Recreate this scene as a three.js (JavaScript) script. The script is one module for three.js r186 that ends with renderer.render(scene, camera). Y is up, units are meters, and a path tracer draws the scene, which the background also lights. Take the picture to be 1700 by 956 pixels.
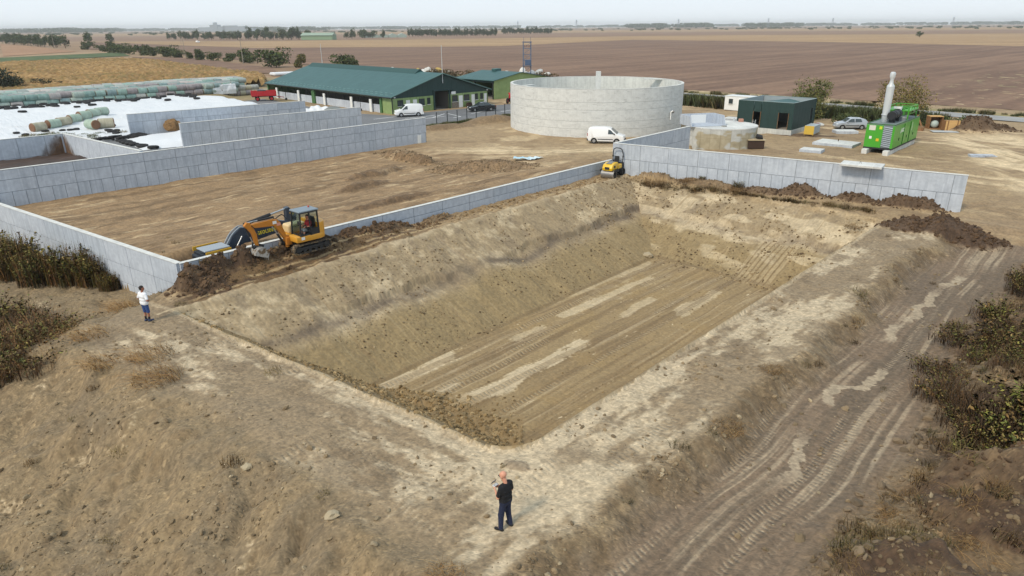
import * as THREE from 'three';
import { mergeGeometries, toCreasedNormals } from 'three/addons/utils/BufferGeometryUtils.js';
import { RoundedBoxGeometry } from 'three/addons/geometries/RoundedBoxGeometry.js';
import { MarchingCubes } from 'three/addons/objects/MarchingCubes.js';

// ---------- camera, sky, sun, exposure ----------
const scene = new THREE.Scene();
const camera = new THREE.PerspectiveCamera(45.74, 1700 / 956, 0.5, 30000);
camera.position.set(0, 12.8, 0);
camera.rotation.order = 'YXZ';
camera.rotation.set(-Math.atan(433.5 / 1133), 0, -0.0079);
camera.updateMatrixWorld();

const renderer = new THREE.WebGLRenderer({ antialias: true });
renderer.toneMapping = THREE.LinearToneMapping;
renderer.toneMappingExposure = 0.93;
renderer.shadowMap.enabled = true;

const SUN = new THREE.Vector3(-0.5, 0.72, 0.55).normalize();
{ // hazy bright sky with a veiled sun
  const W = 512, Hh = 256, d = new Float32Array(W * Hh * 4), v = new THREE.Vector3();
  for (let j = 0; j < Hh; j++) for (let i = 0; i < W; i++) {
    const el = ((j + 0.5) / Hh - 0.5) * Math.PI, az = ((i + 0.5) / W - 0.5) * Math.PI * 2, k = (j * W + i) * 4;
    v.set(Math.cos(el) * Math.cos(az), Math.sin(el), Math.cos(el) * Math.sin(az));
    const up = Math.max(0, v.y), t = 1 - Math.exp(-up * 9), g = Math.pow(Math.max(0, v.dot(SUN)), 10) * 0.9;
    d[k] = 1.03 - 0.3 * t + 0.02 * up + g;
    d[k + 1] = 1.1 - 0.23 * t + 0.01 * up + g * 0.97;
    d[k + 2] = 1.15 - 0.16 * t + g * 0.92;
    d[k + 3] = 1;
  }
  const sky = new THREE.DataTexture(d, W, Hh, THREE.RGBAFormat, THREE.FloatType);
  sky.mapping = THREE.EquirectangularReflectionMapping;
  sky.magFilter = THREE.LinearFilter; sky.needsUpdate = true;
  scene.background = sky; scene.environment = sky;
}
const sun = new THREE.DirectionalLight(0xffefd6, 2.3);
sun.position.copy(SUN).multiplyScalar(150).add(new THREE.Vector3(0, 0, -60));
sun.target.position.set(0, 0, -60);
sun.castShadow = true; sun.shadow.radius = 15; sun.shadow.mapSize.set(4096, 4096);
Object.assign(sun.shadow.camera, { left: -120, right: 120, top: 120, bottom: -120, near: 10, far: 400 });
sun.name = 'sun'; scene.add(sun, sun.target);
scene.fog = new THREE.FogExp2(0xf4f7f9, 0.00015);

// ---------- helpers ----------
function rng(seed) { let s = seed | 0; return () => { s = (s + 0x6d2b79f5) | 0; let t = Math.imul(s ^ (s >>> 15), 1 | s); t = (t + Math.imul(t ^ (t >>> 7), 61 | t)) ^ t; return ((t ^ (t >>> 14)) >>> 0) / 4294967296; }; }
const HT = new Float32Array(65536); { const r = rng(77); for (let i = 0; i < 65536; i++) HT[i] = r(); }
const hash2 = (i, j) => HT[(Math.imul(i, 374761393) + Math.imul(j, 668265263) >>> 3) & 65535];
function vn(x, y) { const i = Math.floor(x), j = Math.floor(y), fx = x - i, fy = y - j, u = fx * fx * (3 - 2 * fx), w = fy * fy * (3 - 2 * fy);
  const a = hash2(i, j), b = hash2(i + 1, j), c = hash2(i, j + 1), e = hash2(i + 1, j + 1); return a + (b - a) * u + (c - a) * w + (a - b - c + e) * u * w; }
function fbm(x, y, o = 4) { let s = 0, a = 0.5, n = 0; for (let k = 0; k < o; k++) { s += a * vn(x, y); n += a; a *= 0.5; const t = x * 1.6 - y * 1.2 + 17.3; y = x * 1.2 + y * 1.6 + 5.1; x = t; } return s / n; }
function vnp(x, y, p, q) { const i = Math.floor(x), j = Math.floor(y), fx = x - i, fy = y - j, u = fx * fx * (3 - 2 * fx), w = fy * fy * (3 - 2 * fy), m = (k, n) => ((k % n) + n) % n;
  const i0 = m(i, p), i1 = m(i + 1, p), j0 = m(j, q), j1 = m(j + 1, q); const a = hash2(i0, j0), b = hash2(i1, j0), c = hash2(i0, j1), e = hash2(i1, j1); return a + (b - a) * u + (c - a) * w + (a - b - c + e) * u * w; }
function fbp(u, v, p, q, o = 4) { let s = 0, a = 0.5, n = 0; for (let k = 0; k < o; k++) { s += a * vnp(u * p + k * 3, v * q + k * 7, p, q); n += a; a *= 0.55; p *= 2; q *= 2; } return s / n; }
const clamp = (x, a = 0, b = 1) => (x < a ? a : x > b ? b : x);
const ss = (a, b, x) => { const t = clamp((x - a) / (b - a)); return t * t * (3 - 2 * t); };
const lerp = (a, b, t) => a + (b - a) * t;
const toLin = (c) => Math.pow(c / 255, 2.2);
const col = (r, g, b) => new THREE.Color().setRGB(toLin(r), toLin(g), toLin(b));
function makeTex(w, h, fn, srgb = true, rx = 1, ry = 1) { // fn(u, v) -> [r, g, b] in 0..255
  const d = new Uint8Array(w * h * 4);
  for (let j = 0; j < h; j++) for (let i = 0; i < w; i++) { const c = fn((i + 0.5) / w, (j + 0.5) / h), k = (j * w + i) * 4; d[k] = clamp(c[0], 0, 255); d[k + 1] = clamp(c[1], 0, 255); d[k + 2] = clamp(c[2], 0, 255); d[k + 3] = 255; }
  return dataTex(d, w, h, srgb, rx, ry);
}
function dataTex(d, w, h, srgb, rx = 1, ry = 1) {
  const t = new THREE.DataTexture(d, w, h, THREE.RGBAFormat); t.colorSpace = srgb ? THREE.SRGBColorSpace : THREE.NoColorSpace;
  t.wrapS = t.wrapT = THREE.RepeatWrapping; t.magFilter = THREE.LinearFilter; t.minFilter = THREE.LinearMipmapLinearFilter; t.generateMipmaps = true; t.repeat.set(rx, ry); t.needsUpdate = true; return t;
}
const taken = new Map();
const numbered = (n) => { const k = taken.get(n) || 0; taken.set(n, k + 1); return k ? n + '_' + String(k).padStart(3, '0') : n; };
const shade = (o) => { o.castShadow = true; o.receiveShadow = true; return o; };
function top(o, name, label, category, group) { o.name = numbered(name); o.userData.label = label; o.userData.category = category; o.userData.kind = 'thing'; if (group) o.userData.group = group; scene.add(o); return o; }
function thing(name, label, category, pos = [0, 0, 0], turn = 0, group) { const g = new THREE.Group(); g.position.set(...pos); g.rotation.y = turn; return top(g, name, label, category, group); }
function part(parent, name, geo, mat, pos, rot) { const m = shade(new THREE.Mesh(geo, mat)); m.name = name; if (pos) m.position.set(...pos); if (rot) m.rotation.set(...rot); parent.add(m); return m; }
function one(name, label, category, geo, mat, pos, turn, group) { const m = shade(new THREE.Mesh(geo, mat)); if (pos) m.position.set(...pos); if (turn) m.rotation.y = turn; return top(m, name, label, category, group); }
function struct(name, geo, mat) { const m = shade(new THREE.Mesh(geo, mat)); m.name = numbered(name); m.userData.kind = 'structure'; scene.add(m); return m; }
function stuff(o, name, label, category) { shade(o); top(o, name, label, category); o.userData.kind = 'stuff'; return o; }
function copyOf(o, label, pos, turn, scale) { const c = o.clone(); c.name = numbered(o.name.replace(/_\d{3}$/, '')); c.userData = { ...o.userData }; if (label) c.userData.label = label; c.position.set(...pos); c.rotation.y = turn || 0; if (scale) c.scale.setScalar(scale); scene.add(c); return c; }
const heading = (dx, dz) => Math.atan2(-dz, dx); // turn that points local +x along (dx, dz)
const box = (w, h, d, x = 0, y = 0, z = 0) => { const g = new THREE.BoxGeometry(w, h, d); g.translate(x, y, z); return g; };
const rbox = (w, h, d, r, x = 0, y = 0, z = 0, s = 2) => { const g = new RoundedBoxGeometry(w, h, d, s, r); g.translate(x, y, z); return g; };
const cyl = (r0, r1, h, n = 16, x = 0, y = 0, z = 0) => { const g = new THREE.CylinderGeometry(r0, r1, h, n); g.translate(x, y, z); return g; };
function rod(a, b, r0, r1 = r0, n = 8) { const A = new THREE.Vector3(...a), B = new THREE.Vector3(...b), g = new THREE.CylinderGeometry(r1, r0, A.distanceTo(B), n); g.applyQuaternion(new THREE.Quaternion().setFromUnitVectors(new THREE.Vector3(0, 1, 0), B.clone().sub(A).normalize())); g.translate((A.x + B.x) / 2, (A.y + B.y) / 2, (A.z + B.z) / 2); return g; }
function bar(a, b, w, h) { const A = new THREE.Vector3(...a), B = new THREE.Vector3(...b), g = new THREE.BoxGeometry(A.distanceTo(B), h, w); const m = new THREE.Matrix4(), x = B.clone().sub(A).normalize(), z = new THREE.Vector3().crossVectors(x, Math.abs(x.y) > 0.98 ? new THREE.Vector3(1, 0, 0) : new THREE.Vector3(0, 1, 0)).normalize(), y = new THREE.Vector3().crossVectors(z, x); m.makeBasis(x, y, z).setPosition((A.x + B.x) / 2, (A.y + B.y) / 2, (A.z + B.z) / 2); g.applyMatrix4(m); return g; }
const tube = (pts, r, seg = 20, n = 6) => new THREE.TubeGeometry(new THREE.CatmullRomCurve3(pts.map((p) => new THREE.Vector3(...p)), false, 'catmullrom', 0.3), seg, r, n);
function merge(list) { return mergeGeometries(list.map((g) => { const h = g.index ? g.toNonIndexed() : g.clone(); for (const k of Object.keys(h.attributes)) if (!['position', 'normal', 'uv'].includes(k)) h.deleteAttribute(k); if (!h.attributes.uv) h.setAttribute('uv', new THREE.BufferAttribute(new Float32Array(h.attributes.position.count * 2), 2)); return h; })); }
function extrude(pts, depth, bevel = 0, z0 = -depth / 2, seg = 1) { const s = new THREE.Shape(pts.map((p) => new THREE.Vector2(p[0], p[1]))); const g = new THREE.ExtrudeGeometry(s, { depth: depth - 2 * bevel, bevelEnabled: bevel > 0, bevelThickness: bevel, bevelSize: bevel, bevelOffset: -bevel, bevelSegments: seg, curveSegments: 8 }); g.translate(0, 0, z0 + bevel); return g; }
function worldUV(g, s = 1) { // planar uv in metres from the dominant normal
  if (g.index) g = g.toNonIndexed(); const p = g.attributes.position, n = g.attributes.normal, u = new Float32Array(p.count * 2);
  for (let i = 0; i < p.count; i++) { const ax = Math.abs(n.getX(i)), ay = Math.abs(n.getY(i)), az = Math.abs(n.getZ(i)); const [a, b] = ay > ax && ay > az ? [p.getX(i), p.getZ(i)] : ax > az ? [p.getZ(i), p.getY(i)] : [p.getX(i), p.getY(i)]; u[i * 2] = a * s; u[i * 2 + 1] = b * s; }
  g.setAttribute('uv', new THREE.BufferAttribute(u, 2)); return g; }
const std = (c, rough = 0.8, metal = 0, extra = {}) => new THREE.MeshStandardMaterial({ color: c, roughness: rough, metalness: metal, ...extra });
const glassMat = new THREE.MeshPhysicalMaterial({ color: col(60, 70, 74), roughness: 0.06, metalness: 0, clearcoat: 0.5 });
const paneMat = new THREE.MeshPhysicalMaterial({ color: col(225, 235, 235), roughness: 0.03, transmission: 1, thickness: 0, ior: 1.45 });

// ---------- terrain ----------
const PN = [-0.04, -18.5], PA = [-17.1, -31.7], PP = [11.0, -62.9], PR = [26.6, -46.7]; // crest corners of the pit
const LOWR = [9.49, -64.58], LOWL = [-17.99, -34.97], LEFT0 = [-41.2, -51.6]; // low wall and left wall of the filled basin
const LONGL = [-41.2, -49.6], LONGR = [-10.13, -82.3];
function line(a, b, out) { const l = Math.hypot(b[0] - a[0], b[1] - a[1]), dx = (b[0] - a[0]) / l, dz = (b[1] - a[1]) / l; let nx = -dz, nz = dx; if ((out[0] - a[0]) * nx + (out[1] - a[1]) * nz < 0) { nx = -nx; nz = -nz; } return { t: (x, z) => (x - a[0]) * dx + (z - a[1]) * dz, d: (x, z) => (x - a[0]) * nx + (z - a[1]) * nz, l, dx, dz, nx, nz }; }
const MID = [5, -40];
const eNear = line(PN, PA, MID), eLeft = line(PA, PP, MID), eFar = line(PP, PR, MID), eRight = line(PN, PR, MID);
const wLow = line(LOWL, LOWR, [-20, -60]), wLeft = line(LOWL, LEFT0, [-20, -60]), wLong = line(LONGL, LONGR, [-10, -50]);
const FLOOR = -4.05;
const roadLevel = (t) => lerp(-0.65, -0.05, ss(30, 48, t));
// heaps: x, z, radius along, radius across, turn, height, darkness, lumpiness
const HEAPS = [
  [29.0, -43.0, 2.6, 1.5, 0.75, 1.05, 0.95, 1], [27.0, -44.6, 1.7, 1.1, 0.75, 0.65, 0.9, 1], [30.2, -42.2, 1.3, 0.9, 0.8, 0.5, 0.9, 1],
  [29.6, -49.9, 2.4, 0.9, 0.6, 0.75, 0.8, 1], [26.6, -51.7, 1.6, 0.7, 0.6, 0.55, 0.7, 1], [23.4, -53.9, 2.0, 0.9, 0.55, 0.8, 0.75, 1], [20.8, -55.4, 1.4, 0.7, 0.6, 0.35, 0.5, 1],
  [13.0, -60.6, 2.6, 1.0, 0.6, 0.65, 0.25, 1], [16.5, -58.6, 2.6, 0.9, 0.6, 0.45, 0.35, 1],
  [-17.3, -34.3, 1.0, 0.75, -0.8, 0.85, 0.75, 1], [-16.4, -35.6, 1.0, 0.55, -0.82, 0.8, 0.8, 1], [-15.3, -36.9, 0.9, 0.5, -0.82, 0.75, 0.8, 1], [-16.2, -34.4, 1.1, 0.6, -0.8, 0.3, 0.75, 1], [-13.9, -38.5, 0.7, 0.4, -0.82, 0.35, 0.7, 1],
  [-8.4, -44.4, 2.4, 0.5, -0.82, 0.5, 0.6, 1], [-5.2, -47.8, 1.3, 0.45, -0.82, 0.35, 0.45, 1], [-10.4, -42.4, 0.9, 0.45, -0.82, 0.35, 0.65, 1],
  [58.9, -88.0, 3.1, 1.9, 0.0, 1.75, 0.75, 0.4], [62.0, -88.2, 2.2, 1.3, 0.2, 0.7, 0.7, 0.4],
  [0.1, -18.2, 0.5, 0.26, 0.5, 0.12, 0.35, 1], [15.6, -17.0, 2.4, 1.1, 0.1, 0.85, 0.5, 1], [13.4, -15.6, 1.8, 1.0, 0.3, 0.6, 0.3, 1], [17.6, -21.6, 2.0, 1.0, -0.8, 0.9, 0.15, 0.8], [19.4, -23.4, 1.7, 1.1, -0.8, 0.7, 0.3, 0.8], [23.8, -28.6, 2.6, 1.4, -0.8, 0.9, 0.5, 1], [27.6, -32.0, 3.0, 1.6, -0.8, 0.7, 0.6, 1], [20.6, -27.4, 1.8, 1.0, -0.8, 0.5, 0.4, 1], [31.5, -35.5, 2.4, 1.2, -0.8, 0.6, 0.7, 1], [10.2, -13.6, 2.0, 1.0, 0.2, 0.5, 0.4, 1],
  [-2.6, -64.6, 4.5, 2.6, 0.1, 0.75, 0.2, 0.4], [-10.6, -70.8, 4.6, 1.3, 0.75, 0.75, 0.3, 1], [-12.6, -63.4, 3.6, 1.0, -0.95, 0.45, 0.4, 1], [-12.6, -57.4, 3.4, 0.9, -0.9, 0.45, 0.4, 1], [-9.0, -50.2, 4.0, 0.8, -0.82, 0.35, 0.45, 1],
  [-9.4, -93.6, 5.0, 1.4, -0.6, 0.6, 0.35, 0.6], [-3.0, -100.2, 5.5, 1.6, -0.75, 0.9, 0.3, 0.6],
  [36.5, -85.0, 3.4, 1.0, 0.3, 0.12, 0.7, 1],
];
for (const H of HEAPS) { H.c = Math.cos(H[4]); H.s = Math.sin(H[4]); }
function heaps(x, z) { let h = 0, dark = 0; for (const H of HEAPS) { const dx = x - H[0], dz = z - H[1]; if (Math.abs(dx) > 9 || Math.abs(dz) > 9) continue; const a = (dx * H.c + dz * H.s) / H[2], b = (-dx * H.s + dz * H.c) / H[3]; let r = Math.sqrt(a * a + b * b); if (r > 2) continue; r += (fbm(x * 1.1 + H[0], z * 1.1, 3) - 0.5) * 0.7 * H[7]; const k = clamp(1.25 - r); if (k > 0) { const m = k * k * (3 - 2 * k); h = Math.max(h, H[5] * m + (m > 0.05 ? (fbm(x * 2.6, z * 2.6, 3) - 0.5) * 0.42 * H[7] * Math.min(1, m * 3) * Math.min(1, H[5]) : 0)); dark = Math.max(dark, H[6] * ss(0.02, 0.25, m)); } } return [h, dark]; }
// zone codes: everything the colouring needs
function site(x, z) {
  const o = { h: 0, pit: 0, side: 0, dn: -eNear.d(x, z), dr: -eRight.d(x, z), dl: -eLeft.d(x, z), df: -eFar.d(x, z), road: 0, lagoon: 0, strip: 0, verge: 0, plat: 0, low: 0, dark: 0, yard: 0 };
  const crest = -0.3 * Math.exp(-((x - PA[0]) ** 2 + (z - PA[1]) ** 2) / 240) - 0.1 * Math.exp(-((x - PP[0]) ** 2 + (z - PP[1]) ** 2) / 200);
  const wob = (fbm(x * 0.5, z * 0.5, 3) - 0.5) * 0.5;
  const RC = 1.5, cn = -o.dn, cr = -o.dr, corner = cn < RC && cr < RC ? RC - Math.hypot(RC - cn, RC - cr) : 99; const fn = (-o.dn) / 4.9, fl = (-o.dl) / 8.3, ff = (-o.df + wob * 0.8) / 8.4, fr = (-o.dr) / 3.8;
  const f = Math.min(fn, fl, ff, fr, corner / 4.7);
  if (f > 0 && o.dn < 0 && o.dl < 0 && o.dr < 0) {
    o.pit = Math.max(f, 0.001); o.side = f === fl ? 1 : f === ff ? 2 : f === fr ? 3 : 4; if (f > 0 && corner < 99) o.side = 4;
    const k = clamp(f), kk = k < 0.97 ? k : lerp(0.97, 1, ss(0.97, 1.05, f)) ;
    let rill = 0;
    if (f < 1) { const al = o.side === 1 ? eLeft.t(x, z) : o.side === 2 ? eFar.t(x, z) : o.side === 3 ? eRight.t(x, z) : eNear.t(x, z); rill = (vn(al * 2.4, f * 1.4) - 0.5) * 0.05 + (vn(al * 0.7, f * 2.0 + 9) - 0.5) * 0.16 + (fbm(x * 1.3, z * 1.3, 4) - 0.5) * 0.14; if (o.side === 2 && f > 0.45) { const gp = ss(0.45, 0.6, vn(al * 0.35, 2.5)); rill += (Math.abs(((al * 2.6 + vn(al, f * 2) * 0.4) % 1 + 1) % 1 - 0.5) - 0.25) * 0.14 * gp * ss(0.45, 0.55, f); } const bench = Math.exp(-(((f - 0.44 - 0.05 * vn(al * 0.25, 3)) / 0.05) ** 2)); rill -= bench * 0.05; const sc = f + (fbm(al * 0.5, o.side + 3, 3) - 0.5) * 0.12, scm = o.side === 1 ? ss(0.42, 0.5, vn(al * 0.16 + 2, 5)) : 0.6 * ss(0.5, 0.6, vn(al * 0.3, 8)); rill -= 0.26 * scm * ss(0.41, 0.425, sc) * (1 - ss(0.43, 0.72, sc)); rill *= ss(0, 0.08, f) * (1 - ss(0.9, 1.05, f) * 0.8); }
    o.h = lerp(crest, FLOOR, kk) + rill + (f > 1 ? (fbm(x * 0.35, z * 0.35, 3) - 0.5) * 0.22 : 0);
    if (f > 0.95) { const al = eRight.t(x, z), ac = o.dr; o.h += (vn(ac * 2.2, al * 0.12) - 0.5) * 0.10 * ss(0.95, 1.2, f); }
    if (o.side === 4 && f < 1.5) { o.h += Math.max(0, fbm(x * 2.2, z * 2.2, 3) - 0.45) * 0.7 * ss(0.55, 0.9, f) * (1 - ss(1.1, 1.5, f)); }
    return o;
  }
  const inLow = wLow.d(x, z), tLow = wLow.t(x, z), inLeft = wLeft.d(x, z), inLong = wLong.d(x, z), tLong = wLong.t(x, z);
  const hp = heaps(x, z);
  if ((inLow > 0 && inLeft > 0 && z < -33) || (inLong < 0 && z < -20 && x < 60)) { // basin and the yard beyond it
    const inside = inLong > 0 ? 1 : 0;
    o.lagoon = inside * (1 - ss(34, 42, tLow)); o.yard = 1 - o.lagoon;
    let h = inside ? -1.2 + ss(0.2, 0.75, Math.min(inLow, inLeft)) * 1.2 + lerp(0.72, 0.05, ss(1, 14, inLow)) * (1 - ss(44, 60, tLow)) : 0;
    h += (fbm(x * 0.22, z * 0.22, 3) - 0.5) * 0.3 * o.lagoon + (fbm(x * 0.9, z * 0.9, 3) - 0.5) * 0.12;
    const trench = ss(5.4, 3.6, tLow) * ss(3.4, 2.2, inLow) * ss(-0.2, 0.3, inLow); h -= 1.5 * trench; o.dark = Math.max(hp[1], trench);
    if (!inside) { h = (fbm(x * 0.3, z * 0.3, 3) - 0.5) * 0.08; const q = (x + 68) * -0.721 + (z + 86) * -0.693, tt = (x + 68) * 0.693 - (z + 86) * 0.721; h += 0.8 * ss(29, 31, q) * (1 - ss(47, 51, q)) * (1 - ss(46, 50, tt)); }
    o.h = h + hp[0] + (fbm(x * 2.1, z * 2.1, 3) - 0.5) * 0.1; return o;
  }
  const left = inLow > -40 && inLeft < 0 && o.dl > -2 && o.dn < 30 ? 1 : 0;
  // general ground outside the pit
  let h;
  const tr = eRight.t(x, z), rl = roadLevel(tr);
  const plat = 3.4 + (fbm(tr * 0.35, 4.2, 2) - 0.5) * 1.6;
  const roadN = (fbm(x * 0.5, z * 0.5, 3) - 0.5) * 0.16;
  const e = o.dr;
  const right = e > 0 && o.df < 0.4 + 0 * e ? 1 : 0;
  let hr = lerp(crest + (fbm(x * 0.5, z * 0.5, 4) - 0.5) * 0.22, rl + roadN * 0.6, ss(plat, plat + 1.5, e));
  const tkL = lerp(5.4, 4.35, ss(0, 13, tr)), tkR = lerp(7.0, 6.4, ss(0, 26, tr)); o.tkL = tkL; o.tkR = tkR; const rutA = Math.exp(-(((e - tkL) / 0.34) ** 2)) + Math.exp(-(((e - tkR) / 0.34) ** 2));
  hr -= 0.07 * rutA; const rim = 8.2 + (fbm(tr * 0.3, 9.1, 2) - 0.5) * 1.6;
  const vg = ss(rim, rim + 2.2, e) * (1 - ss(34, 42, tr)); hr += vg * (0.35 + (fbm(x * 0.42, z * 0.42, 4) - 0.45) * 1.7) + 0.15 * Math.exp(-(((e - rim - 0.3) / 0.35) ** 2)) * (fbm(x * 2, z * 2, 2)) * (1 - ss(34, 42, tr));
  const outN = o.dn - 4.3 + (fbm(x * 0.4 + 9, z * 0.4, 3) - 0.5) * 1.8;
  let hn = crest + (fbm(x * 0.5, z * 0.5, 4) - 0.5) * 0.22 - Math.max(0, outN) * 0.52 * ss(0, 2.2, outN);
  const lowL = -3.5 + (fbm(x * 0.15, z * 0.15, 3) - 0.5) * 0.6; if (hn < lowL + 1) hn = lowL + 1 / (1 + (lowL + 1 - hn)) ;
  hn += ((fbm(x * 0.8, z * 0.8, 4) - 0.5) * 0.42 - Math.max(0, 0.16 - Math.abs(fbm(x * 0.42 + 12, z * 0.42, 3) - 0.5)) * 2.2) * ss(-0.5, 1.5, outN);
  // falls away to the left of the second corner
  const lx = -(x + 19.6) + (z + 30) * -0.42; // distance left of a line through (-19.6,-30)
  const outL = lx + (fbm(x * 0.4, z * 0.4 + 3, 3) - 0.5) * 1.6;
  const nearWall = ss(-7, -2, inLeft) * (inLeft < 0.3 ? 1 : 0);
  let drop = ss(0, 7, outL) * (1.55 + ss(-2, 10, outL - 3) * 0.5 * (1 - nearWall));
  hn = Math.min(hn, lerp(crest - 0.15, -1.85, ss(-0.5, 6, outL)) + (fbm(x * 0.6, z * 0.6, 3) - 0.5) * 0.3) ;
  const wR = ss(2.2, 4.2, e) * ss(-26, -20, o.dn < 0 ? 0 : -0.001);
  h = lerp(hn, hr, ss(1.6, 3.6, e));
  if (o.df > 0) { const b = ss(0, 2.5, o.df) * (1 - ss(6, 9, e)); h = lerp(h, 0.02 + (fbm(x * 0.5, z * 0.5, 3) - 0.5) * 0.2, ss(0, 3, o.df)); }
  const strip = o.dl > 0 && inLow <= 0 && tLow > -2.5 ? 1 : 0;
  if (strip) { const w = o.dl - inLow, k = clamp(o.dl / Math.max(0.5, w)); const base = lerp(crest, lerp(0.42, -0.15, ss(10, 17, tLow)), ss(0.1, 0.75, k)); h = lerp(h, base + (fbm(x * 1.1, z * 1.1, 3) - 0.5) * 0.18, ss(-2.5, 1.5, tLow)); }
  o.strip = strip * ss(-2.5, 0.5, tLow);
  if (inLow > 0 && inLeft <= 0.0) { o.strip = 0; }
  const far = ss(0, 3, o.df);
  o.plat = (1 - ss(plat - 0.3, plat + 0.5, e)) * (1 - ss(-0.5, 0.7, outN)) * (1 - ss(-0.5, 2, outL)) * (1 - far); o.road = ss(plat + 0.3, plat + 1.5, e) * (1 - vg) * (1 - far); o.verge = vg; o.low = Math.max(ss(0, 1, outN), ss(0, 2, outL)) * (1 - ss(1.6, 3.6, e)); o.yard = far * (o.strip ? 0 : 1); o.e = e; o.tr = tr; o.slopeR = ss(plat - 0.3, plat + 0.4, e) * (1 - ss(plat + 0.9, plat + 1.6, e)); o.outN = outN;
  o.dark = hp[1]; o.h = h + hp[0] + (fbm(x * 2.3 + 3, z * 2.3, 4) - 0.5) * (0.05 + 0.18 * o.low + 0.42 * o.verge + 0.05 * o.plat + 0.12 * o.strip + 0.16 * o.slopeR);
  if (o.low > 0) o.h += ((vn(o.dn * 1.1 + 3, eNear.t(x, z) * 3.1) - 0.5) * 0.12 - 0.3 * ss(0.66, 0.8, fbm(x * 0.55 + 40, z * 0.55, 3)) ) * o.low;
  return o;
}
const groundAt = (x, z) => { const o = site(x, z); return o.h; };
const mixc = (a, b, t) => { a[0] += (b[0] - a[0]) * t; a[1] += (b[1] - a[1]) * t; a[2] += (b[2] - a[2]) * t; };
const C = { slope: [132, 114, 87], plat: [138, 120, 95], pale: [191, 174, 146], up: [148, 130, 102], uppale: [185, 167, 137], band: [105, 92, 77], ochre: [139, 120, 86], floor: [147, 126, 92], floorpale: [200, 183, 153], floordark: [116, 96, 69], road: [119, 101, 82], roadpale: [178, 161, 135], verge: [113, 94, 70], soil: [70, 53, 40], lagoon: [143, 118, 87], lagdark: [112, 90, 64], yard: [152, 130, 99], yardpale: [205, 184, 149], strip: [108, 85, 57], trail: [175, 152, 114], wet: [103, 89, 73] };
// print of a crawler or tyre lug: returns 0..1 across a wheel line, and a bar pattern along it
const lug = (al, ac, c, w, per) => { const q = (ac - c) / w; if (q < -1 || q > 1) return 0; const ph = al / per + q * 0.22; const f = ph - Math.floor(ph); return (f < 0.5 ? 1 : 0) * (1 - Math.abs(q) ** 4); };
function cell(x, z) { const i = Math.floor(x), j = Math.floor(z); let d = 9, id = 0; for (let a = -1; a < 2; a++) for (let e = -1; e < 2; e++) { const h1 = hash2(i + a, j + e), h2 = hash2(i + a + 71, j + e + 13), q = Math.hypot(i + a + 0.2 + 0.6 * h1 - x, (j + e + 0.2 + 0.6 * h2 - z) * 1.25); const rr = q / (0.12 + 0.42 * h1 * h2); if (rr < d) { d = rr; id = h2; } } cell.id = id; return d; }
const _c = [0, 0, 0], PATCH = [[8.5, 5.2, 15.4, 0.55, 0.8], [12.75, 4, 9, 0.45, 0.75], [10.2, 4.2, 7, 0.4, 0.75], [11.7, 17, 27, 0.4, 0.6], [6.7, 22, 27.5, 0.5, 0.6], [11.7, 12.5, 15.2, 0.35, 0.5], [9.3, 19.5, 23.6, 0.4, 0.5], [13.6, 20, 30, 0.4, 0.4]];
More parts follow.
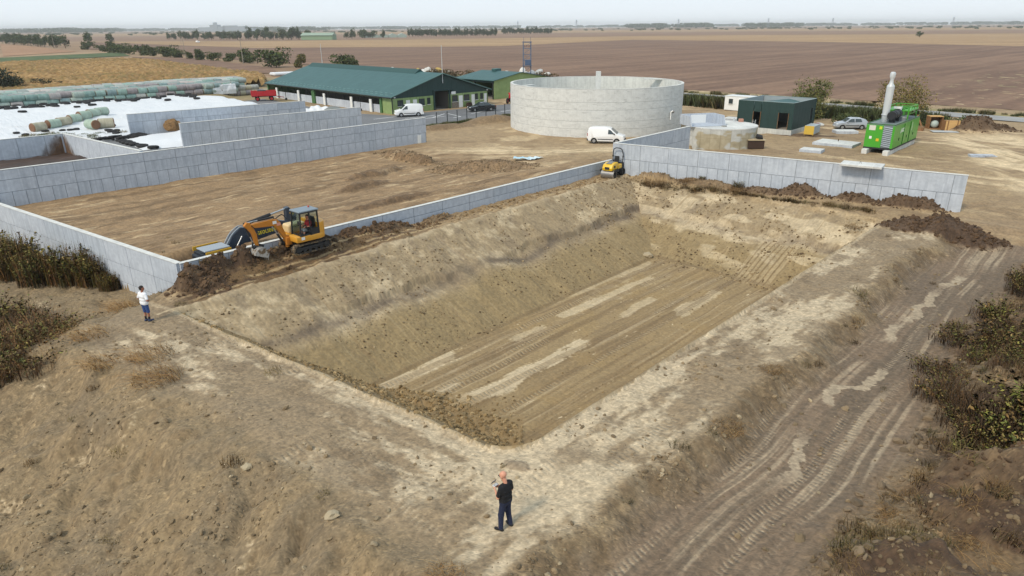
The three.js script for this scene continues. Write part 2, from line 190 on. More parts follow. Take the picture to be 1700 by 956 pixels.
function soil(x, z) { // colour in _c, returns fine relief 0..1
  const o = site(x, z), c = _c;
  const n1 = fbm(x * 0.45, z * 0.45, 3), n2 = fbm(x * 2.1 + 7, z * 2.1, 3), n3 = fbm(x * 9, z * 9, 3), n4 = vn(x * 31, z * 31);
  let b = 0.35 * n3 + 0.2 * n4 + 0.45 * n2;
  if (o.pit > 0) {
    const f = o.pit, L = o.side === 1 ? eLeft : o.side === 2 ? eFar : o.side === 3 ? eRight : eNear, al = L.t(x, z);
    if (f < 1.02 && o.side !== 4) {
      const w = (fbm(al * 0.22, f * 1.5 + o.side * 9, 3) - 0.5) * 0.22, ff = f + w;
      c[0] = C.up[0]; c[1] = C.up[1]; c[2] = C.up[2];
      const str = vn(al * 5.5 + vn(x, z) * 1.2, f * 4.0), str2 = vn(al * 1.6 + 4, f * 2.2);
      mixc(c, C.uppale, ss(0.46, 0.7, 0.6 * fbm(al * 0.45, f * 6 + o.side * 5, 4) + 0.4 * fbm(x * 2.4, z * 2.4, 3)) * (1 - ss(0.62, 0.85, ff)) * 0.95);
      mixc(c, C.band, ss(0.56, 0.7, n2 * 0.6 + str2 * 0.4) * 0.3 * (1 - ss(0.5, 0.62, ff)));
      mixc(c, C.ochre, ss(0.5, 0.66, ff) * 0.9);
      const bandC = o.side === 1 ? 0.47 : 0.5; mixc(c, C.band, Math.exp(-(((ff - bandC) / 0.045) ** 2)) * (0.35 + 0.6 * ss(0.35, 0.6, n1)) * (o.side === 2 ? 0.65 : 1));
      if (o.side === 2) { mixc(c, C.floorpale, ss(0.5, 0.62, fbm(al * 0.4 + 3, f * 9, 3)) * 0.55 * (1 - ss(0.8, 1, f))); mixc(c, [150, 122, 84], 0.5 * ss(0.12, 0.0, f)); }
      const fineS = vn(al * 11, f * 3.2 + vn(al * 2, 1) * 2); const k = 1 + (str - 0.5) * 0.06 + (n3 - 0.5) * 0.26 + (fineS - 0.5) * 0.05 + (fbm(x * 1.6 + 70, z * 1.6, 3) - 0.5) * 0.12; if (o.side === 2 && f > 0.5) { const gp = ss(0.45, 0.6, vn(al * 0.35, 2.5)), q = (((al * 2.6 + vn(al, f * 2) * 0.4) % 1) + 1) % 1; if (q < 0.3) mixc(c, C.floordark, 0.4 * gp); else mixc(c, C.uppale, 0.35 * gp); } c[0] *= k; c[1] *= k; c[2] *= k;
      if (str > 0.8 && vn(al * 0.5, f * 3 + 7) > 0.5) mixc(c, C.floordark, 0.45 * (str - 0.8) * 5);  if (fineS > 0.84 && n1 > 0.45) mixc(c, C.uppale, 0.18);
      b = 0.2 * str + 0.5 * n3 + 0.3 * n2;
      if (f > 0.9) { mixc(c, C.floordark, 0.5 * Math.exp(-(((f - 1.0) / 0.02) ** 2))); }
    } else {
      const al2 = eRight.t(x, z), ac = o.dr;
      c[0] = C.floor[0]; c[1] = C.floor[1]; c[2] = C.floor[2];
      mixc(c, C.floordark, ss(0.42, 0.75, fbm(ac * 1.6, al2 * 0.07, 4)) * 0.75); mixc(c, C.uppale, ss(0.56, 0.74, fbm(ac * 4.2 + 9, al2 * 0.11, 3)) * 0.45); mixc(c, C.floordark, ss(0.58, 0.74, fbm(ac * 5.2 + 30, al2 * 0.13, 3)) * 0.5);
      mixc(c, [152, 128, 88], ss(0.5, 0.7, n1) * 0.5);
      const st = fbm(ac * 0.55 + 2, al2 * 0.075 + 1.3, 3) + (n2 - 0.5) * 0.2; const pal = ss(0.62, 0.69, st); mixc(c, C.floorpale, pal * 0.3 * ss(-6, -8, ac));
      for (const [c0, a0, a1, w, k] of PATCH) { const m = Math.exp(-(((ac + c0 + 0.5 * (vn(al2 * 0.6, c0) - 0.5)) / w) ** 2)) * ss(a0 - 0.6, a0 + 0.6, al2) * ss(a1 + 0.6, a1 - 0.6, al2); mixc(c, C.floorpale, ss(0.28, 0.62, m + (fbm(ac * 4, al2 * 0.5, 3) - 0.5) * 0.9 + (n3 - 0.5) * 0.4) * k); }
      let lg = 0; for (const [cc, w] of [[-8.2, 0.22], [-9.9, 0.22], [-12.9, 0.24], [-14.4, 0.22], [-6.9, 0.2], [-10.8, 0.2], [-15.2, 0.2]]) { const cw = cc + Math.sin(al2 * 0.13 + cc) * 0.35; const q = (0.4 + n3) * lug(al2 + vn(al2 * 1.3, cc) * 0.2, ac + (n2 - 0.5) * 0.1, cw, w, 0.24) * ss(0.3, 0.55, vn(al2 * 0.3 + cc * 5, cc)); lg = Math.max(lg, q); const d = Math.abs(ac - cw); if (d < w * 1.1) mixc(c, C.floordark, 0.35); }
      mixc(c, C.uppale, clamp(lg) * 0.42); b += (lg - 0.5) * 0.4;
      const k = 1 + (n3 - 0.5) * 0.22; c[0] *= k; c[1] *= k; c[2] *= k;
      if (o.side === 4 && f < 1.7) mixc(c, [136, 113, 78], 0.7 * (1 - ss(1.2, 1.7, f)));
      const lip = o.dr > -0.25 || o.dn > -0.25 ? 1 : 0; if (lip) mixc(c, C.uppale, 0.6);
    }
    if (f < 0.05 && o.side !== 2) mixc(c, C.uppale, 0.7 * (1 - f / 0.05) * ss(0.35, 0.6, n2));
    return b;
  }
  if (o.lagoon > 0 || o.yard > 0) {
    c[0] = C.yard[0]; c[1] = C.yard[1]; c[2] = C.yard[2];
    const tl = wLow.t(x, z), dl = wLow.d(x, z);
    if (o.lagoon > 0) { mixc(c, C.lagoon, o.lagoon); mixc(c, C.lagdark, o.lagoon * ss(0.5, 0.75, fbm(tl * 0.25, dl * 1.3, 4)) * 0.8); mixc(c, C.yardpale, o.lagoon * ss(0.62, 0.8, fbm(tl * 0.5 + 20, dl * 2.2, 3)) * 0.5); }
    // the beaten track that crosses the yard in front of the tank and along the right
    if (dl > 0) { const ya = x * 0.985 - z * -0.17, yb = z + 74.5 - x * 0.17 + Math.sin(x * 0.14) * 0.8; const tr = ss(4.2, 1.5, Math.abs(yb)) * ss(-16, -8, x) * (1 - o.lagoon * 0.6); mixc(c, C.yardpale, tr * ss(0.34, 0.6, fbm(ya * 0.16, yb * 1.6, 4)) * 0.9);
      const patch = ss(0.56, 0.64, fbm(x * 0.35 + 3, z * 0.35, 3)) * ss(-6, 0, x) * ss(-60, -66, z); mixc(c, C.yardpale, patch * 0.5); }
    if (x > 14) { mixc(c, [134, 112, 85], ss(0.45, 0.7, fbm(x * 0.12, z * 0.5, 4)) * 0.7); const s1 = fbm((x + z) * 0.1 + 5, (x - z) * 0.55, 4); mixc(c, C.yardpale, ss(0.58, 0.74, s1) * 0.65 * ss(24, 40, x)); const rd = ss(7, 3, Math.abs(x - 52 - (z + 70) * -0.35)) * ss(-92, -80, z); mixc(c, C.yardpale, rd * 0.95 * ss(0.3, 0.55, fbm(x * 0.9, z * 0.16, 3))); }
    mixc(c, C.lagdark, ss(0.6, 0.78, n1) * 0.35);
    const k = 1 + (n3 - 0.5) * 0.34 + (n2 - 0.5) * 0.2; c[0] *= k; c[1] *= k; c[2] *= k;
    if (x < -40 || z < -150) mixc(c, [126, 118, 82], 0.6 * ss(0.3, 0.6, n1));
  } else {
    c[0] = C.slope[0]; c[1] = C.slope[1]; c[2] = C.slope[2];
    mixc(c, [114, 101, 82], ss(0.48, 0.7, n1) * 0.5); mixc(c, [138, 119, 90], ss(0.5, 0.72, fbm(x * 0.8 + 30, z * 0.8, 3)) * 0.5);
    if (o.plat > 0) {
      mixc(c, C.plat, o.plat);
      const al = o.dr > -1 ? o.tr : eNear.t(x, z), ac = o.dr > -1 ? o.dr : o.dn;
      const p = 0.5 * fbm(al * 0.22 + 3, ac * 0.42 + 8, 2) + 0.34 * fbm(al * 0.7, ac * 2.3, 3) + 0.16 * fbm(al * 4.2, ac * 6.5, 3);
      const wr = o.dr > -1 ? 0.44 : 0.5; const pale = ss(wr, wr + 0.15, p) * o.plat; mixc(c, C.pale, pale * 0.85);
      const lg = lug(al, ac + Math.sin(al * 0.4) * 0.3, 1.2, 0.24, 0.2) + lug(al, ac, 2.6, 0.24, 0.2) + lug(ac, al, Math.round(al / 5) * 5 + 1.1, 0.26, 0.2); const on = ss(0.56, 0.66, vn(al * 0.35, ac * 0.4 + 2)); if (lg > 0 && on > 0) { mixc(c, lg > 0.5 ? C.pale : C.wet, 0.28 * on * o.plat); b += 0.25 * on * lg; }
      mixc(c, [116, 99, 77], ss(0.58, 0.75, fbm(x * 0.7 + 50, z * 0.7, 3)) * 0.6 * o.plat);
      const lip = Math.min(Math.abs(o.dn) + (o.dr < 0 ? 0 : 9), Math.abs(o.dr) + (o.dn < 0.5 ? 0 : 9)); if (lip < 0.22) mixc(c, C.pale, 0.55 * ss(0.22, 0.05, lip));
    }
    if (o.road > 0) {
      const al = o.tr, ac = o.e + (fbm(al * 0.16, 1.7, 3) - 0.5) * 0.9, w = 0;
      mixc(c, C.road, o.road); mixc(c, C.wet, o.road * ss(0.5, 0.66, fbm(ac * 0.9, al * 0.15, 3)) * 0.6);
      let lg = 0, tr = 0; for (const [cc, ww, k] of [[o.tkL - 0.22, 0.17, 0.9], [o.tkL + 0.22, 0.15, 0.55], [o.tkR - 0.18, 0.17, 1], [o.tkR + 0.22, 0.17, 0.8], [o.tkR + 0.75, 0.12, 0.4], [o.tkL - 0.62, 0.12, 0.35]]) { const wv = Math.sin(al * 0.3 + cc * 2) * 0.06, on = ss(0.2, 0.5, vn(al * 0.25 + k * 17, k * 31)) * k; const q = lug(al + vn(al, 5) * 0.05, ac + wv, cc, ww, 0.19) * on * (0.55 + 0.9 * (n3 - 0.2)); if (q > lg) lg = q; if (Math.abs(ac + wv - cc) < ww) tr = Math.max(tr, on); }
      mixc(c, C.wet, tr * 0.22 * o.road); mixc(c, C.roadpale, clamp(lg) * 0.62 * o.road); b += (lg * 0.45 - 0.08) * o.road; mixc(c, C.roadpale, ss(0.5, 0.72, fbm(ac * 5.5, al * 0.09, 3)) * 0.6 * ss(0.3, 0.6, fbm(ac * 0.8, al * 0.35 + 6, 3)) * o.road); mixc(c, C.wet, ss(0.54, 0.7, fbm(ac * 6.5 + 40, al * 0.07, 3)) * 0.65 * o.road); b += (fbm(ac * 6.5 + 40, al * 0.07, 3) - 0.5) * -0.5 * o.road;
      const pd = Math.exp(-(((ac - 6.0 + (fbm(al * 0.5, 2, 3) - 0.5) * 1.5) / 0.26) ** 2)) + (n2 - 0.5) * 0.7 + (n3 - 0.5) * 0.5; const pu = ss(0.42, 0.56, pd) * ss(0.36, 0.46, fbm(al * 0.3 + 1, 7, 2)) * ss(4, 7, al) * o.road; mixc(c, [168, 152, 128], pu * 0.8); if (pu > 0.3) b = lerp(b, 0.35, pu);
    }
    if (o.slopeR > 0) { mixc(c, [106, 88, 65], o.slopeR * ss(0.35, 0.65, n2) * 0.8); b += (n2 - 0.5) * 0.3 * o.slopeR; }
    if (o.verge > 0) { mixc(c, C.verge, o.verge); mixc(c, C.soil, o.verge * ss(0.46, 0.64, fbm(x * 0.8 + 11, z * 0.8, 4)) * 0.75); mixc(c, [156, 134, 99], o.verge * ss(0.56, 0.7, fbm(x * 0.5 + 60, z * 0.5, 3)) * 0.7); }
    if (o.low > 0) { mixc(c, C.pale, o.low * ss(0.74, 0.86, 0.7 * fbm(x * 0.5 + 80, z * 0.5 + 3, 4) + 0.3 * n3 + 0.05) * 0.6); mixc(c, [108, 90, 66], o.low * ss(0.6, 0.75, n2) * 0.4); }
    if (o.strip > 0) { mixc(c, C.strip, o.strip); const d = o.dl, tl = wLow.t(x, z); mixc(c, C.soil, o.strip * ss(0.45, 0.65, fbm(tl * 0.8, d * 2, 3)) * 0.7 * ss(19, 12, tl)); mixc(c, C.yard, o.strip * ss(10, 18, tl) * 0.8); for (const cc of [0.55, 1.0, 1.6]) { const q = Math.abs(d + Math.sin(tl * 0.3) * 0.12 - cc); if (q < 0.12) mixc(c, C.trail, 0.75 * o.strip * ss(0.12, 0.05, q) * ss(0.25, 0.45, vn(tl * 0.5, cc * 9))); } if (d < 0.35) mixc(c, C.uppale, 0.75 * ss(0.35, 0.1, d) * ss(0.25, 0.45, vn(tl * 0.9, 3))); }
    const k = 1 + (n3 - 0.5) * 0.38 + (n4 - 0.5) * 0.16; c[0] *= k; c[1] *= k; c[2] *= k; const pb = o.low > 0.2 ? 0.5 : o.verge > 0.2 ? 0.8 : o.slopeR > 0.2 ? 0.6 : o.road > 0.5 ? 0.15 : 0.3; for (const sc of [4.2, 10.5]) { if (fbm(x * 0.7 + sc, z * 0.7, 2) > (sc > 6 ? 0.36 : 0.5)) { const d = cell(x * sc + 31, z * sc + 7); if (d < 1) { const q = lerp(1, 0.86 + cell.id * 0.4, pb); c[0] *= q; c[1] *= q; c[2] *= q; b += pb * 0.35 * (1 - d * d); } else if (d < 1.35) { const q = 1 - 0.16 * pb; c[0] *= q; c[1] *= q; c[2] *= q; b -= 0.1 * pb; } } }
  }
  if (o.dark > 0) { const k = o.dark * ss(0.15, 0.4, n2 + o.dark * 0.3); mixc(c, C.soil, k * 0.92); const q = 1 + (n3 - 0.5) * 0.5 * k; c[0] *= q; c[1] *= q; c[2] *= q; }
  return b;
}
function soilMaps(x0, x1, z0, z1, n) { // n x n colour and relief
  const d = new Uint8Array(n * n * 4), e = new Uint8Array(n * n * 4);
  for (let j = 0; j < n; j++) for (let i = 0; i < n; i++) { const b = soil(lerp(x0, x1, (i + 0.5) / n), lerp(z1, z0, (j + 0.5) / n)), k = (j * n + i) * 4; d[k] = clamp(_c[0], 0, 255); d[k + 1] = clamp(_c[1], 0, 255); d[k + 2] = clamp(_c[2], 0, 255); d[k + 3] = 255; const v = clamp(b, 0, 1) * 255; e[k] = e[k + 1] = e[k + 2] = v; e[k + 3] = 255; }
  return [dataTex(d, n, n, true), dataTex(e, n, n, false)];
}
function gridGround(name, xs, zs, rect, maps, bump, skip, dip = 0) {
  const nx = xs.length, nz = zs.length, pos = new Float32Array(nx * nz * 3), uv = new Float32Array(nx * nz * 2), idx = [];
  for (let j = 0; j < nz; j++) for (let i = 0; i < nx; i++) { const k = j * nx + i; pos[k * 3] = xs[i]; pos[k * 3 + 1] = groundAt(xs[i], zs[j]) - (dip && skip(xs[i], zs[j]) ? dip : 0); pos[k * 3 + 2] = zs[j]; uv[k * 2] = (xs[i] - rect[0]) / (rect[1] - rect[0]); uv[k * 2 + 1] = (rect[3] - zs[j]) / (rect[3] - rect[2]); }
  for (let j = 0; j < nz - 1; j++) for (let i = 0; i < nx - 1; i++) { const a = j * nx + i; if (skip && skip(xs[i], zs[j]) && skip(xs[i + 1], zs[j]) && skip(xs[i], zs[j + 1]) && skip(xs[i + 1], zs[j + 1])) continue; idx.push(a, a + 1, a + nx, a + 1, a + nx + 1, a + nx); }
  const g = new THREE.BufferGeometry(); g.setAttribute('position', new THREE.BufferAttribute(pos, 3)); g.setAttribute('uv', new THREE.BufferAttribute(uv, 2)); g.setIndex(idx); g.computeVertexNormals();
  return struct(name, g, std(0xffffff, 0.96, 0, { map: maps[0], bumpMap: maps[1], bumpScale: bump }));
}
const steps = (a, b, f) => { const r = [a]; let x = a; const s = Math.sign(b - a); while ((b - x) * s > 1e-6) { x += s * f(x); if ((b - x) * s < f(x) * 0.5) x = b; r.push(x); } return r; };
{
  const xs = steps(-44, 44, (x) => 0.1 + 0.0075 * Math.max(0, Math.abs(x) - 6));
  gridGround('ground', xs, steps(-38, -2, (z) => 0.1 + 0.0022 * Math.max(0, -z - 12)), [-44, 44, -38, -2], soilMaps(-44, 44, -38, -2, 2048), 0.10);
  gridGround('ground', xs, steps(-72, -38, (z) => 0.19), [-44, 44, -72, -38], soilMaps(-44, 44, -72, -38, 2048), 0.10);
  const inT = (x, z) => x > -43.6 && x < 43.6 && z > -71.6 && z < -2.2;
  gridGround('ground', steps(-140, 140, (x) => 0.7), steps(-200, 40, (z) => 0.7), [-140, 140, -200, 40], soilMaps(-140, 140, -200, 40, 2048), 0.06, inT, 0.05);
}
// far ground: a ring round the site out to the horizon, with field sheets on it
function sheet(name, pts, y, mat, uvs = 1, holes) { const s = new THREE.Shape(pts.map((p) => new THREE.Vector2(p[0], -p[1]))); for (const h of holes || []) s.holes.push(new THREE.Path(h.map((p) => new THREE.Vector2(p[0], -p[1])))); const g = new THREE.ShapeGeometry(s); g.rotateX(-Math.PI / 2); g.translate(0, y, 0); const p = g.attributes.position, u = g.attributes.uv; for (let i = 0; i < p.count; i++) u.setXY(i, p.getX(i) * uvs, p.getZ(i) * uvs); return struct(name, g, mat); }
function fieldTex(a, b, streak, ang, rep) { const t = makeTex(512, 512, (u, v) => { const n = fbp(u, v, 4 * 1, streak, 5), m = fbp(u + 0.3, v + 0.6, 6, 6, 4), k = clamp((n - 0.5) * 2.2 + 0.5 + (m - 0.5) * 0.9), q = 1 + (vnp(u * 256, v * 256, 256, 256) - 0.5) * 0.18; return [lerp(a[0], b[0], k) * q, lerp(a[1], b[1], k) * q, lerp(a[2], b[2], k) * q]; }, true, 1 / rep, 1 / rep); t.rotation = ang; return t; }
const RA = 0.72; // bearing of the plough lines
const fieldMat = (a, b, streak, ang, rep) => std(0xffffff, 1, 0, { map: fieldTex(a, b, streak, ang, rep) });
{
  const R = 7600;
  sheet('far_ground', [[-R, 400], [R, 400], [R, -R], [-R, -R]], -0.12, fieldMat([134, 108, 82], [158, 132, 102], 40, 0.05, 900), 1, [[[-139, 39], [-139, -199], [139, -199], [139, 39]]]);
  // ploughed field beyond the road
  const dirt = fieldMat([104, 78, 61], [130, 102, 81], 60, -0.75, 190);
  sheet('ploughed_field', [[78, -111], [38, -150], [-14, -206], [-74, -268], [-110, -306], [-168, -376], [-238, -452], [-314, -532], [-478, -827], [-180, -512], [-7, -509], [121, -715], [244, -556], [298, -419], [420, -330], [420, 60], [200, 60], [139, -30]], 0.06, dirt);
  const tan = fieldMat([146, 117, 82], [168, 138, 101], 30, 0.1, 260);
  sheet('stubble_field', [[-478, -830], [-180, -515], [-7, -512], [121, -718], [244, -559], [298, -422], [420, -333], [1400, -700], [900, -900], [200, -980], [-20, -860], [-300, -800]], 0.05, tan);
  const mauve = fieldMat([122, 94, 74], [142, 114, 90], 30, 0.0, 400);
  sheet('distant_field', [[-1500, -1050], [-300, -830], [-25, -870], [200, -990], [900, -910], [1500, -720], [2600, -1250], [300, -1500], [-1500, -1500]], 0.03, mauve);
  sheet('distant_field', [[-2500, -1900], [300, -1650], [3200, -1500], [3600, -2000], [300, -2300], [-2800, -2500]], 0.03, tan);
  sheet('distant_field', [[-3500, -3000], [300, -2700], [4200, -2500], [5200, -3600], [300, -4000], [-5000, -4000]], 0.03, mauve);
  sheet('stubble_field', [[-532, -758], [-395, -605], [-277, -462], [-271, -386]], 0.06, fieldMat([144, 108, 80], [162, 126, 94], 30, 0.2, 160));
  sheet('green_strip', [[-259, -366], [-237, -440], [-199, -378], [-224, -316]].reverse(), 0.07, fieldMat([62, 80, 40], [78, 94, 50], 30, 0.9, 120));
  sheet('ploughed_field', [[-190, -362], [-152, -345], [-83, -250], [-72, -222], [-88, -214], [-140, -290]], 0.05, dirt);
}

// ---------- concrete ----------
function concreteTex(base, amp, seed, drip) { return makeTex(512, 512, (u, v) => { const a = fbp(u + seed, v, 3, 3, 5), b = fbp(u, v + seed, 24, 24, 3), st = fbp(u, v * 0.5 + seed, 40, 2, 3), pores = vnp(u * 200, v * 200, 200, 200) > 0.93 ? -14 : 0; const k = (a - 0.5) * 46 * amp + (b - 0.5) * 16 + (st - 0.5) * 34 * drip + pores; return [base[0] + k, base[1] + k, base[2] + k * 0.95]; }, true); }
const concT = concreteTex([187, 194, 203], 0.8, 0.13, 0.75), concT2 = concreteTex([203, 204, 201], 1.0, 0.41, 0.6);
const concB = makeTex(256, 256, (u, v) => { const k = fbp(u, v, 8, 8, 5) * 255; return [k, k, k]; }, false);
function concMat(t, tint, ox, oy, rep = 0.22) { const m = t.clone(); m.repeat.set(rep, rep); m.offset.set(ox, oy); m.needsUpdate = true; const b = concB.clone(); b.repeat.set(0.8, 0.8); b.needsUpdate = true; return std(col(tint[0], tint[1], tint[2]), 0.88, 0, { map: m, bumpMap: b, bumpScale: 0.01 }); }
const concPool = [[250, 251, 253], [246, 248, 250], [243, 245, 248], [254, 254, 255], [248, 249, 251], [238, 241, 245]].map((t, i) => concMat(concT, t, i * 0.37, i * 0.61));
const concPale = [[255, 255, 255], [250, 250, 248], [244, 245, 244], [252, 250, 246]].map((t, i) => concMat(concT2, t, i * 0.29, i * 0.53));
const jointMat = concMat(concT, [176, 178, 180], 0.2, 0.7), topMat = concMat(concT2, [255, 255, 255], 0.1, 0.3);
const geoCache = new Map();
const cachedBox = (w, h, d) => { const k = [w, h, d].map((v) => v.toFixed(3)).join(); if (!geoCache.has(k)) geoCache.set(k, worldUV(box(w, h, d))); return geoCache.get(k); };
function concreteWall(name, label, p0, p1, yb, yt, th, rows, group, opts = {}) {
  const dx = p1[0] - p0[0], dz = p1[1] - p0[1], len = Math.hypot(dx, dz), g = thing(name, label, 'concrete wall', [p0[0], yb, p0[1]], heading(dx, dz), group), r = rng(Math.round(len * 977)), H = yt - yb, G = opts.gap || 0.035;
  part(g, 'core', worldUV(box(len - 0.04, H - 0.02, th - 0.06, len / 2, H / 2 - 0.01, 0)), jointMat);
  part(g, 'coping', worldUV(box(len, 0.035, th + 0.01, len / 2, H + 0.0125, 0)), topMat);
  let y = H - 0.012;
  rows.forEach(([h, w, off = 0], k) => { const last = k === rows.length - 1, hh = last ? y : h; for (let x = -off; x < len - 0.05; x += w) { const a = Math.max(0, x), b = Math.min(len, x + w); if (b - a < 0.15) continue; const ww = b - a - G; part(g, 'panel', cachedBox(ww, hh - G, th), (opts.pool || concPool)[Math.floor(r() * r() * 6) % (opts.pool || concPool).length], [(a + b) / 2, y - hh / 2, 0]); } y -= hh; });
  return g;
}
const WALLS = 'cast concrete walls of the basins';
concreteWall('basin_wall', 'long grey concrete wall along the far side of the filled basin', LONGL, LONGR, -0.8, 2.88, 0.34, [[0.75, 2.7], [0.95, 2.7], [2, 0.9]], WALLS);
concreteWall('basin_wall', 'grey concrete wall at left beside the reeds, sloping towards the lower heap', LOWL, LEFT0, -3, 1.0, 0.3, [[1.25, 2.7], [1.15, 2.7], [2, 1.35]], WALLS);
concreteWall('basin_wall', 'low concrete wall between filled basin and excavated pit, behind the orange excavator', LOWL, LOWR, -1.4, 0.985, 0.3, [[0.62, 2.7], [1.6, 2.7, 0]], WALLS);
concreteWall('basin_wall', 'tall concrete wall behind the far end of the pit, carrying a flat slab', [9.59, -63.85], [32.6, -48.2], -0.6, 2.66, 0.32, [[1.35, 2.7], [2, 0.9]], WALLS);
concreteWall('basin_wall', 'concrete wall running back from the roller corner to the small round tank', [9.62, -64.05], [19.3, -75.0], -0.4, 2.62, 0.3, [[1.3, 2.7], [2, 2.7, 1.2]], WALLS);
concreteWall('silage_wall', 'silage clamp wall nearest the long basin wall, starting beside the rusty straw bale', [-37.0, -77.8], [-19.9, -93.0], -0.2, 3.0, 0.35, [[1.05, 3.2], [2.5, 1.05]], 'silage clamp walls');
concreteWall('silage_wall', 'rear silage clamp wall with pale top band, reaching towards the red trailer', [-47.65, -86.9], [-29.8, -102.0], -0.2, 3.0, 0.35, [[0.95, 3.2], [2.5, 1.6]], 'silage clamp walls');
const stainA = concreteWall('manure_wall', 'left concrete wall of the manure store, stained brown at its corner', [-50.5, -66.5], [-46.0, -71.1], -0.3, 2.9, 0.32, [[1.9, 2.4], [2, 2.4]], 'manure store walls');
const stainB = concreteWall('manure_wall', 'manure store wall from the stained corner to the long basin wall', [-45.9, -71.25], [-32.3, -60.1], -0.3, 2.9, 0.32, [[1.9, 3.0], [2, 3.0]], 'manure store walls');
{ // rust-brown slurry stain that ran down the corner: thin crusts on both faces
  const mk = (flip) => { const cv = document.createElement('canvas'); cv.width = 256; cv.height = 256; const c = cv.getContext('2d'), im = c.createImageData(256, 256); for (let j = 0; j < 256; j++) for (let i = 0; i < 256; i++) { const v = 1 - j / 256; let u = i / 256; if (flip) u = 1 - u; const w = 0.18 + 0.6 * Math.pow(1 - v, 1.7) * 1.1, k = (j * 256 + i) * 4, n = fbm(u * 14, v * 5, 4); const a = ss(w + 0.3, w - 0.3, u + (n - 0.5) * 0.35) * ss(0.98, 0.86, v + (n - 0.5) * 0.2); im.data[k] = 84 + n * 50; im.data[k + 1] = 62 + n * 40; im.data[k + 2] = 44 + n * 26; im.data[k + 3] = clamp(a) * 215; } c.putImageData(im, 0, 0); const t = new THREE.CanvasTexture(cv); t.colorSpace = THREE.SRGBColorSpace; return t; };
  const geo = new THREE.PlaneGeometry(3.2, 2.6);
  const ga = mk(true), gb = mk(false);
  const la = Math.hypot(4.5, 4.6);
  part(stainA, 'stain', geo, std(0xffffff, 0.9, 0, { map: ga, transparent: true, side: THREE.DoubleSide }), [la - 1.75, 1.85, 0.164]).userData.label = 'brown slurry stain';
  part(stainB, 'stain', geo, std(0xffffff, 0.9, 0, { map: gb, transparent: true, side: THREE.DoubleSide }), [1.75, 1.85, 0.164]).userData.label = 'brown slurry stain';
  const g = new THREE.PlaneGeometry(30, 16, 60, 40); g.rotateX(-Math.PI / 2); const p = g.attributes.position; for (let i = 0; i < p.count; i++) p.setY(i, 0.95 + (fbm(p.getX(i) * 0.5, p.getZ(i) * 0.5, 4) - 0.5) * 0.8); g.computeVertexNormals();
  const m = one('manure_heap', 'dark brown manure filling the walled store at left edge', 'manure', g, std(0xffffff, 0.7, 0, { map: makeTex(256, 256, (u, v) => { const n = fbp(u, v, 8, 8, 5); return [46 + n * 40, 34 + n * 30, 26 + n * 26]; }, true, 3, 3) }), [-50.2, 0, -56.0], heading(0.71, -0.7)); m.userData.kind = 'stuff';
}
// slab lying across the wall top
{ const g = thing('concrete_slab', 'pale flat concrete slab resting across the top of the tall wall', 'concrete slab', [26.95, 2.7, -52.15], heading(0.825, 0.565)); part(g, 'slab', worldUV(rbox(2.9, 0.16, 1.75, 0.02, 0, 0.085, 0.35)), concPale[0]); part(g, 'lifting_loop', tube([[-0.2, 0.15, 0.3], [-0.15, 0.32, 0.3], [-0.05, 0.15, 0.3]], 0.012, 8, 5), std(col(90, 80, 70), 0.6, 0.6)); }
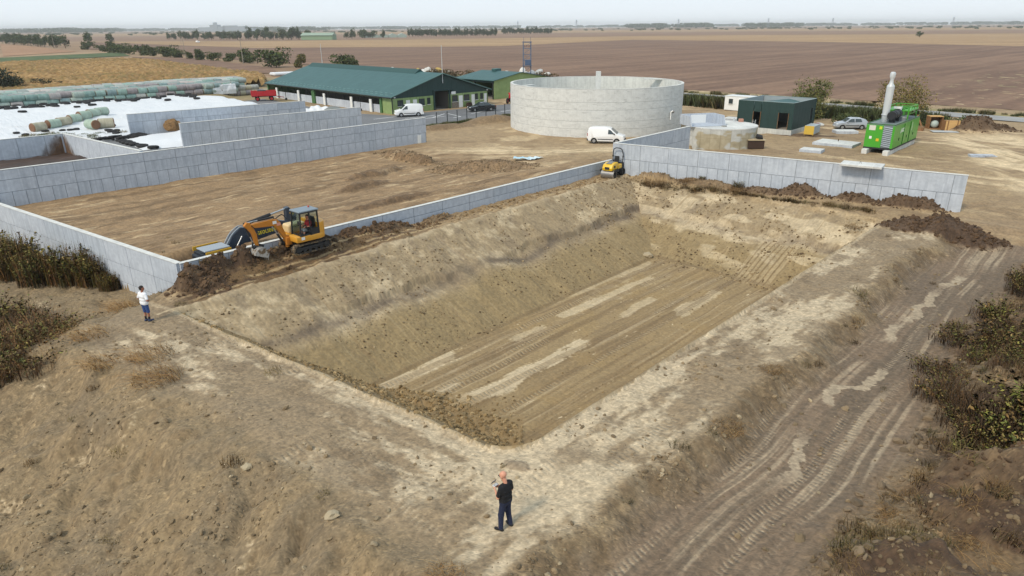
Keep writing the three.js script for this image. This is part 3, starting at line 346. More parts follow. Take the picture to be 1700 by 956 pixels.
// big round tank
{
  const cx = 11.6, cz = -96.2, R = 11.6, H = 5.72, g = thing('round_tank', 'large open round concrete tank with a column inside', 'tank', [cx, 0, cz]);
  const ring = (r0, r1, y0, y1, n) => { const pts = [[r0, y0], [r1, y0], [r1, y1], [r0, y1], [r0, y0]].map((p) => new THREE.Vector2(...p)); const l = new THREE.LatheGeometry(pts, n).toNonIndexed(); l.computeVertexNormals(); const p = l.attributes.position, u = l.attributes.uv; for (let i = 0; i < p.count; i++) u.setXY(i, u.getX(i) * 72, p.getY(i)); return toCreasedNormals(l, 0.6); };
  part(g, 'shell', ring(R - 0.32, R - 0.03, -0.3, H - 0.01, 120), concPale[2]); part(g, 'rim', ring(R - 0.34, R + 0.005, H - 0.01, H + 0.03, 120), topMat);
  const cols = 30, rows = [[-0.3, 1.05], [1.05, 1.95], [1.95, 3.3], [3.3, 4.2], [4.2, H - 0.015]], rr = rng(5);
  const smear = [0, 1, 2, 3, 4, 5].map((q) => { const t = makeTex(256, 128, (u, v) => { const n = fbm(u * 6 + q * 31, v * 4, 4), f = fbm(u * 40 + q, v * 30, 3), st = fbm(u * 3.2 + q * 11, v * 11 + q * 7, 3), sm = ss(0.63, 0.7, st) * 0.8 * ss(0.4, 0.6, fbm(u * 5 + q * 3, v * 5, 2)), dr = (fbm(u * 30 + q * 9, v * 1.5, 3) - 0.5) * 14; const k = (n - 0.5) * 34 + (f - 0.5) * 16 + dr - sm * 26; return [206 + k * 0.7, 208 + k * 0.7, 206 + k * 0.7]; }); return std(0xffffff, 0.9, 0, { map: t, bumpMap: concB, bumpScale: 0.008 }); });
  rows.forEach(([y0, y1], k) => { const n = 6, a = (Math.PI * 2) / cols, gap = 0.005 / R, pos = [], uv = [], idx = [], hh = y1 - y0 - 0.02; for (let i = 0; i <= n; i++) { const t = gap + (a - 2 * gap) * i / n; for (const [r, y] of [[R - 0.06, 0], [R, 0.008], [R, hh - 0.008], [R - 0.06, hh]]) { pos.push(Math.sin(t) * r, y, Math.cos(t) * r); uv.push(i / n, y / hh); } } for (let i = 0; i < n; i++) for (let q = 0; q < 3; q++) { const b = i * 4 + q; idx.push(b, b + 4, b + 1, b + 1, b + 4, b + 5); } const e = new THREE.BufferGeometry(); e.setAttribute('position', new THREE.Float32BufferAttribute(pos, 3)); e.setAttribute('uv', new THREE.Float32BufferAttribute(uv, 2)); e.setIndex(idx); e.computeVertexNormals(); const geo = toCreasedNormals(e, 0.5); for (let c = 0; c < cols; c++) part(g, 'panel', geo, smear[Math.floor(rr() * 6)], [0, y0, 0], [0, (c + (k % 2) * 0.5) * a, 0]); });
  part(g, 'floor', worldUV(cyl(R - 0.33, R - 0.33, 0.1, 60, 0, 0.02, 0)), concPale[1]);
  part(g, 'column', worldUV(rbox(0.62, 7.1, 0.62, 0.03, 0.2, 3.6, 0.6)), concPale[0]);
  part(g, 'rim_ledge', worldUV(box(2.6, 0.14, 1.1, 8.8, H - 0.05, -5.6)), concPale[2], [0, 0, 0], [0, 0.0, 0]);
  part(g, 'rim_ledge', worldUV(box(1.8, 0.12, 0.8, 0, 0, 0)), concPale[2], [-9.2, H + 0.0, 4.4], [0, 0.9, 0]);
  part(g, 'wall_pipe', tube([[0, 0, 0], [0, 0.9, 0], [0.25, 1.05, 0]], 0.09, 10, 8), std(col(228, 230, 230), 0.4), [8.6, 1.7, 8.05]);
  part(g, 'pipe_sleeve', cyl(0.16, 0.16, 0.5, 14).rotateX(Math.PI / 2), std(col(120, 118, 112), 0.7), [8.9, 2.6, 7.6]);
}
// small round tank with open hopper
{
  const cx = 24.0, cz = -79.2, R = 3.95, H = 2.12, g = thing('small_tank', 'small round concrete tank with flat white roof', 'tank', [cx, 0, cz]);
  const a = worldUV(cyl(R, R, H + 0.3, 72, 0, H / 2 - 0.15, 0));
  const side = new THREE.CylinderGeometry(R, R, H + 0.3, 72, 1, true); { const u = side.attributes.uv; for (let i = 0; i < u.count; i++) u.setXY(i, u.getX(i) * 22, u.getY(i) * 2.2); }
  const stain = std(0xffffff, 0.92, 0, { map: makeTex(1024, 128, (u, v) => { const n = fbm(u * 60, v * 6, 4), m = fbm(u * 16 + 3, v * 3, 3), mud = ss(0.46, 0.6, m + (1 - v) * 0.12) * 0.75; const k = (n - 0.5) * 34; const jl = Math.min(Math.abs(v - 0.62), 1) < 0.008 || (Math.abs(u * 22 - Math.round(u * 22)) < 0.03) ? -18 : 0; return [186 + k + jl - mud * 26, 187 + k + jl - mud * 40, 183 + k + jl - mud * 66]; }), bumpMap: concB, bumpScale: 0.01 });
  side.translate(0, H / 2 - 0.15, 0); const u2 = side.attributes.uv; for (let i = 0; i < u2.count; i++) u2.setXY(i, u2.getX(i) / 22, u2.getY(i) / 2.2);
  part(g, 'wall', side, stain);
  part(g, 'roof', worldUV(cyl(R + 0.02, R + 0.02, 0.12, 72, 0, H + 0.05, 0)), concMat(concT2, [255, 255, 255], 0.4, 0.2));
  part(g, 'roof_hatch', cyl(0.28, 0.28, 0.1, 16, -0.2, H + 0.16, 1.7), std(col(140, 140, 136), 0.8));
  part(g, 'roof_pipe', cyl(0.09, 0.09, 0.5, 10, 2.2, H + 0.3, -2.6), std(col(190, 196, 200), 0.4));
  part(g, 'roof_block', rbox(0.5, 0.35, 0.4, 0.03, 2.9, H + 0.28, -2.2), std(col(176, 128, 110), 0.8));
  const h = thing('feed_hopper', 'open grey concrete hopper box sitting on the small round tank', 'hopper', [cx - 2.2, H + 0.12, cz + 0.2], heading(0.98, -0.2)), w = 4.2, d = 3.0, hh = 1.1;
  part(h, 'back_wall', worldUV(box(w, hh, 0.16, 0, hh / 2, -d / 2)), concPool[2]); part(h, 'side_wall', worldUV(extrude([[-d / 2, 0], [d / 2 - 0.5, 0], [d / 2 - 0.05, 0.0], [d / 2 - 0.6, hh], [-d / 2, hh]], 0.16)), concPool[1], [w / 2 - 0.08, 0, 0], [0, -Math.PI / 2, 0]);
  part(h, 'side_wall', worldUV(extrude([[-d / 2, 0], [d / 2 - 0.05, 0], [d / 2 - 0.6, hh], [-d / 2, hh]], 0.16)), concPool[1], [-w / 2 + 0.08, 0, 0], [0, -Math.PI / 2, 0]);
  part(h, 'liner_panel', rbox(1.9, 0.9, 0.05, 0.01, 0.1, 0.5, -d / 2 + 0.12), std(col(225, 228, 228), 0.5)); part(h, 'floor', worldUV(box(w, 0.05, d, 0, 0.03, -0.05)), concPool[5]);
}
// loose concrete pieces in the yard
{
  const pad = (label, x, z, w, h, d, dir, m) => { const g = thing('concrete_pad', label, 'concrete pad', [x, groundAt(x, z) - 0.06, z], heading(...dir)); part(g, 'base', worldUV(rbox(w, h, d, 0.02, 0, h / 2, 0)), concPool[m]); part(g, 'top_screed', worldUV(box(w - 0.06, 0.03, d - 0.06, 0, h + 0.012, 0)), concPale[0]); return g; };
  const a = pad('wide pale concrete pad left of the green container', 37.0, -78.2, 4.3, 0.32, 3.2, [0.74, 0.67], 1); part(a, 'anchor_bolt', cyl(0.05, 0.05, 0.25, 8, 0.2, 0.6, 0.2), std(col(90, 70, 50), 0.6, 0.4));
  pad('small low concrete pad nearest the tall wall', 32.3, -73.6, 2.2, 0.34, 1.7, [0.8, 0.6], 2);
  pad('grey concrete pad just below the silver car', 42.0, -87.0, 2.6, 0.42, 1.8, [0.95, 0.1], 4);
  pad('grey concrete block between small round tank and white cabin', 31.2, -97.2, 2.6, 0.75, 2.2, [0.8, 0.6], 2);
  const p = thing('paving_slabs', 'small stack of leftover concrete slabs on bare ground at right', 'concrete slabs', [48.2, groundAt(48.2, -70.1), -70.1], heading(0.97, 0.2)); for (const [x, y, z, w, t] of [[-0.5, 0.06, 0.2, 1.3, 0.1], [0.7, 0.06, 0, 1.4, -0.05], [0.0, 0.18, 0.05, 2.3, 0.03]]) part(p, 'slab', worldUV(rbox(w, 0.1, 0.7, 0.01)), concPool[1], [x, y, z], [0, t, 0]);
}
// ---------- buildings ----------
function clad(g, name, mat, len, y0, y1, pw, place, openings = [], th = 0.08) { // upright panels along local x, skipping openings [x0,x1,y0,y1]
  const xs = new Set([0, len]); for (let x = pw; x < len - 0.2; x += pw) xs.add(+x.toFixed(3)); for (const o of openings) { xs.add(o[0]); xs.add(o[1]); } const a = [...xs].sort((p, q) => p - q);
  for (let i = 0; i < a.length - 1; i++) { const x0 = a[i], x1 = a[i + 1], xm = (x0 + x1) / 2; if (x1 - x0 < 0.05) continue; let spans = [[y0, y1]]; for (const o of openings) if (xm > o[0] && xm < o[1]) spans = spans.flatMap(([b, t]) => [[b, Math.min(t, o[2])], [Math.max(b, o[3]), t]].filter((s) => s[1] - s[0] > 0.03)); for (const [b, t] of spans) { const m = part(g, name, cachedBox(x1 - x0 - 0.012, t - b, th), mat); place(m, xm, (b + t) / 2); } }
}
const lightGreen = std(0xffffff, 0.75, 0, { map: makeTex(256, 256, (u, v) => { const n = fbp(u, v, 6, 6, 5), s = fbp(u, v, 60, 2, 2); const k = (n - 0.5) * 26 + (s - 0.5) * 12; return [136 + k, 158 + k, 104 + k]; }, true, 0.3, 0.3) });
const darkGreen = std(0xffffff, 0.6, 0, { map: makeTex(256, 256, (u, v) => { const n = fbp(u, v, 5, 5, 4), rib = (u * 24) % 1 < 0.12 ? -7 : 0; const k = (n - 0.5) * 10 + rib; return [30 + k, 58 + k, 56 + k]; }, true, 0.25, 0.25) });
const roofGreen = std(0xffffff, 0.55, 0.05, { map: makeTex(512, 512, (u, v) => { const n = fbp(u, v, 6, 12, 5), rib = (u * 40) % 1 < 0.16 ? -8 : 0, st = fbp(u, v, 80, 3, 3); const k = (n - 0.5) * 16 + rib + (st - 0.5) * 12; return [52 + k, 92 + k, 92 + k]; }, true, 0.1, 0.1) });
const frameDark = std(col(40, 44, 44), 0.6), whitePaint = std(col(226, 228, 226), 0.6), insideDark = std(col(138, 132, 124), 0.95), steelGreen = std(col(66, 104, 62), 0.6), galv = std(col(170, 178, 182), 0.5, 0.5);
function windowAt(g, x, y, w, h, d = 0.1) { const q = part(g, 'window', merge([box(w + 0.12, 0.07, d, 0, h / 2 + 0.035, 0), box(w + 0.12, 0.07, d, 0, -h / 2 - 0.035, 0), box(0.06, h, d, -w / 2 - 0.03, 0, 0), box(0.06, h, d, w / 2 + 0.03, 0, 0), box(0.05, h, d * 0.7, 0, 0, 0)]), frameDark, [x, y, 0.02]); part(q, 'pane', box(w, h, 0.02), glassMat, [0, 0, -0.01]); part(q, 'sill', box(w + 0.25, 0.05, 0.2), whitePaint, [0, -h / 2 - 0.09, 0.05]); return q; }
function doorAt(g, x, w, h, m = whitePaint) { const q = part(g, 'door', rbox(w, h, 0.06, 0.01), m, [x, h / 2 + 0.02, 0.03]); part(q, 'handle', box(0.12, 0.04, 0.06), galv, [w * 0.36, 0, 0.05]); return q; }
{
  const g = thing('cattle_barn', 'long green cattle barn with low gabled roof beside the car park', 'barn', [-18.6, 0, -110.6], heading(0.73, -0.683)), W = 20, L = 44, E = 2.75, RH = 5.75;
  const opens = [[8.35, 11.3, -0.1, 3.0], [1.05, 2.0, 1.2, 2.0], [5.2, 6.2, 1.0, 1.95], [6.85, 7.35, 1.1, 2.0], [12.1, 13.1, 1.1, 2.0], [14.6, 15.7, 1.1, 2.0], [17.1, 17.6, 1.1, 2.0], [18.3, 18.8, 1.1, 2.0]];
  clad(g, 'wall_panel', lightGreen, W, 0, 2.35, 1.2, (m, x, y) => m.position.set(x, y, -0.04), opens);
  const gx = []; for (let x = 0; x < W - 0.01; x += 1) gx.push(x);
  for (const x of gx) { const top = (v) => E + (RH - E) * (1 - Math.abs(v - W / 2) / (W / 2)) - 0.06, b = x + 1 > 8.36 && x < 11.29 ? 3.0 : 2.36; const a0 = x + 0.006, a1 = x + 0.994; part(g, 'gable_panel', worldUV(extrude([[a0, b], [a1, b], [a1, Math.max(b + 0.02, top(a1))], [a0, Math.max(b + 0.02, top(a0))]], 0.07, 0, -0.05)), darkGreen); }
  part(g, 'gate_frame', merge([box(0.25, 3.05, 0.3, 8.2, 1.52, 0), box(0.25, 3.05, 0.3, 11.45, 1.52, 0), box(3.5, 0.22, 0.3, 9.82, 3.1, 0)]), darkGreen);
  for (const [x0, x1, y0, y1] of opens.slice(1)) windowAt(g, (x0 + x1) / 2, (y0 + y1) / 2, x1 - x0, y1 - y0);
  for (const [x, w] of [[3.0, 0.75], [4.35, 0.75], [13.85, 0.85], [16.6, 0.7], [19.4, 0.6]]) doorAt(g, x, w, 1.95);
  part(g, 'sign_board', box(0.9, 0.45, 0.04), whitePaint, [12.3, 2.5, 0.06]);
  const stone = std(0xffffff, 0.9, 0, { map: makeTex(128, 128, (u, v) => { const n = fbp(u, v, 12, 12, 3); return [88 + n * 70, 84 + n * 64, 76 + n * 60]; }) }); part(g, 'stone_plinth', box(1.5, 0.95, 0.08), stone, [12.6, 0.48, 0.05]);
  part(g, 'planter', merge([rbox(1.0, 0.5, 0.5, 0.04, 15.3, 0.25, 0.5), box(0.9, 0.3, 0.4, 15.3, 0.6, 0.5)]), std(col(58, 44, 36), 0.9));
  // long open side
  part(g, 'side_wall', worldUV(box(0.22, 1.25, L - 2.6, 0.1, 0.62, -L / 2 - 1.3)), concPool[4]); part(g, 'side_wall', worldUV(box(0.22, E, L, W - 0.1, E / 2, -L / 2)), lightGreen); part(g, 'end_wall', worldUV(box(W, E, 0.2, W / 2, E / 2, -L + 0.1)), lightGreen);
  part(g, 'end_gable', worldUV(extrude([[0, E], [W, E], [W / 2, RH - 0.1]], 0.15, 0, -L)), darkGreen);
  clad(g, 'wall_panel', lightGreen, 2.7, 0, 2.45, 1.35, (m, x, y) => { m.position.set(-0.03, y, -x); m.rotation.y = Math.PI / 2; });
  part(g, 'corner_post', box(0.12, 2.7, 0.12, -0.02, 1.35, 0.02), frameDark);
  for (const z of [25.2, 2.95]) part(g, 'column', box(0.3, 2.6, z > 10 ? 1.1 : 0.6), steelGreen, [-0.1, 1.3, -z]); part(g, 'column', box(0.3, 2.7, 0.4), steelGreen, [-0.05, 1.35, -L + 0.2]);
  for (let z = 4.5; z < L - 1; z += 2.6) part(g, 'stanchion', cyl(0.05, 0.05, 1.5, 8), frameDark, [0.15, 1.95, -z]);
  for (const [z0, z1] of [[3.4, 24.4], [26, 43.6]]) { part(g, 'curtain_roller', rod([-0.14, 2.44, -z0], [-0.14, 2.44, -z1], 0.11), std(col(112, 132, 92), 0.7)); part(g, 'stay_cable', rod([-0.2, 2.4, -(z0 + z1) / 2], [-0.2, 1.3, -(z0 + z1) / 2 + 4], 0.02), frameDark); }
  for (const z of [5.7, 11.7, 20.9, 30.6, 39.6]) part(g, 'white_post', box(0.16, 2.0, 0.62), whitePaint, [-0.35, 1.0, -z]);
  for (const z of [34.8, 8]) part(g, 'winch_post', merge([cyl(0.05, 0.05, 2.0, 8, 0, 1.0, 0), box(0.3, 0.35, 0.3, 0, 0.2, 0)]), frameDark, [-0.9, 0, -z]);
  part(g, 'floor', box(W - 0.5, 0.1, L - 0.5, W / 2, -0.02, -L / 2), insideDark); part(g, 'feed_passage_wall', box(0.2, 2.6, L - 1, 7.6, 1.3, -L / 2), insideDark); part(g, 'feed_passage_wall', box(0.2, 2.6, L - 1, 12.2, 1.3, -L / 2), insideDark);
  // roof: two slopes with ridge vent
  const ov = 0.55, sl = Math.atan2(RH - E, W / 2), ln = (W / 2 + ov) / Math.cos(sl);
  for (const s of [-1, 1]) { const r = part(g, 'roof', worldUV(box(ln, 0.09, L + 0.8)), roofGreen, [W / 2 + s * (W / 2 + ov) / 2, RH - (W / 2 + ov) / 2 * Math.tan(sl), -L / 2], [0, 0, -s * sl]); if (s < 0) { const rows = 2; for (let k = 0; k < rows; k++) for (let i = 0; i < 30; i++) part(r, 'roof_hook', box(0.08, 0.05, 0.62), std(col(120, 150, 148), 0.5), [-ln / 2 + 0.7 + k * 0.75, 0.07, -L / 2 + 0.9 + i * 1.43 + k * 0.3]); part(r, 'gutter', box(0.14, 0.14, L + 0.8), frameDark, [-ln / 2 - 0.06, -0.03, 0]); } part(r, 'verge_trim', box(ln, 0.12, 0.06), std(col(96, 128, 122), 0.5), [0, 0.0, L / 2 + 0.43]); }
  part(g, 'ridge_vent', worldUV(extrude([[-1.1, -0.28], [1.1, -0.28], [0.12, 0.42], [-0.12, 0.42]], L - 6.5, 0, -L + 0.5)), std(col(40, 74, 72), 0.6), [W / 2, RH, 0]);
  for (const [x, z] of [[0.3, 0.35], [19.6, 0.35]]) part(g, 'floodlight', merge([box(0.2, 0.14, 0.12), rod([0, 0, -0.3], [0, 0, 0], 0.03)]), whitePaint, [x, 2.55, z]);
  const c = [-18.6 + 0.73 * 10, -110.6 - 0.683 * 10];
  const mast = (label, x, z, y0, y1) => { const m = thing('lightning_mast', label, 'mast', [x, y0, z], 0, 'lightning masts on the barn'); part(m, 'pole', cyl(0.035, 0.06, y1 - y0, 8, 0, (y1 - y0) / 2, 0), std(col(200, 202, 202), 0.5, 0.2)); part(m, 'bracket', box(0.2, 0.08, 0.2, 0, 0.4, -0.05), galv); part(m, 'bracket', box(0.2, 0.08, 0.2, 0, 1.2, -0.05), galv); };
  mast('thin pale lightning mast on the near gable of the barn', c[0] + 0.14, c[1] + 0.15, 4.2, 10.1); mast('thin pale lightning mast at the far end of the barn roof', c[0] - 0.683 * 39.5, c[1] - 0.73 * 39.5, 5.4, 9.9);
}
{
  const g = thing('machinery_shed', 'smaller green machinery shed behind the barn with open dark side', 'shed', [-3.1, 0, -133.3], heading(0.73, -0.683)), W = 14, L = 11, E = 3.45, RH = 4.6;
  for (let x = 0; x < W - 0.01; x += 1) { const t = (v) => E + (RH - E) * (1 - Math.abs(v - W / 2) / (W / 2)) - 0.05; part(g, 'wall_panel', worldUV(extrude([[x + 0.006, 0], [x + 0.994, 0], [x + 0.994, t(x + 0.994)], [x + 0.006, t(x + 0.006)]], 0.1)), lightGreen); }
  part(g, 'end_wall', worldUV(box(W, E, 0.2, W / 2, E / 2, -L)), lightGreen); part(g, 'side_wall', worldUV(box(0.2, E, L, W, E / 2, -L / 2)), lightGreen);
  for (const z of [0.2, 5.5, 10.8]) part(g, 'column', box(0.25, E, 0.25, 0, E / 2, -z), frameDark); part(g, 'lintel', box(0.2, 0.5, L, 0.02, E - 0.25, -L / 2), darkGreen); part(g, 'floor', box(W, 0.06, L, W / 2, 0, -L / 2), insideDark);
  const ov = 0.5, sl = Math.atan2(RH - E, W / 2), ln = (W / 2 + ov) / Math.cos(sl); for (const s of [-1, 1]) part(g, 'roof', worldUV(box(ln, 0.09, L + 0.8)), roofGreen, [W / 2 + s * (W / 2 + ov) / 2, RH - (W / 2 + ov) / 2 * Math.tan(sl), -L / 2], [0, 0, -s * sl]);
  for (let i = 0; i < 7; i++) part(g, 'roof_hook', box(0.08, 0.05, 0.6), std(col(120, 150, 148), 0.5), [0.5, E + 0.22, -0.8 - i * 1.5]); part(g, 'roof_vent', rbox(1.6, 0.5, 1.2, 0.1, W / 2, RH + 0.2, -7), roofGreen);
}
{ // dark green plant building with parapet
  const g = thing('plant_building', 'dark green flat-roofed plant building under construction, two open doorways', 'building', [34.5, 0, -85.4], heading(0.743, 0.669)); const W = 7, D = 7.5, F = 0.62, H = 3.85; // local x runs from far left corner (-W) to the near corner (0), z back = -D
  part(g, 'foundation', worldUV(box(W + 0.2, F + 0.3, D + 0.2, -W / 2, F / 2 - 0.15, -D / 2)), concPale[2]);
  clad(g, 'wall_panel', darkGreen, W, F, H, 1.0, (m, x, y) => m.position.set(-W + x, y, -0.02), [[2.05, 2.95, F, F + 1.95], [5.3, 6.45, F, F + 2.0]]);
  clad(g, 'wall_panel', darkGreen, D, F, H, 1.0, (m, x, y) => { m.position.set(-0.02, y, -x); m.rotation.y = Math.PI / 2; }, [[6.0, 6.7, F, F + 2.1]]);
  clad(g, 'wall_panel', darkGreen, D, F, H, 1.5, (m, x, y) => { m.position.set(-W + 0.02, y, -x); m.rotation.y = Math.PI / 2; }); clad(g, 'wall_panel', galv, W, F, H, 1.0, (m, x, y) => m.position.set(-W + x, y, -D + 0.02));
  part(g, 'parapet_lining', box(0.04, 0.75, D - 0.2, -W + 0.09, H - 0.39, -D / 2), galv); part(g, 'parapet_lining', box(0.04, 0.75, D - 0.2, -0.09, H - 0.39, -D / 2), galv);
  part(g, 'roof', worldUV(extrude([[-W + 0.1, H - 0.75], [-0.1, H - 0.75], [-W / 2, H - 0.2]], D - 0.2, 0, -D + 0.1)), roofGreen); part(g, 'floor', box(W - 0.2, 0.05, D - 0.2, -W / 2, F + 0.02, -D / 2), insideDark);
  for (const [x, z] of [[0, 0], [-W, 0], [0, -D]]) part(g, 'corner_trim', box(0.12, H - F, 0.12, x, (H + F) / 2, z), std(col(34, 62, 60), 0.5));
  part(g, 'coping', merge([box(W + 0.1, 0.05, 0.14, -W / 2, H + 0.025, -0.02), box(0.14, 0.05, D + 0.1, -0.02, H + 0.026, -D / 2), box(0.14, 0.05, D + 0.1, -W + 0.02, H + 0.026, -D / 2), box(W + 0.1, 0.05, 0.14, -W / 2, H + 0.024, -D + 0.02)]), std(col(150, 168, 168), 0.4, 0.4));
  for (const x of [-4.98, -4.02, -1.74, -0.5]) part(g, 'door_jamb', box(0.06, 2.0, 0.14, x, F + 1, 0.02), std(col(120, 92, 64), 0.8));
  const lad = thing('step_ladder', 'small ladder leaning at the left doorway of the plant building', 'ladder', [30.9, 0.0, -88.3], heading(0.743, 0.669)); for (const s of [-0.2, 0.2]) part(lad, 'rail', bar([s, 0, 0.5], [s * 0.8, 1.6, 0.06], 0.05, 0.03), galv); for (let i = 0; i < 5; i++) part(lad, 'rung', box(0.38, 0.03, 0.04, 0, 0.25 + i * 0.28, 0.43 - i * 0.077), galv);
  const pl = thing('panel_pallet', 'pallet of wrapped insulation panels, yellow end, beside plant building', 'pallet', [37.2, groundAt(37.2, -85.6), -85.6], heading(0.6, -0.8)); part(pl, 'pallet', merge([box(2.9, 0.05, 1.2, 0, 0.12, 0), box(2.9, 0.08, 0.1, 0, 0.05, 0.5), box(2.9, 0.08, 0.1, 0, 0.05, -0.5)]), std(col(150, 120, 82), 0.9)); for (let i = 0; i < 4; i++) part(pl, 'panel_pack', rbox(2.8, 0.24, 1.15, 0.02, 0, 0.28 + i * 0.25, 0), std(col(168, 178, 184), 0.4)); part(pl, 'yellow_end', box(0.06, 1.0, 1.12, -1.42, 0.65, 0), std(col(206, 172, 70), 0.7));
  const of = thing('site_cabin', 'white site office cabin left of the plant building', 'cabin', [34.4, 0, -112.8], heading(0.7, 0.71)); part(of, 'body', rbox(5.0, 2.15, 2.4, 0.05, 2.4, 1.15, -1.2), std(col(232, 234, 234), 0.5)); part(of, 'roof', box(5.1, 0.08, 2.5, 2.4, 2.26, -1.2), std(col(214, 218, 218), 0.5)); windowAt(of, 1.0, 1.45, 0.55, 0.6).position.z = 0.03; for (const x of [2.6, 3.5]) part(of, 'door', box(0.75, 1.85, 0.05, x, 1.0, 0.02), std(col(240, 240, 240), 0.5)); part(of, 'skid', box(4.8, 0.1, 2.2, 2.4, 0.05, -1.2), frameDark);
}

// ---------- vegetation builders ----------
const leafMat = new THREE.MeshStandardMaterial({ roughness: 0.85, vertexColors: true, side: THREE.DoubleSide });
const barkMat = std(col(92, 78, 62), 0.95), dryMat = new THREE.MeshStandardMaterial({ roughness: 0.95, vertexColors: true, side: THREE.DoubleSide });
// many small leaf faces spread over uneven lobes
function leafCloud(seed, n, rx, ry, rz, leaf, tones, lobes = 9, cy = ry) {
  const r = rng(seed), L = []; for (let i = 0; i < lobes; i++) { const a = r() * 6.283, d = Math.sqrt(r()) * 0.72, y = (r() * 2 - 1) * 0.62, s = 0.3 + r() * 0.28; L.push([Math.cos(a) * d * rx, cy + y * ry, Math.sin(a) * d * rz, s]); }
  const pos = new Float32Array(n * 18), nor = new Float32Array(n * 18), cl = new Float32Array(n * 18), p = new THREE.Vector3(), d = new THREE.Vector3(), u = new THREE.Vector3(), v = new THREE.Vector3(), c = new THREE.Vector3();
  for (let i = 0; i < n; i++) {
    const q = L[Math.floor(r() * lobes)]; d.set(r() * 2 - 1, r() * 2 - 1, r() * 2 - 1).normalize(); const k = 0.55 + 0.5 * Math.sqrt(r()) + (r() < 0.06 ? 0.25 : 0);
    p.set(q[0] + d.x * q[3] * rx * k, q[1] + d.y * q[3] * ry * k, q[2] + d.z * q[3] * rz * k); if (p.y < 0.02) p.y = 0.02 + r() * 0.1;
    u.set(r() * 2 - 1, r() * 2 - 1, r() * 2 - 1).normalize(); v.crossVectors(u, d).normalize(); const s = leaf * (0.6 + r() * 0.8), w = s * 0.55;
    const P = [[-s, 0], [0, -w], [s, 0], [0, w]].map(([a, b]) => c.clone().copy(p).addScaledVector(u, a).addScaledVector(v, b)); const nn = new THREE.Vector3().crossVectors(u, v).normalize().lerp(d, 0.45).normalize();
    const t = tones[Math.floor(r() * tones.length)], m = 0.75 + r() * 0.5; [0, 1, 2, 0, 2, 3].forEach((e, j) => { const o = i * 18 + j * 3; P[e].toArray(pos, o); nn.toArray(nor, o); cl[o] = toLin(t[0]) * m; cl[o + 1] = toLin(t[1]) * m; cl[o + 2] = toLin(t[2]) * m; });
  }
  const g = new THREE.BufferGeometry(); g.setAttribute('position', new THREE.BufferAttribute(pos, 3)); g.setAttribute('normal', new THREE.BufferAttribute(nor, 3)); g.setAttribute('color', new THREE.BufferAttribute(cl, 3)); return g;
}
function blades(seed, n, R, h, w, tones, lean = 0.5, arch = 0.5, bend = [0, 0]) { // thin curved blades / stems
  const r = rng(seed), pos = [], cl = [], nor = [];
  for (let i = 0; i < n; i++) { const a = r() * 6.283, d = Math.sqrt(r()) * R, x = Math.cos(a) * d, z = Math.sin(a) * d, hh = h * (0.45 + r() * 0.75), la = r() * 6.283, ln = lean * r() * hh, bx = Math.cos(la) * ln + bend[0] * hh, bz = Math.sin(la) * ln + bend[1] * hh, ww = w * (0.6 + r() * 0.8), px = -Math.sin(la) * ww, pz = Math.cos(la) * ww, t = tones[Math.floor(r() * tones.length)], m = 0.7 + r() * 0.6, segs = 3; let pr = null;
    for (let k = 0; k <= segs; k++) { const f = k / segs, e = f * f, cx = x + bx * lerp(f, e, 0.7), cz = z + bz * lerp(f, e, 0.7), cy = hh * (f - arch * e * 0.5) - 0.04, tw = 1 - f * 0.85; const A = [cx - px * tw, cy, cz - pz * tw], B = [cx + px * tw, cy, cz + pz * tw]; if (pr) { for (const P of [pr[0], pr[1], B, pr[0], B, A]) { pos.push(...P); nor.push(Math.cos(la) * 0.6, 0.7, Math.sin(la) * 0.6); cl.push(toLin(t[0]) * m, toLin(t[1]) * m, toLin(t[2]) * m); } } pr = [A, B]; } }
  const g = new THREE.BufferGeometry(); g.setAttribute('position', new THREE.Float32BufferAttribute(pos, 3)); g.setAttribute('normal', new THREE.Float32BufferAttribute(nor, 3)); g.setAttribute('color', new THREE.Float32BufferAttribute(cl, 3)); return g;
}
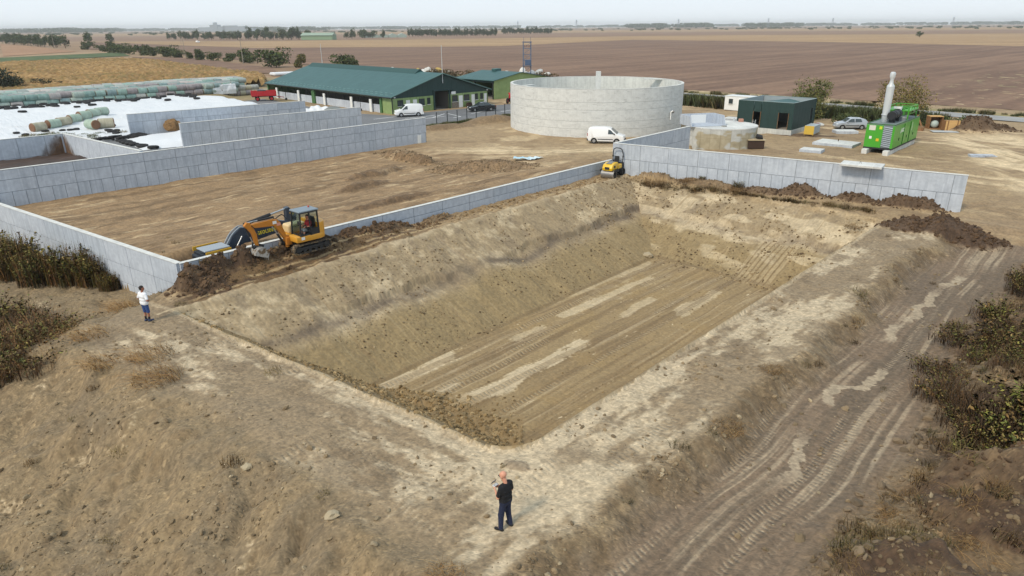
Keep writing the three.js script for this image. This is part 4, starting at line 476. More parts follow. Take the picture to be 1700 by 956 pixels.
function sprayBush(seed, n, R, h, per, leaf, tones, spread = 0.9) { // curved stems with leaves set along them
  const r = rng(seed), pos = [], cl = [], nor = [], p = new THREE.Vector3(), u = new THREE.Vector3(), v = new THREE.Vector3();
  for (let i = 0; i < n; i++) { const a = r() * 6.283, d = Math.sqrt(r()) * R * 0.6, x = Math.cos(a) * d, z = Math.sin(a) * d, oa = a + (r() - 0.5) * 1.4, hh = h * (0.35 + 0.75 * r()), out = spread * hh * (0.2 + 0.8 * r()), t = tones[Math.floor(r() * tones.length)], sm = 0.6 + r() * 0.7, ls = leaf * (0.6 + r() * 0.9), k0 = r() * 0.4, np = Math.floor(per * (0.4 + r()));
    for (let k = 0; k < np; k++) { const f = k0 + (1 - k0) * Math.pow(r(), 0.8), e = f * f; p.set(x + Math.cos(oa) * out * e + (r() - 0.5) * 0.09, hh * (f - 0.22 * e) + (r() - 0.5) * 0.07, z + Math.sin(oa) * out * e + (r() - 0.5) * 0.09); u.set(r() * 2 - 1, r() * 1.4 - 0.5, r() * 2 - 1).normalize(); v.set(r() * 2 - 1, r() * 2 - 1, r() * 2 - 1).cross(u).normalize(); const s = ls * (0.5 + r()), w = s * 0.4, m = sm * (0.8 + r() * 0.4), N = new THREE.Vector3().crossVectors(u, v).normalize(); if (N.y < 0) N.negate(); const P = [[-s, 0], [0, -w], [s, 0], [0, w]].map(([b, c]) => [p.x + u.x * b + v.x * c, p.y + u.y * b + v.y * c, p.z + u.z * b + v.z * c]); for (const q of [0, 1, 2, 0, 2, 3]) { pos.push(...P[q]); nor.push(N.x, N.y + 0.3, N.z); cl.push(toLin(t[0]) * m, toLin(t[1]) * m, toLin(t[2]) * m); } } }
  const g = new THREE.BufferGeometry(); g.setAttribute('position', new THREE.Float32BufferAttribute(pos, 3)); g.setAttribute('normal', new THREE.Float32BufferAttribute(nor, 3)); g.setAttribute('color', new THREE.Float32BufferAttribute(cl, 3)); return g;
}
function colored(list) { return mergeGeometries(list); }
function trunkGeo(h, r0, seed) { const r = rng(seed), L = [rod([0, -0.2, 0], [0.1, h, 0], r0, r0 * 0.55, 7)]; for (let i = 0; i < 5; i++) { const a = i * 1.3 + r(), y = h * (0.5 + r() * 0.4); L.push(rod([0.05, y, 0], [Math.cos(a) * h * 0.5, y + h * (0.4 + r() * 0.4), Math.sin(a) * h * 0.5], r0 * 0.45, r0 * 0.15, 5)); } return merge(L); }
const GREEN = [[68, 82, 42], [80, 92, 48], [60, 74, 38], [90, 96, 52], [76, 80, 46]], OLIVE = [[96, 96, 50], [112, 104, 56], [84, 86, 44], [124, 110, 62]], DULL_GREEN = [[66, 80, 44], [76, 90, 50], [58, 72, 40], [84, 94, 54]];
const farCrowns = [[11, 2.6, 3.6, 2.6], [12, 3.2, 3.0, 3.2], [13, 2.2, 4.2, 2.2], [14, 3.6, 3.4, 3.6]].map(([s, a, b, c]) => leafCloud(s, 900, a, b, c, 0.34, DULL_GREEN, 9, b + 1.0)), farTrunk = trunkGeo(2.6, 0.22, 3);
const bushCrowns = [[21, 3.0, 1.9, 3.0], [22, 2.4, 2.3, 2.4], [23, 3.8, 2.0, 3.0]].map(([s, a, b, c]) => leafCloud(s, 1300, a, b, c, 0.26, GREEN, 10, b * 0.8)), bushTrunk = trunkGeo(1.2, 0.12, 5);
function tree(name, label, category, x, z, s, crown, trunk, group, y = 0) { const g = thing(name, label, category, [x, y, z], (x * 7.3 + z) % 6, group); g.scale.setScalar(s); part(g, 'trunk', trunk, barkMat); part(g, 'crown', crown, leafMat); return g; }
{ // rows of trees and bushes across the plain
  const r = rng(404);
  [[-300, -515, 1.6], [-237, -432, 1.7], [-225, -419, 1.5], [-198, -387, 1.6], [-186, -377, 1.2], [-169, -359, 1.5], [-160, -350, 1.1], [-138, -321, 1.2], [-129, -312, 1.0], [-119, -306, 1.0], [-109, -294, 1.4], [-104, -288, 0.9], [-271, -478, 1.1], [-255, -456, 0.9], [-212, -402, 1.1], [-176, -367, 1.0], [-149, -336, 0.8]].forEach(([x, z, s], i) => tree('ditch_bush', 'round green bush on the ditch line behind the dry maize', 'bush', x, z, s * 1.05, bushCrowns[i % 3], bushTrunk, 'bushes along the ditch'));
  tree('ditch_bush', 'large green bush on the ditch line left of the barn', 'bush', -83, -255, 1.85, bushCrowns[2], bushTrunk); tree('ditch_bush', 'yellowish bush just left of the far barn end', 'bush', -74, -253, 1.1, leafCloud(29, 1300, 2.6, 2.2, 2.6, 0.26, OLIVE, 9, 1.8), bushTrunk); tree('ditch_bush', 'wide bush showing above the barn roof ridge', 'bush', -55, -232, 1.55, bushCrowns[0], bushTrunk); tree('ditch_bush', 'dark bush touching the wide bush above the barn roof', 'bush', -50, -230, 1.0, bushCrowns[1], bushTrunk);
  tree('field_tree', 'left one of the two lone trees in the far field', 'tree', -372, -640, 1.55, farCrowns[0], farTrunk); tree('field_tree', 'right one of the two lone trees in the far field', 'tree', -396, -722, 1.45, farCrowns[1], farTrunk); tree('field_tree', 'small lone tree in the field at far right', 'tree', 407, -722, 0.95, farCrowns[3], farTrunk);
  for (let i = 0; i < 30; i++) { const f = i / 29, x = lerp(-575, -345, f), z = lerp(-815, -560, f); tree('hedge_tree', 'bushy green tree in the hedge at far left', 'tree', x + (r() - 0.5) * 6, z + (r() - 0.5) * 10, 1.0 + r() * 0.55, farCrowns[i % 4], farTrunk, 'trees of the far left hedge'); }
  for (let i = 0; i < 46; i++) { const f = i / 45, x = lerp(-452, -240, f), z = lerp(-965, -880, f); tree('row_tree', 'tree in the row left of the distant farm', 'tree', x + (r() - 0.5) * 5, z + (r() - 0.5) * 14, 1.0 + r() * (i > 26 ? 1.2 : 0.7), farCrowns[Math.floor(r() * 4)], farTrunk, 'trees left of the distant farm'); }
  for (let i = 0; i < 14; i++) tree('row_tree', 'tree standing around the distant farm sheds', 'tree', lerp(-235, -150, r()), -930 - r() * 80, 0.8 + r() * 1.1, farCrowns[Math.floor(r() * 4)], farTrunk, 'trees round the distant farm');
  for (let i = 0; i < 44; i++) { const f = i / 43; tree('windbreak_tree', 'slim tree in the long distant windbreak behind the barn', 'tree', lerp(-150, -20, f) + (r() - 0.5) * 3, -1085 + (r() - 0.5) * 16, 1.15 + r() * 0.45, farCrowns[i % 2 ? 2 : Math.floor(r() * 4)], farTrunk, 'trees of the long windbreak'); }
  for (let i = 0; i < 22; i++) { const f = i / 21; tree('windbreak_tree', 'tree in the short distant clump right of the long windbreak', 'tree', lerp(-12, 74, f), -1310 + (r() - 0.5) * 16, 1.3 + r() * 0.4, farCrowns[Math.floor(r() * 4)], farTrunk, 'trees of the short clump'); }
  // woods and villages at the edge of sight
  const geo = leafCloud(61, 140, 9, 5, 9, 1.6, DULL_GREEN, 8, 4.5), im = new THREE.InstancedMesh(geo, leafMat, 1500), M = new THREE.Matrix4(); for (let i = 0; i < 1500; i++) { const far = r(); let a, d; if (far < 0.75) { a = (r() - 0.5) * 1.7; d = 3600 + 2600 * vn(a * 9, 2) + r() * 300; if (vn(a * 14 + 5, 7) < 0.38) d = 6200 + r() * 500; } else { a = (r() - 0.5) * 1.6; d = 1900 + r() * 1400; } const s = far < 0.75 ? 1.2 + r() * 1.6 : 0.35 + r() * 0.4; M.makeScale(s * 1.4, s, s).setPosition(Math.sin(a) * d, -0.3, -Math.cos(a) * d); im.setMatrixAt(i, M); }
  stuff(im, 'distant_woodland', 'belts of woodland and scattered trees along the horizon', 'woodland');
}
{ // distant buildings and poles
  const farm = thing('distant_farm', 'pale green farm shed among the far trees', 'building', [-236, 0, -862], heading(1, 0.12)); part(farm, 'wall', box(38, 5, 14, 10, 2.5, 0), std(col(128, 152, 124), 0.8)); part(farm, 'roof', extrude([[-8, 5], [8, 5], [0, 8]], 39, 0, -9.5).rotateY(Math.PI / 2), std(col(140, 158, 142), 0.7), [0, 0, 0]); part(farm, 'gable_wall', box(0.4, 5, 10, -9.3, 2.5, 0), std(col(206, 212, 206), 0.7));
  const gh = thing('distant_greenhouse', 'long low greenhouse row in front of the far windbreak', 'building', [-205, 0, -1030]); for (let i = 0; i < 5; i++) part(gh, 'span', extrude([[-6, 0], [6, 0], [6, 3], [0, 5.5], [-6, 3]], 30, 0).rotateY(0.2), std(col(150, 166, 158), 0.5), [i * 13, 0, 0]);
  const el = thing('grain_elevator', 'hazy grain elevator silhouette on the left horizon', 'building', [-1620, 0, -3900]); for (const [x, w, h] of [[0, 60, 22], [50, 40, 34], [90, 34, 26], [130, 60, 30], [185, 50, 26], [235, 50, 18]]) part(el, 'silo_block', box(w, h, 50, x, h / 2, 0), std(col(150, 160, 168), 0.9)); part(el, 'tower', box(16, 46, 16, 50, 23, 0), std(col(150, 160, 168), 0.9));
  const wood = std(col(150, 142, 130), 0.9); const poleAt = (x, z, h, label) => { const g = thing('utility_pole', label, 'utility pole', [x, -0.1, z], 0.75, 'utility poles on the plain'); part(g, 'post', cyl(0.11, 0.17, h, 8, 0, h / 2, 0), wood); part(g, 'cross_arm', box(1.9, 0.14, 0.14, 0, h - 0.5, 0), wood); for (const x2 of [-0.8, 0, 0.8]) part(g, 'insulator', cyl(0.06, 0.06, 0.25, 6, x2, h - 0.3, 0), std(col(90, 70, 60), 0.4)); };
  poleAt(-104, -280, 9.5, 'pale utility pole beside the dark ditch bush left of the barn'); poleAt(-163, -362, 9, 'utility pole standing among bushes in mid ditch line'); poleAt(-352, -560, 12, 'utility pole right of the far left hedge'); poleAt(-290, -640, 11, 'utility pole in the far field near the parked white van');
  const steel = std(col(96, 112, 136), 0.6, 0.4), tw = thing('transformer_tower', 'blue grey steel transformer mast behind the round tank', 'transformer mast', [4.4, -0.1, -188], 0.15), TH = 9.2; for (const s of [-1, 1]) { part(tw, 'leg', bar([s * 1.0, 0, 0], [s * 1.0, TH, 0], 0.22, 0.22), steel); part(tw, 'spike', cyl(0.03, 0.05, 1.2, 6, s * 0.9, TH + 0.6, 0), steel); } for (let y = 1.6; y < TH; y += 1.5) { part(tw, 'brace', bar([-1.0, y - 1.4, 0.05], [1.0, y, 0.05], 0.07, 0.07), steel); part(tw, 'cross_beam', box(2.0, 0.12, 0.12, 0, y, 0), steel); } part(tw, 'transformer', rbox(1.5, 1.3, 0.9, 0.08, 0.1, 4.2, 0.5), std(col(78, 96, 124), 0.5)); part(tw, 'platform', box(2.3, 0.14, 1.2, 0, 3.45, 0.4), steel); part(tw, 'top_beam', box(2.5, 0.18, 0.18, 0, TH, 0), steel); for (const x of [-0.75, -0.25, 0.25, 0.75]) part(tw, 'insulator', cyl(0.09, 0.09, 0.5, 8, x, TH - 1.0, 0.1), std(col(120, 90, 80), 0.4));
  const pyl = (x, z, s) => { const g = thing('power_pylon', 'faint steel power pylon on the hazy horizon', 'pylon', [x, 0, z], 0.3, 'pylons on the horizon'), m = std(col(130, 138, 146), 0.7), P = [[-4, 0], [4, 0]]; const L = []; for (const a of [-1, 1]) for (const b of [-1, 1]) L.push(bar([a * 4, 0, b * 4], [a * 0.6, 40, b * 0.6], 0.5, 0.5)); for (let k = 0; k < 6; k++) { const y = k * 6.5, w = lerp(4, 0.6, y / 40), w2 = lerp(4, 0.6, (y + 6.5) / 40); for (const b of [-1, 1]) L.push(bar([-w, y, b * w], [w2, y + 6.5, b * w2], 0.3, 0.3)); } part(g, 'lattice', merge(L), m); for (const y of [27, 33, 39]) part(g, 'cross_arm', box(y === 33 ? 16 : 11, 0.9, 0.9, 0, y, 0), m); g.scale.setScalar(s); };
  for (const [x, z] of [[300, -3300], [760, -3300], [1130, -3200], [1500, -3400], [2000, -3300], [2350, -3000], [40, -3700], [2500, -2700]]) pyl(x, z, 1);
}
{ // standing dry maize at left
  const poly = [[-193, -272], [-161, -298], [-139, -283], [-64, -188], [-57, -166], [-70, -158], [-88, -133], [-125, -150], [-240, -235]]; const inside = (x, z) => { let c = false; for (let i = 0, j = poly.length - 1; i < poly.length; j = i++) { const [a, b] = poly[i], [d, e] = poly[j]; if ((b > z) !== (e > z) && x < ((d - a) * (z - b)) / (e - b) + a) c = !c; } return c; };
  const r = rng(31), pos = [], cl = [], idx = [], tones = [[156, 124, 80], [168, 136, 90], [142, 112, 72], [132, 112, 70], [162, 128, 84]], ids = new Map(), ca = Math.cos(0.75), sa = Math.sin(0.75);
  const vert = (i, j) => { const k = i * 4096 + j; if (ids.has(k)) return ids.get(k); const u = -330 + i * 0.75, v = -330 + j * 0.6, x = u * ca + v * sa + (r() - 0.5) * 0.4, z = -u * sa + v * ca - 100 + (r() - 0.5) * 0.4, ok = inside(x, z), t = tones[Math.floor(clamp(vn(x * 0.05, z * 0.05) * 3 + r() * 2.2, 0, 4.99))], m = 0.78 + r() * 0.4; const n = ok ? pos.length / 3 : -1; if (ok) { const e = Math.min(1, ...poly.map((p, q) => { const s = poly[(q + 1) % poly.length], l = Math.hypot(s[0] - p[0], s[1] - p[1]); return Math.abs((x - p[0]) * (s[1] - p[1]) - (z - p[1]) * (s[0] - p[0])) / l / 0.6; })); pos.push(x, (1.2 + r() * 1.15 + (vn(x * 0.1, z * 0.1) - 0.5) * 0.4) * e, z); cl.push(toLin(t[0]) * m, toLin(t[1]) * m, toLin(t[2]) * m); } ids.set(k, n); return n; };
  for (let i = 0; i < 520; i++) for (let j = 0; j < 880; j++) { const a = vert(i, j), b = vert(i + 1, j), c = vert(i, j + 1), d = vert(i + 1, j + 1); if (a < 0 || b < 0 || c < 0 || d < 0) continue; idx.push(a, c, b, b, c, d); }
  const g = new THREE.BufferGeometry(); g.setAttribute('position', new THREE.Float32BufferAttribute(pos, 3)); g.setAttribute('color', new THREE.Float32BufferAttribute(cl, 3)); g.setIndex(idx); g.computeVertexNormals(); stuff(new THREE.Mesh(g, dryMat), 'maize_field', 'standing field of dry tan maize behind the wrapped bales', 'maize');
}
// ---------- road, verge, car park ----------
{
  const asph = std(0xffffff, 0.95, 0, { map: makeTex(512, 512, (u, v) => { const n = fbp(u, v, 6, 6, 5), f = vnp(u * 250, v * 250, 250, 250); const k = (n - 0.5) * 30 + (f - 0.5) * 18; return [150 + k, 150 + k, 149 + k]; }, true, 0.06, 0.06) });
  const dirX = 0.667, dirZ = 0.745, nx = 0.745, nz = -0.667, at = (t, w, y) => [37 + dirX * t + nx * w, y, -136 + dirZ * t + nz * w];
  const strip = (w0, w1, y, t0, t1, m, name) => { const pos = [], uv = [], idx = []; let k = 0; for (let t = t0; t <= t1; t += 6) { for (const w of [w0, w1]) { pos.push(...at(t, w, y)); uv.push(t, w); } if (t > t0) idx.push(k - 2, k - 1, k, k - 1, k + 1, k); k += 2; } const g = new THREE.BufferGeometry(); g.setAttribute('position', new THREE.Float32BufferAttribute(pos, 3)); g.setAttribute('uv', new THREE.Float32BufferAttribute(uv, 2)); g.setIndex(idx); g.computeVertexNormals(); m.side = THREE.DoubleSide; return struct(name, g, m); };
  strip(-2.6, 3.0, 0.12, -90, 90, asph, 'road');
  const weeds = fieldMat([92, 98, 56], [128, 118, 74], 30, 0.7, 30); strip(-9, -2.6, 0.07, -90, 0, weeds, 'grass_verge'); strip(-15, -2.6, 0.075, 0, 42, weeds, 'grass_verge'); strip(3.0, 7, 0.075, -90, 90, fieldMat([128, 122, 78], [158, 140, 100], 30, 0.7, 30), 'grass_verge');
  const lot = std(0xffffff, 0.95, 0, { map: asph.map, color: col(190, 192, 198) });
  sheet('car_park', [[-24.5, -88.5], [-11, -97.6], [1.2, -110.6], [6, -116], [6, -129], [-3.2, -121.5], [-18.4, -108.4], [-27, -113], [-48, -137], [-52, -131], [-30, -104]], 0.085, lot);
  sheet('concrete_apron', [[-57, -82], [-48.5, -88.5], [-36, -77.4], [-33.2, -62], [-44.6, -72.8], [-49, -76]], 0.08, lot);
  const line = std(col(222, 224, 224), 0.8); const mk = (a, b, w) => { const g = bar([a[0], 0.092, a[1]], [b[0], 0.092, b[1]], w, 0.006); const m = struct('parking_line', g, line); };
  for (const [a, b] of [[[-15.8, -104.6], [-11.8, -108.4]], [[-14.0, -103.2], [-10.0, -107.0]], [[-9.9, -110.4], [-7.6, -106.5]], [[-7.6, -106.5], [-8.6, -105.0]], [[-10.4, -110.2], [-11.9, -105.0]], [[-4.2, -113.6], [-6.2, -110.0]], [[-1.6, -112.4], [1.6, -116.4]], [[0.6, -111.0], [3.8, -115.0]], [[-20.4, -104.0], [-17.0, -107.6]], [[-7.2, -115.6], [-6.2, -113.8]]]) mk(a, b, 0.16);
  // weeds along the road and the fence
  const tuft = [1, 2, 3].map((s) => blades(s * 7, 150, 0.9, 0.95, 0.035, s === 2 ? [[138, 126, 72], [152, 134, 82], [116, 112, 64]] : [[100, 112, 56], [116, 122, 64], [88, 100, 50]], 0.6)), r = rng(90), N = 250;
  tuft.forEach((g, k) => { const im = new THREE.InstancedMesh(g, dryMat, N), M = new THREE.Matrix4(), Q = new THREE.Quaternion(), Y = new THREE.Vector3(0, 1, 0); for (let i = 0; i < N; i++) { let x, y, z, s = 0.6 + r() * 0.9; const w = r(); if (w < 0.55) { [x, y, z] = at(lerp(-6, 44, r()), -7 - r() * 8, 0.02); s *= 0.6 + 0.07 * Math.abs((x - 37) * 0.745 - (z + 136) * 0.667); } else if (w < 0.75) { [x, y, z] = at(lerp(-60, 60, r()), 3.4 + r() * 2.5, 0); s *= 0.7; } else if (w < 0.9) { const f = r(); x = lerp(-11.5, 3, f); z = lerp(-96.6, -111, f) + 1 + r() * 1.6; y = groundAt(x, z); s *= 0.45; } else { x = lerp(-62, -50, r()); z = lerp(-93, -86, r()) + 2; y = 0; s *= 0.5; } Q.setFromAxisAngle(Y, r() * 6.28); M.compose(new THREE.Vector3(x, y, z), Q, new THREE.Vector3(s, s, s)); im.setMatrixAt(i, M); } stuff(im, 'weeds', ['green weeds growing along the road ditch and fence', 'yellowing grass tufts along the road and fence', 'tall green verge weeds near the road'][k], 'weeds'); });
  const g1 = thing('roadside_bush', 'dense olive bush right behind the plant building', 'bush', [43.4, 0, -101.0]); part(g1, 'stem', bushTrunk, barkMat); part(g1, 'crown', leafCloud(301, 5200, 3.3, 3.3, 3.0, 0.13, [[94, 102, 52], [108, 110, 58], [84, 92, 48], [118, 112, 64]], 20, 3.0), leafMat);
  const g2 = thing('roadside_bush', 'sparser yellowing bush behind the green container', 'bush', [52.4, 0, -93.5]); part(g2, 'stem', trunkGeo(2.4, 0.1, 9), barkMat); part(g2, 'crown', leafCloud(302, 4300, 3.6, 2.9, 3.0, 0.12, [[118, 112, 60], [134, 122, 70], [104, 102, 54], [150, 128, 80], [128, 112, 70]], 16, 3.4), leafMat);
  const lowb = leafCloud(303, 1500, 2.4, 0.8, 1.6, 0.12, GREEN, 12, 0.6); for (const [x, z, l] of [[46.5, -95.5, 'low green scrub between the olive bush and silver car'], [50.2, -92.2, 'low scrub right of the silver car'], [40.2, -104, 'low scrub left of the olive bush'], [56.5, -91.6, 'low green scrub behind the wooden crates'], [61.5, -92.5, 'low green scrub behind the dark earth mound']]) { const b = thing('low_scrub', l, 'scrub', [x, 0, z], x); part(b, 'foliage', lowb, leafMat); }
  const pileM = thing('brush_pile', 'pale heap of rolled film and brush behind the barn roof', 'rubbish heap', [-25, -0.1, -205]); const pr = rng(12); for (let i = 0; i < 26; i++) part(pileM, 'film_bundle', new THREE.IcosahedronGeometry(0.55 + pr() * 0.5, 1).scale(1.6, 0.8, 1), std(i % 6 === 2 ? col(176, 150, 84) : col(...((q) => [q, q, q - 4])(190 + pr() * 30)), 0.8), [lerp(-9, 8, pr()), 0.4 + pr() * 0.9, (pr() - 0.5) * 5 - 0], [pr(), pr() * 3, pr()]);
  const pile2 = thing('brush_pile', 'pale heap of film behind the machinery shed', 'rubbish heap', [3.5, -0.1, -190]); for (let i = 0; i < 14; i++) part(pile2, 'film_bundle', new THREE.IcosahedronGeometry(0.5 + pr() * 0.4, 1).scale(1.6, 0.8, 1), std(col(...((q) => [q, q, q - 4])(190 + pr() * 30)), 0.8), [lerp(-7, 7, pr()), 0.5 + pr() * 1.0, (pr() - 0.5) * 4], [pr(), pr() * 3, pr()]);
  const hedge = leafCloud(310, 1500, 3.4, 1.2, 2.2, 0.2, [[112, 92, 68], [96, 84, 58], [126, 104, 74], [84, 80, 52]], 12, 0.9); for (const [x, z] of [[-16, -196], [-10, -192], [-4, -188], [9, -182], [-21, -201]]) { const b = thing('dry_hedge', 'brown dry hedge clump at the field edge behind the barn', 'hedge', [x, 0, z], x, 'dry hedge clumps behind the barn'); part(b, 'foliage', hedge, leafMat); }
  const bl = thing('dark_bush', 'very dark bush at the left edge beyond the bales', 'bush', [-107.5, 0, -150]); part(bl, 'stem', bushTrunk, barkMat); part(bl, 'crown', leafCloud(320, 3600, 6, 3.0, 5, 0.24, [[42, 52, 34], [54, 60, 38], [36, 44, 32]], 14, 2.4), leafMat); const bl2 = copyOf(bl, 'smaller dark bush behind the left end of the bale stack', [-103, 0, -158], 1, 0.55);
  // fence
  const fp = [[-10.4, -98], [-9.0, -99.3], [-7.7, -100.7], [-6.4, -102.2], [-5.1, -103.7], [-3.7, -105.2], [-2.3, -106.7], [-0.9, -108.2], [0.4, -109.6]]; const f = thing('mesh_fence', 'dark steel mesh fence between car park and building site', 'fence', [0, 0, 0]), fm = std(col(52, 60, 62), 0.5, 0.4);
  fp.forEach(([x, z], i) => { part(f, 'post', box(0.08, 1.75, 0.08), fm, [x, 0.85, z], [0, 0.77, 0]); if (i) { const [a, b] = fp[i - 1]; const L = []; for (const y of [0.25, 0.9, 1.6]) L.push(bar([a, y, b], [x, y, z], 0.012, 0.012)); for (let k = 1; k < 14; k++) { const q = k / 14; L.push(bar([lerp(a, x, q), 0.1, lerp(b, z, q)], [lerp(a, x, q), 1.65, lerp(b, z, q)], 0.005, 0.005)); } part(f, 'mesh_panel', merge(L), fm); } });
}
// ---------- silage clamp, bales, tyres ----------
{
  const LX = 0.693, LZ = -0.721, QX = -0.721, QZ = -0.693, W = (t, q) => [-68 + LX * t + QX * q, -86 + LZ * t + QZ * q];
  const film = new THREE.MeshPhysicalMaterial({ color: col(218, 221, 225), roughness: 0.5, bumpMap: makeTex(512, 512, (u, v) => { const k = (fbp(u, v, 6, 40, 4) * 0.6 + fbp(u, v, 30, 5, 3) * 0.4) * 255; return [k, k, k]; }, false, 0.1, 0.1), bumpScale: 0.3 });
  const heapH = (t, q) => (0.22 + 0.75 * ss(0, 8, q + (vn(t * 0.2, 3) - 0.5) * 2) * (1 + 0.35 * ss(10, 26, q)) * (1 - ss(28.5, 31.2, q)) + (fbm(t * 0.35, q * 0.35, 3) - 0.5) * 0.5 * ss(0, 5, q) + (fbm(t * 1.2, q * 1.2, 2) - 0.5) * 0.12) * ss(0, 1.5, q + 14 + 0.2) ;
  { const pos = [], uv = [], idx = [], nt = 90, nq = 70; for (let i = 0; i <= nt; i++) for (let j = 0; j <= nq; j++) { const q = lerp(-12.5, 31.2, j / nq), tmin = q > 4 ? -14 : lerp(12.5, -2, (q + 12.5) / 16.5), t = lerp(tmin + (vn(q * 0.5, 1) - 0.5), 44 - ss(20, 30, q) * 6, i / nt), [x, z] = W(t, q); const edge = Math.min(1, i / 3, (nt - i) / 3, j / 2, (nq - j) / 2); pos.push(x, heapH(t, q) * edge + 0.03, z); uv.push(t, q); } for (let i = 0; i < nt; i++) for (let j = 0; j < nq; j++) { const a = i * (nq + 1) + j; idx.push(a, a + nq + 1, a + 1, a + 1, a + nq + 1, a + nq + 2); } const g = new THREE.BufferGeometry(); g.setAttribute('position', new THREE.Float32BufferAttribute(pos, 3)); g.setAttribute('uv', new THREE.Float32BufferAttribute(uv, 2)); g.setIndex(idx); g.computeVertexNormals(); film.side = THREE.DoubleSide; one('silage_cover', 'large white plastic sheet covering the silage clamp in front of the bales', 'plastic sheet', g, film); }
  const tyreG = (() => { const t = new THREE.TorusGeometry(0.3, 0.13, 8, 18); t.rotateX(Math.PI / 2); t.scale(1, 0.9, 1); return t; })(), rub = std(col(38, 38, 40), 0.85), r = rng(55); let first = null;
  const tyre = (x, y, z, label, group, s = 1) => { const m = one('tyre', label, 'tyre', tyreG, rub, [x, y + 0.1 * s, z], r() * 3, group); m.scale.setScalar(s * (0.85 + r() * 0.3)); m.rotation.x = (r() - 0.5) * 0.25; };
  for (let i = 0; i < 100; i++) { let t = lerp(-6, 40, r()), q = i < 60 ? lerp(17, 29.5, Math.sqrt(r())) : lerp(25, 29, r()); const [x, z] = W(t, q); tyre(x, heapH(t, q) + 0.03, z, 'black tyre weighing down the white silage sheet near the bales', 'tyres along the top of the white sheet', 1.35); }
  for (let i = 0; i < 30; i++) { const t = lerp(1, 26, r()), q = lerp(-9, 1.5, r()) - ss(8, 24, t) * 2; if (t < 12.5 - (q + 12.5) * 0.9 + 1.5) continue; const [x, z] = W(t, q); tyre(x, heapH(t, q) + 0.03, z, 'black tyre on the white sheet around the loose bales', 'tyres round the loose bales'); }
  // wrapped bales
  const prof = [[0, -0.72], [0.42, -0.72], [0.5, -0.69], [0.545, -0.6], [0.53, -0.2], [0.55, 0.1], [0.535, 0.5], [0.55, 0.62], [0.5, 0.69], [0.42, 0.72], [0, 0.72]].map((p) => new THREE.Vector2(...p)), baleG = new THREE.LatheGeometry(prof, 16); baleG.rotateZ(Math.PI / 2); baleG.scale(1.2, 1.02, 1.02);
  const wrap = (a, straw) => std(0xffffff, 0.55, 0, { map: makeTex(128, 128, (u, v) => { const band = fbp(u, v, 3, 26, 3), n = fbp(u, v, 8, 8, 4), e = Math.min(v, 1 - v); const k = (band - 0.5) * 34 + (n - 0.5) * 34; let c = [a[0] + k, a[1] + k, a[2] + k]; if (straw && e < 0.3) { const w = ss(0.3, 0.24, e + (n - 0.5) * 0.1) * straw; c = [lerp(c[0], 118, w), lerp(c[1], 84, w), lerp(c[2], 58, w)]; } return c; }) });
  const wraps = [[132, 158, 150], [120, 146, 140], [146, 160, 152], [118, 138, 138], [150, 146, 144], [140, 132, 132], [128, 152, 142], [160, 160, 154]].map((a, i) => wrap(a, i % 3 === 0 ? 0.4 : 0)), loose = wrap([156, 174, 158], 1), loose2 = wrap([166, 160, 138], 1);
  const place = (x, y, z, m, turn, label, group, name = 'wrapped_bale') => { const b = one(name, label, 'bale', baleG, m, [x, y, z], turn, group); b.rotation.x = (x * 13.7) % 6; b.rotation.order = 'YXZ'; b.scale.set(1, 0.97 + r() * 0.08, 0.97 + r() * 0.08); return b; };
  const B0 = [-93, -105.4], turn = heading(LX, LZ), rows = 8, n = 31; let hid = [];
  for (let k = 0; k < 14; k++) for (let lev = 0; lev < 2; lev++) for (let i = 0; i < (k > 8 ? 38 : n); i++) { const t = i * 1.77 + (r() - 0.5) * 0.12 + (k > 8 ? -6 : 0) + (lev ? 0.5 : 0), q = k * 1.1 + (lev ? 0.1 : 0) + (r() - 0.5) * 0.12, x = B0[0] + LX * t + QX * q, z = B0[1] + LZ * t + QZ * q, y = 1.3 + lev * 0.94 + (r() - 0.5) * 0.05 + (lev && k > 3 ? (vn(t * 0.15, k * 0.4) - 0.4) * 0.7 : 0); if (lev && k === 0 && (i % 13 === 0)) continue; const vis = (k === 0 && !lev) || (lev && k < rows); if (vis) place(x, y, z, wraps[Math.floor(clamp(vn(t * 0.25, k * 0.7 + lev * 3) * 7 + r() * 3 - 1, 0, 7.99))], turn + (r() - 0.5) * 0.06, lev ? 'green grey wrapped round bale in the upper layers of the long stack' : 'green grey wrapped round bale at the bottom front of the long stack', lev ? 'upper bales of the long stack' : 'bottom front bales of the long stack'); else hid.push([x, y, z]); }
  const im = new THREE.InstancedMesh(baleG, std(0xffffff, 0.6), hid.length), M = new THREE.Matrix4(), Q = new THREE.Quaternion().setFromAxisAngle(new THREE.Vector3(0, 1, 0), turn), c = new THREE.Color(); hid.forEach(([x, y, z], i) => { M.compose(new THREE.Vector3(x, y, z), Q, new THREE.Vector3(1, 1, 1)); im.setMatrixAt(i, M); const k = 0.9 + r() * 0.3, v = r(); im.setColorAt(i, v < 0.5 ? col(150 * k, 158 * k, 154 * k) : v < 0.8 ? col(168 * k, 160 * k, 156 * k) : col(128 * k, 150 * k, 142 * k)); }); stuff(im, 'bale_stack', 'mass of pale wrapped bales filling the back of the long stack', 'bales');
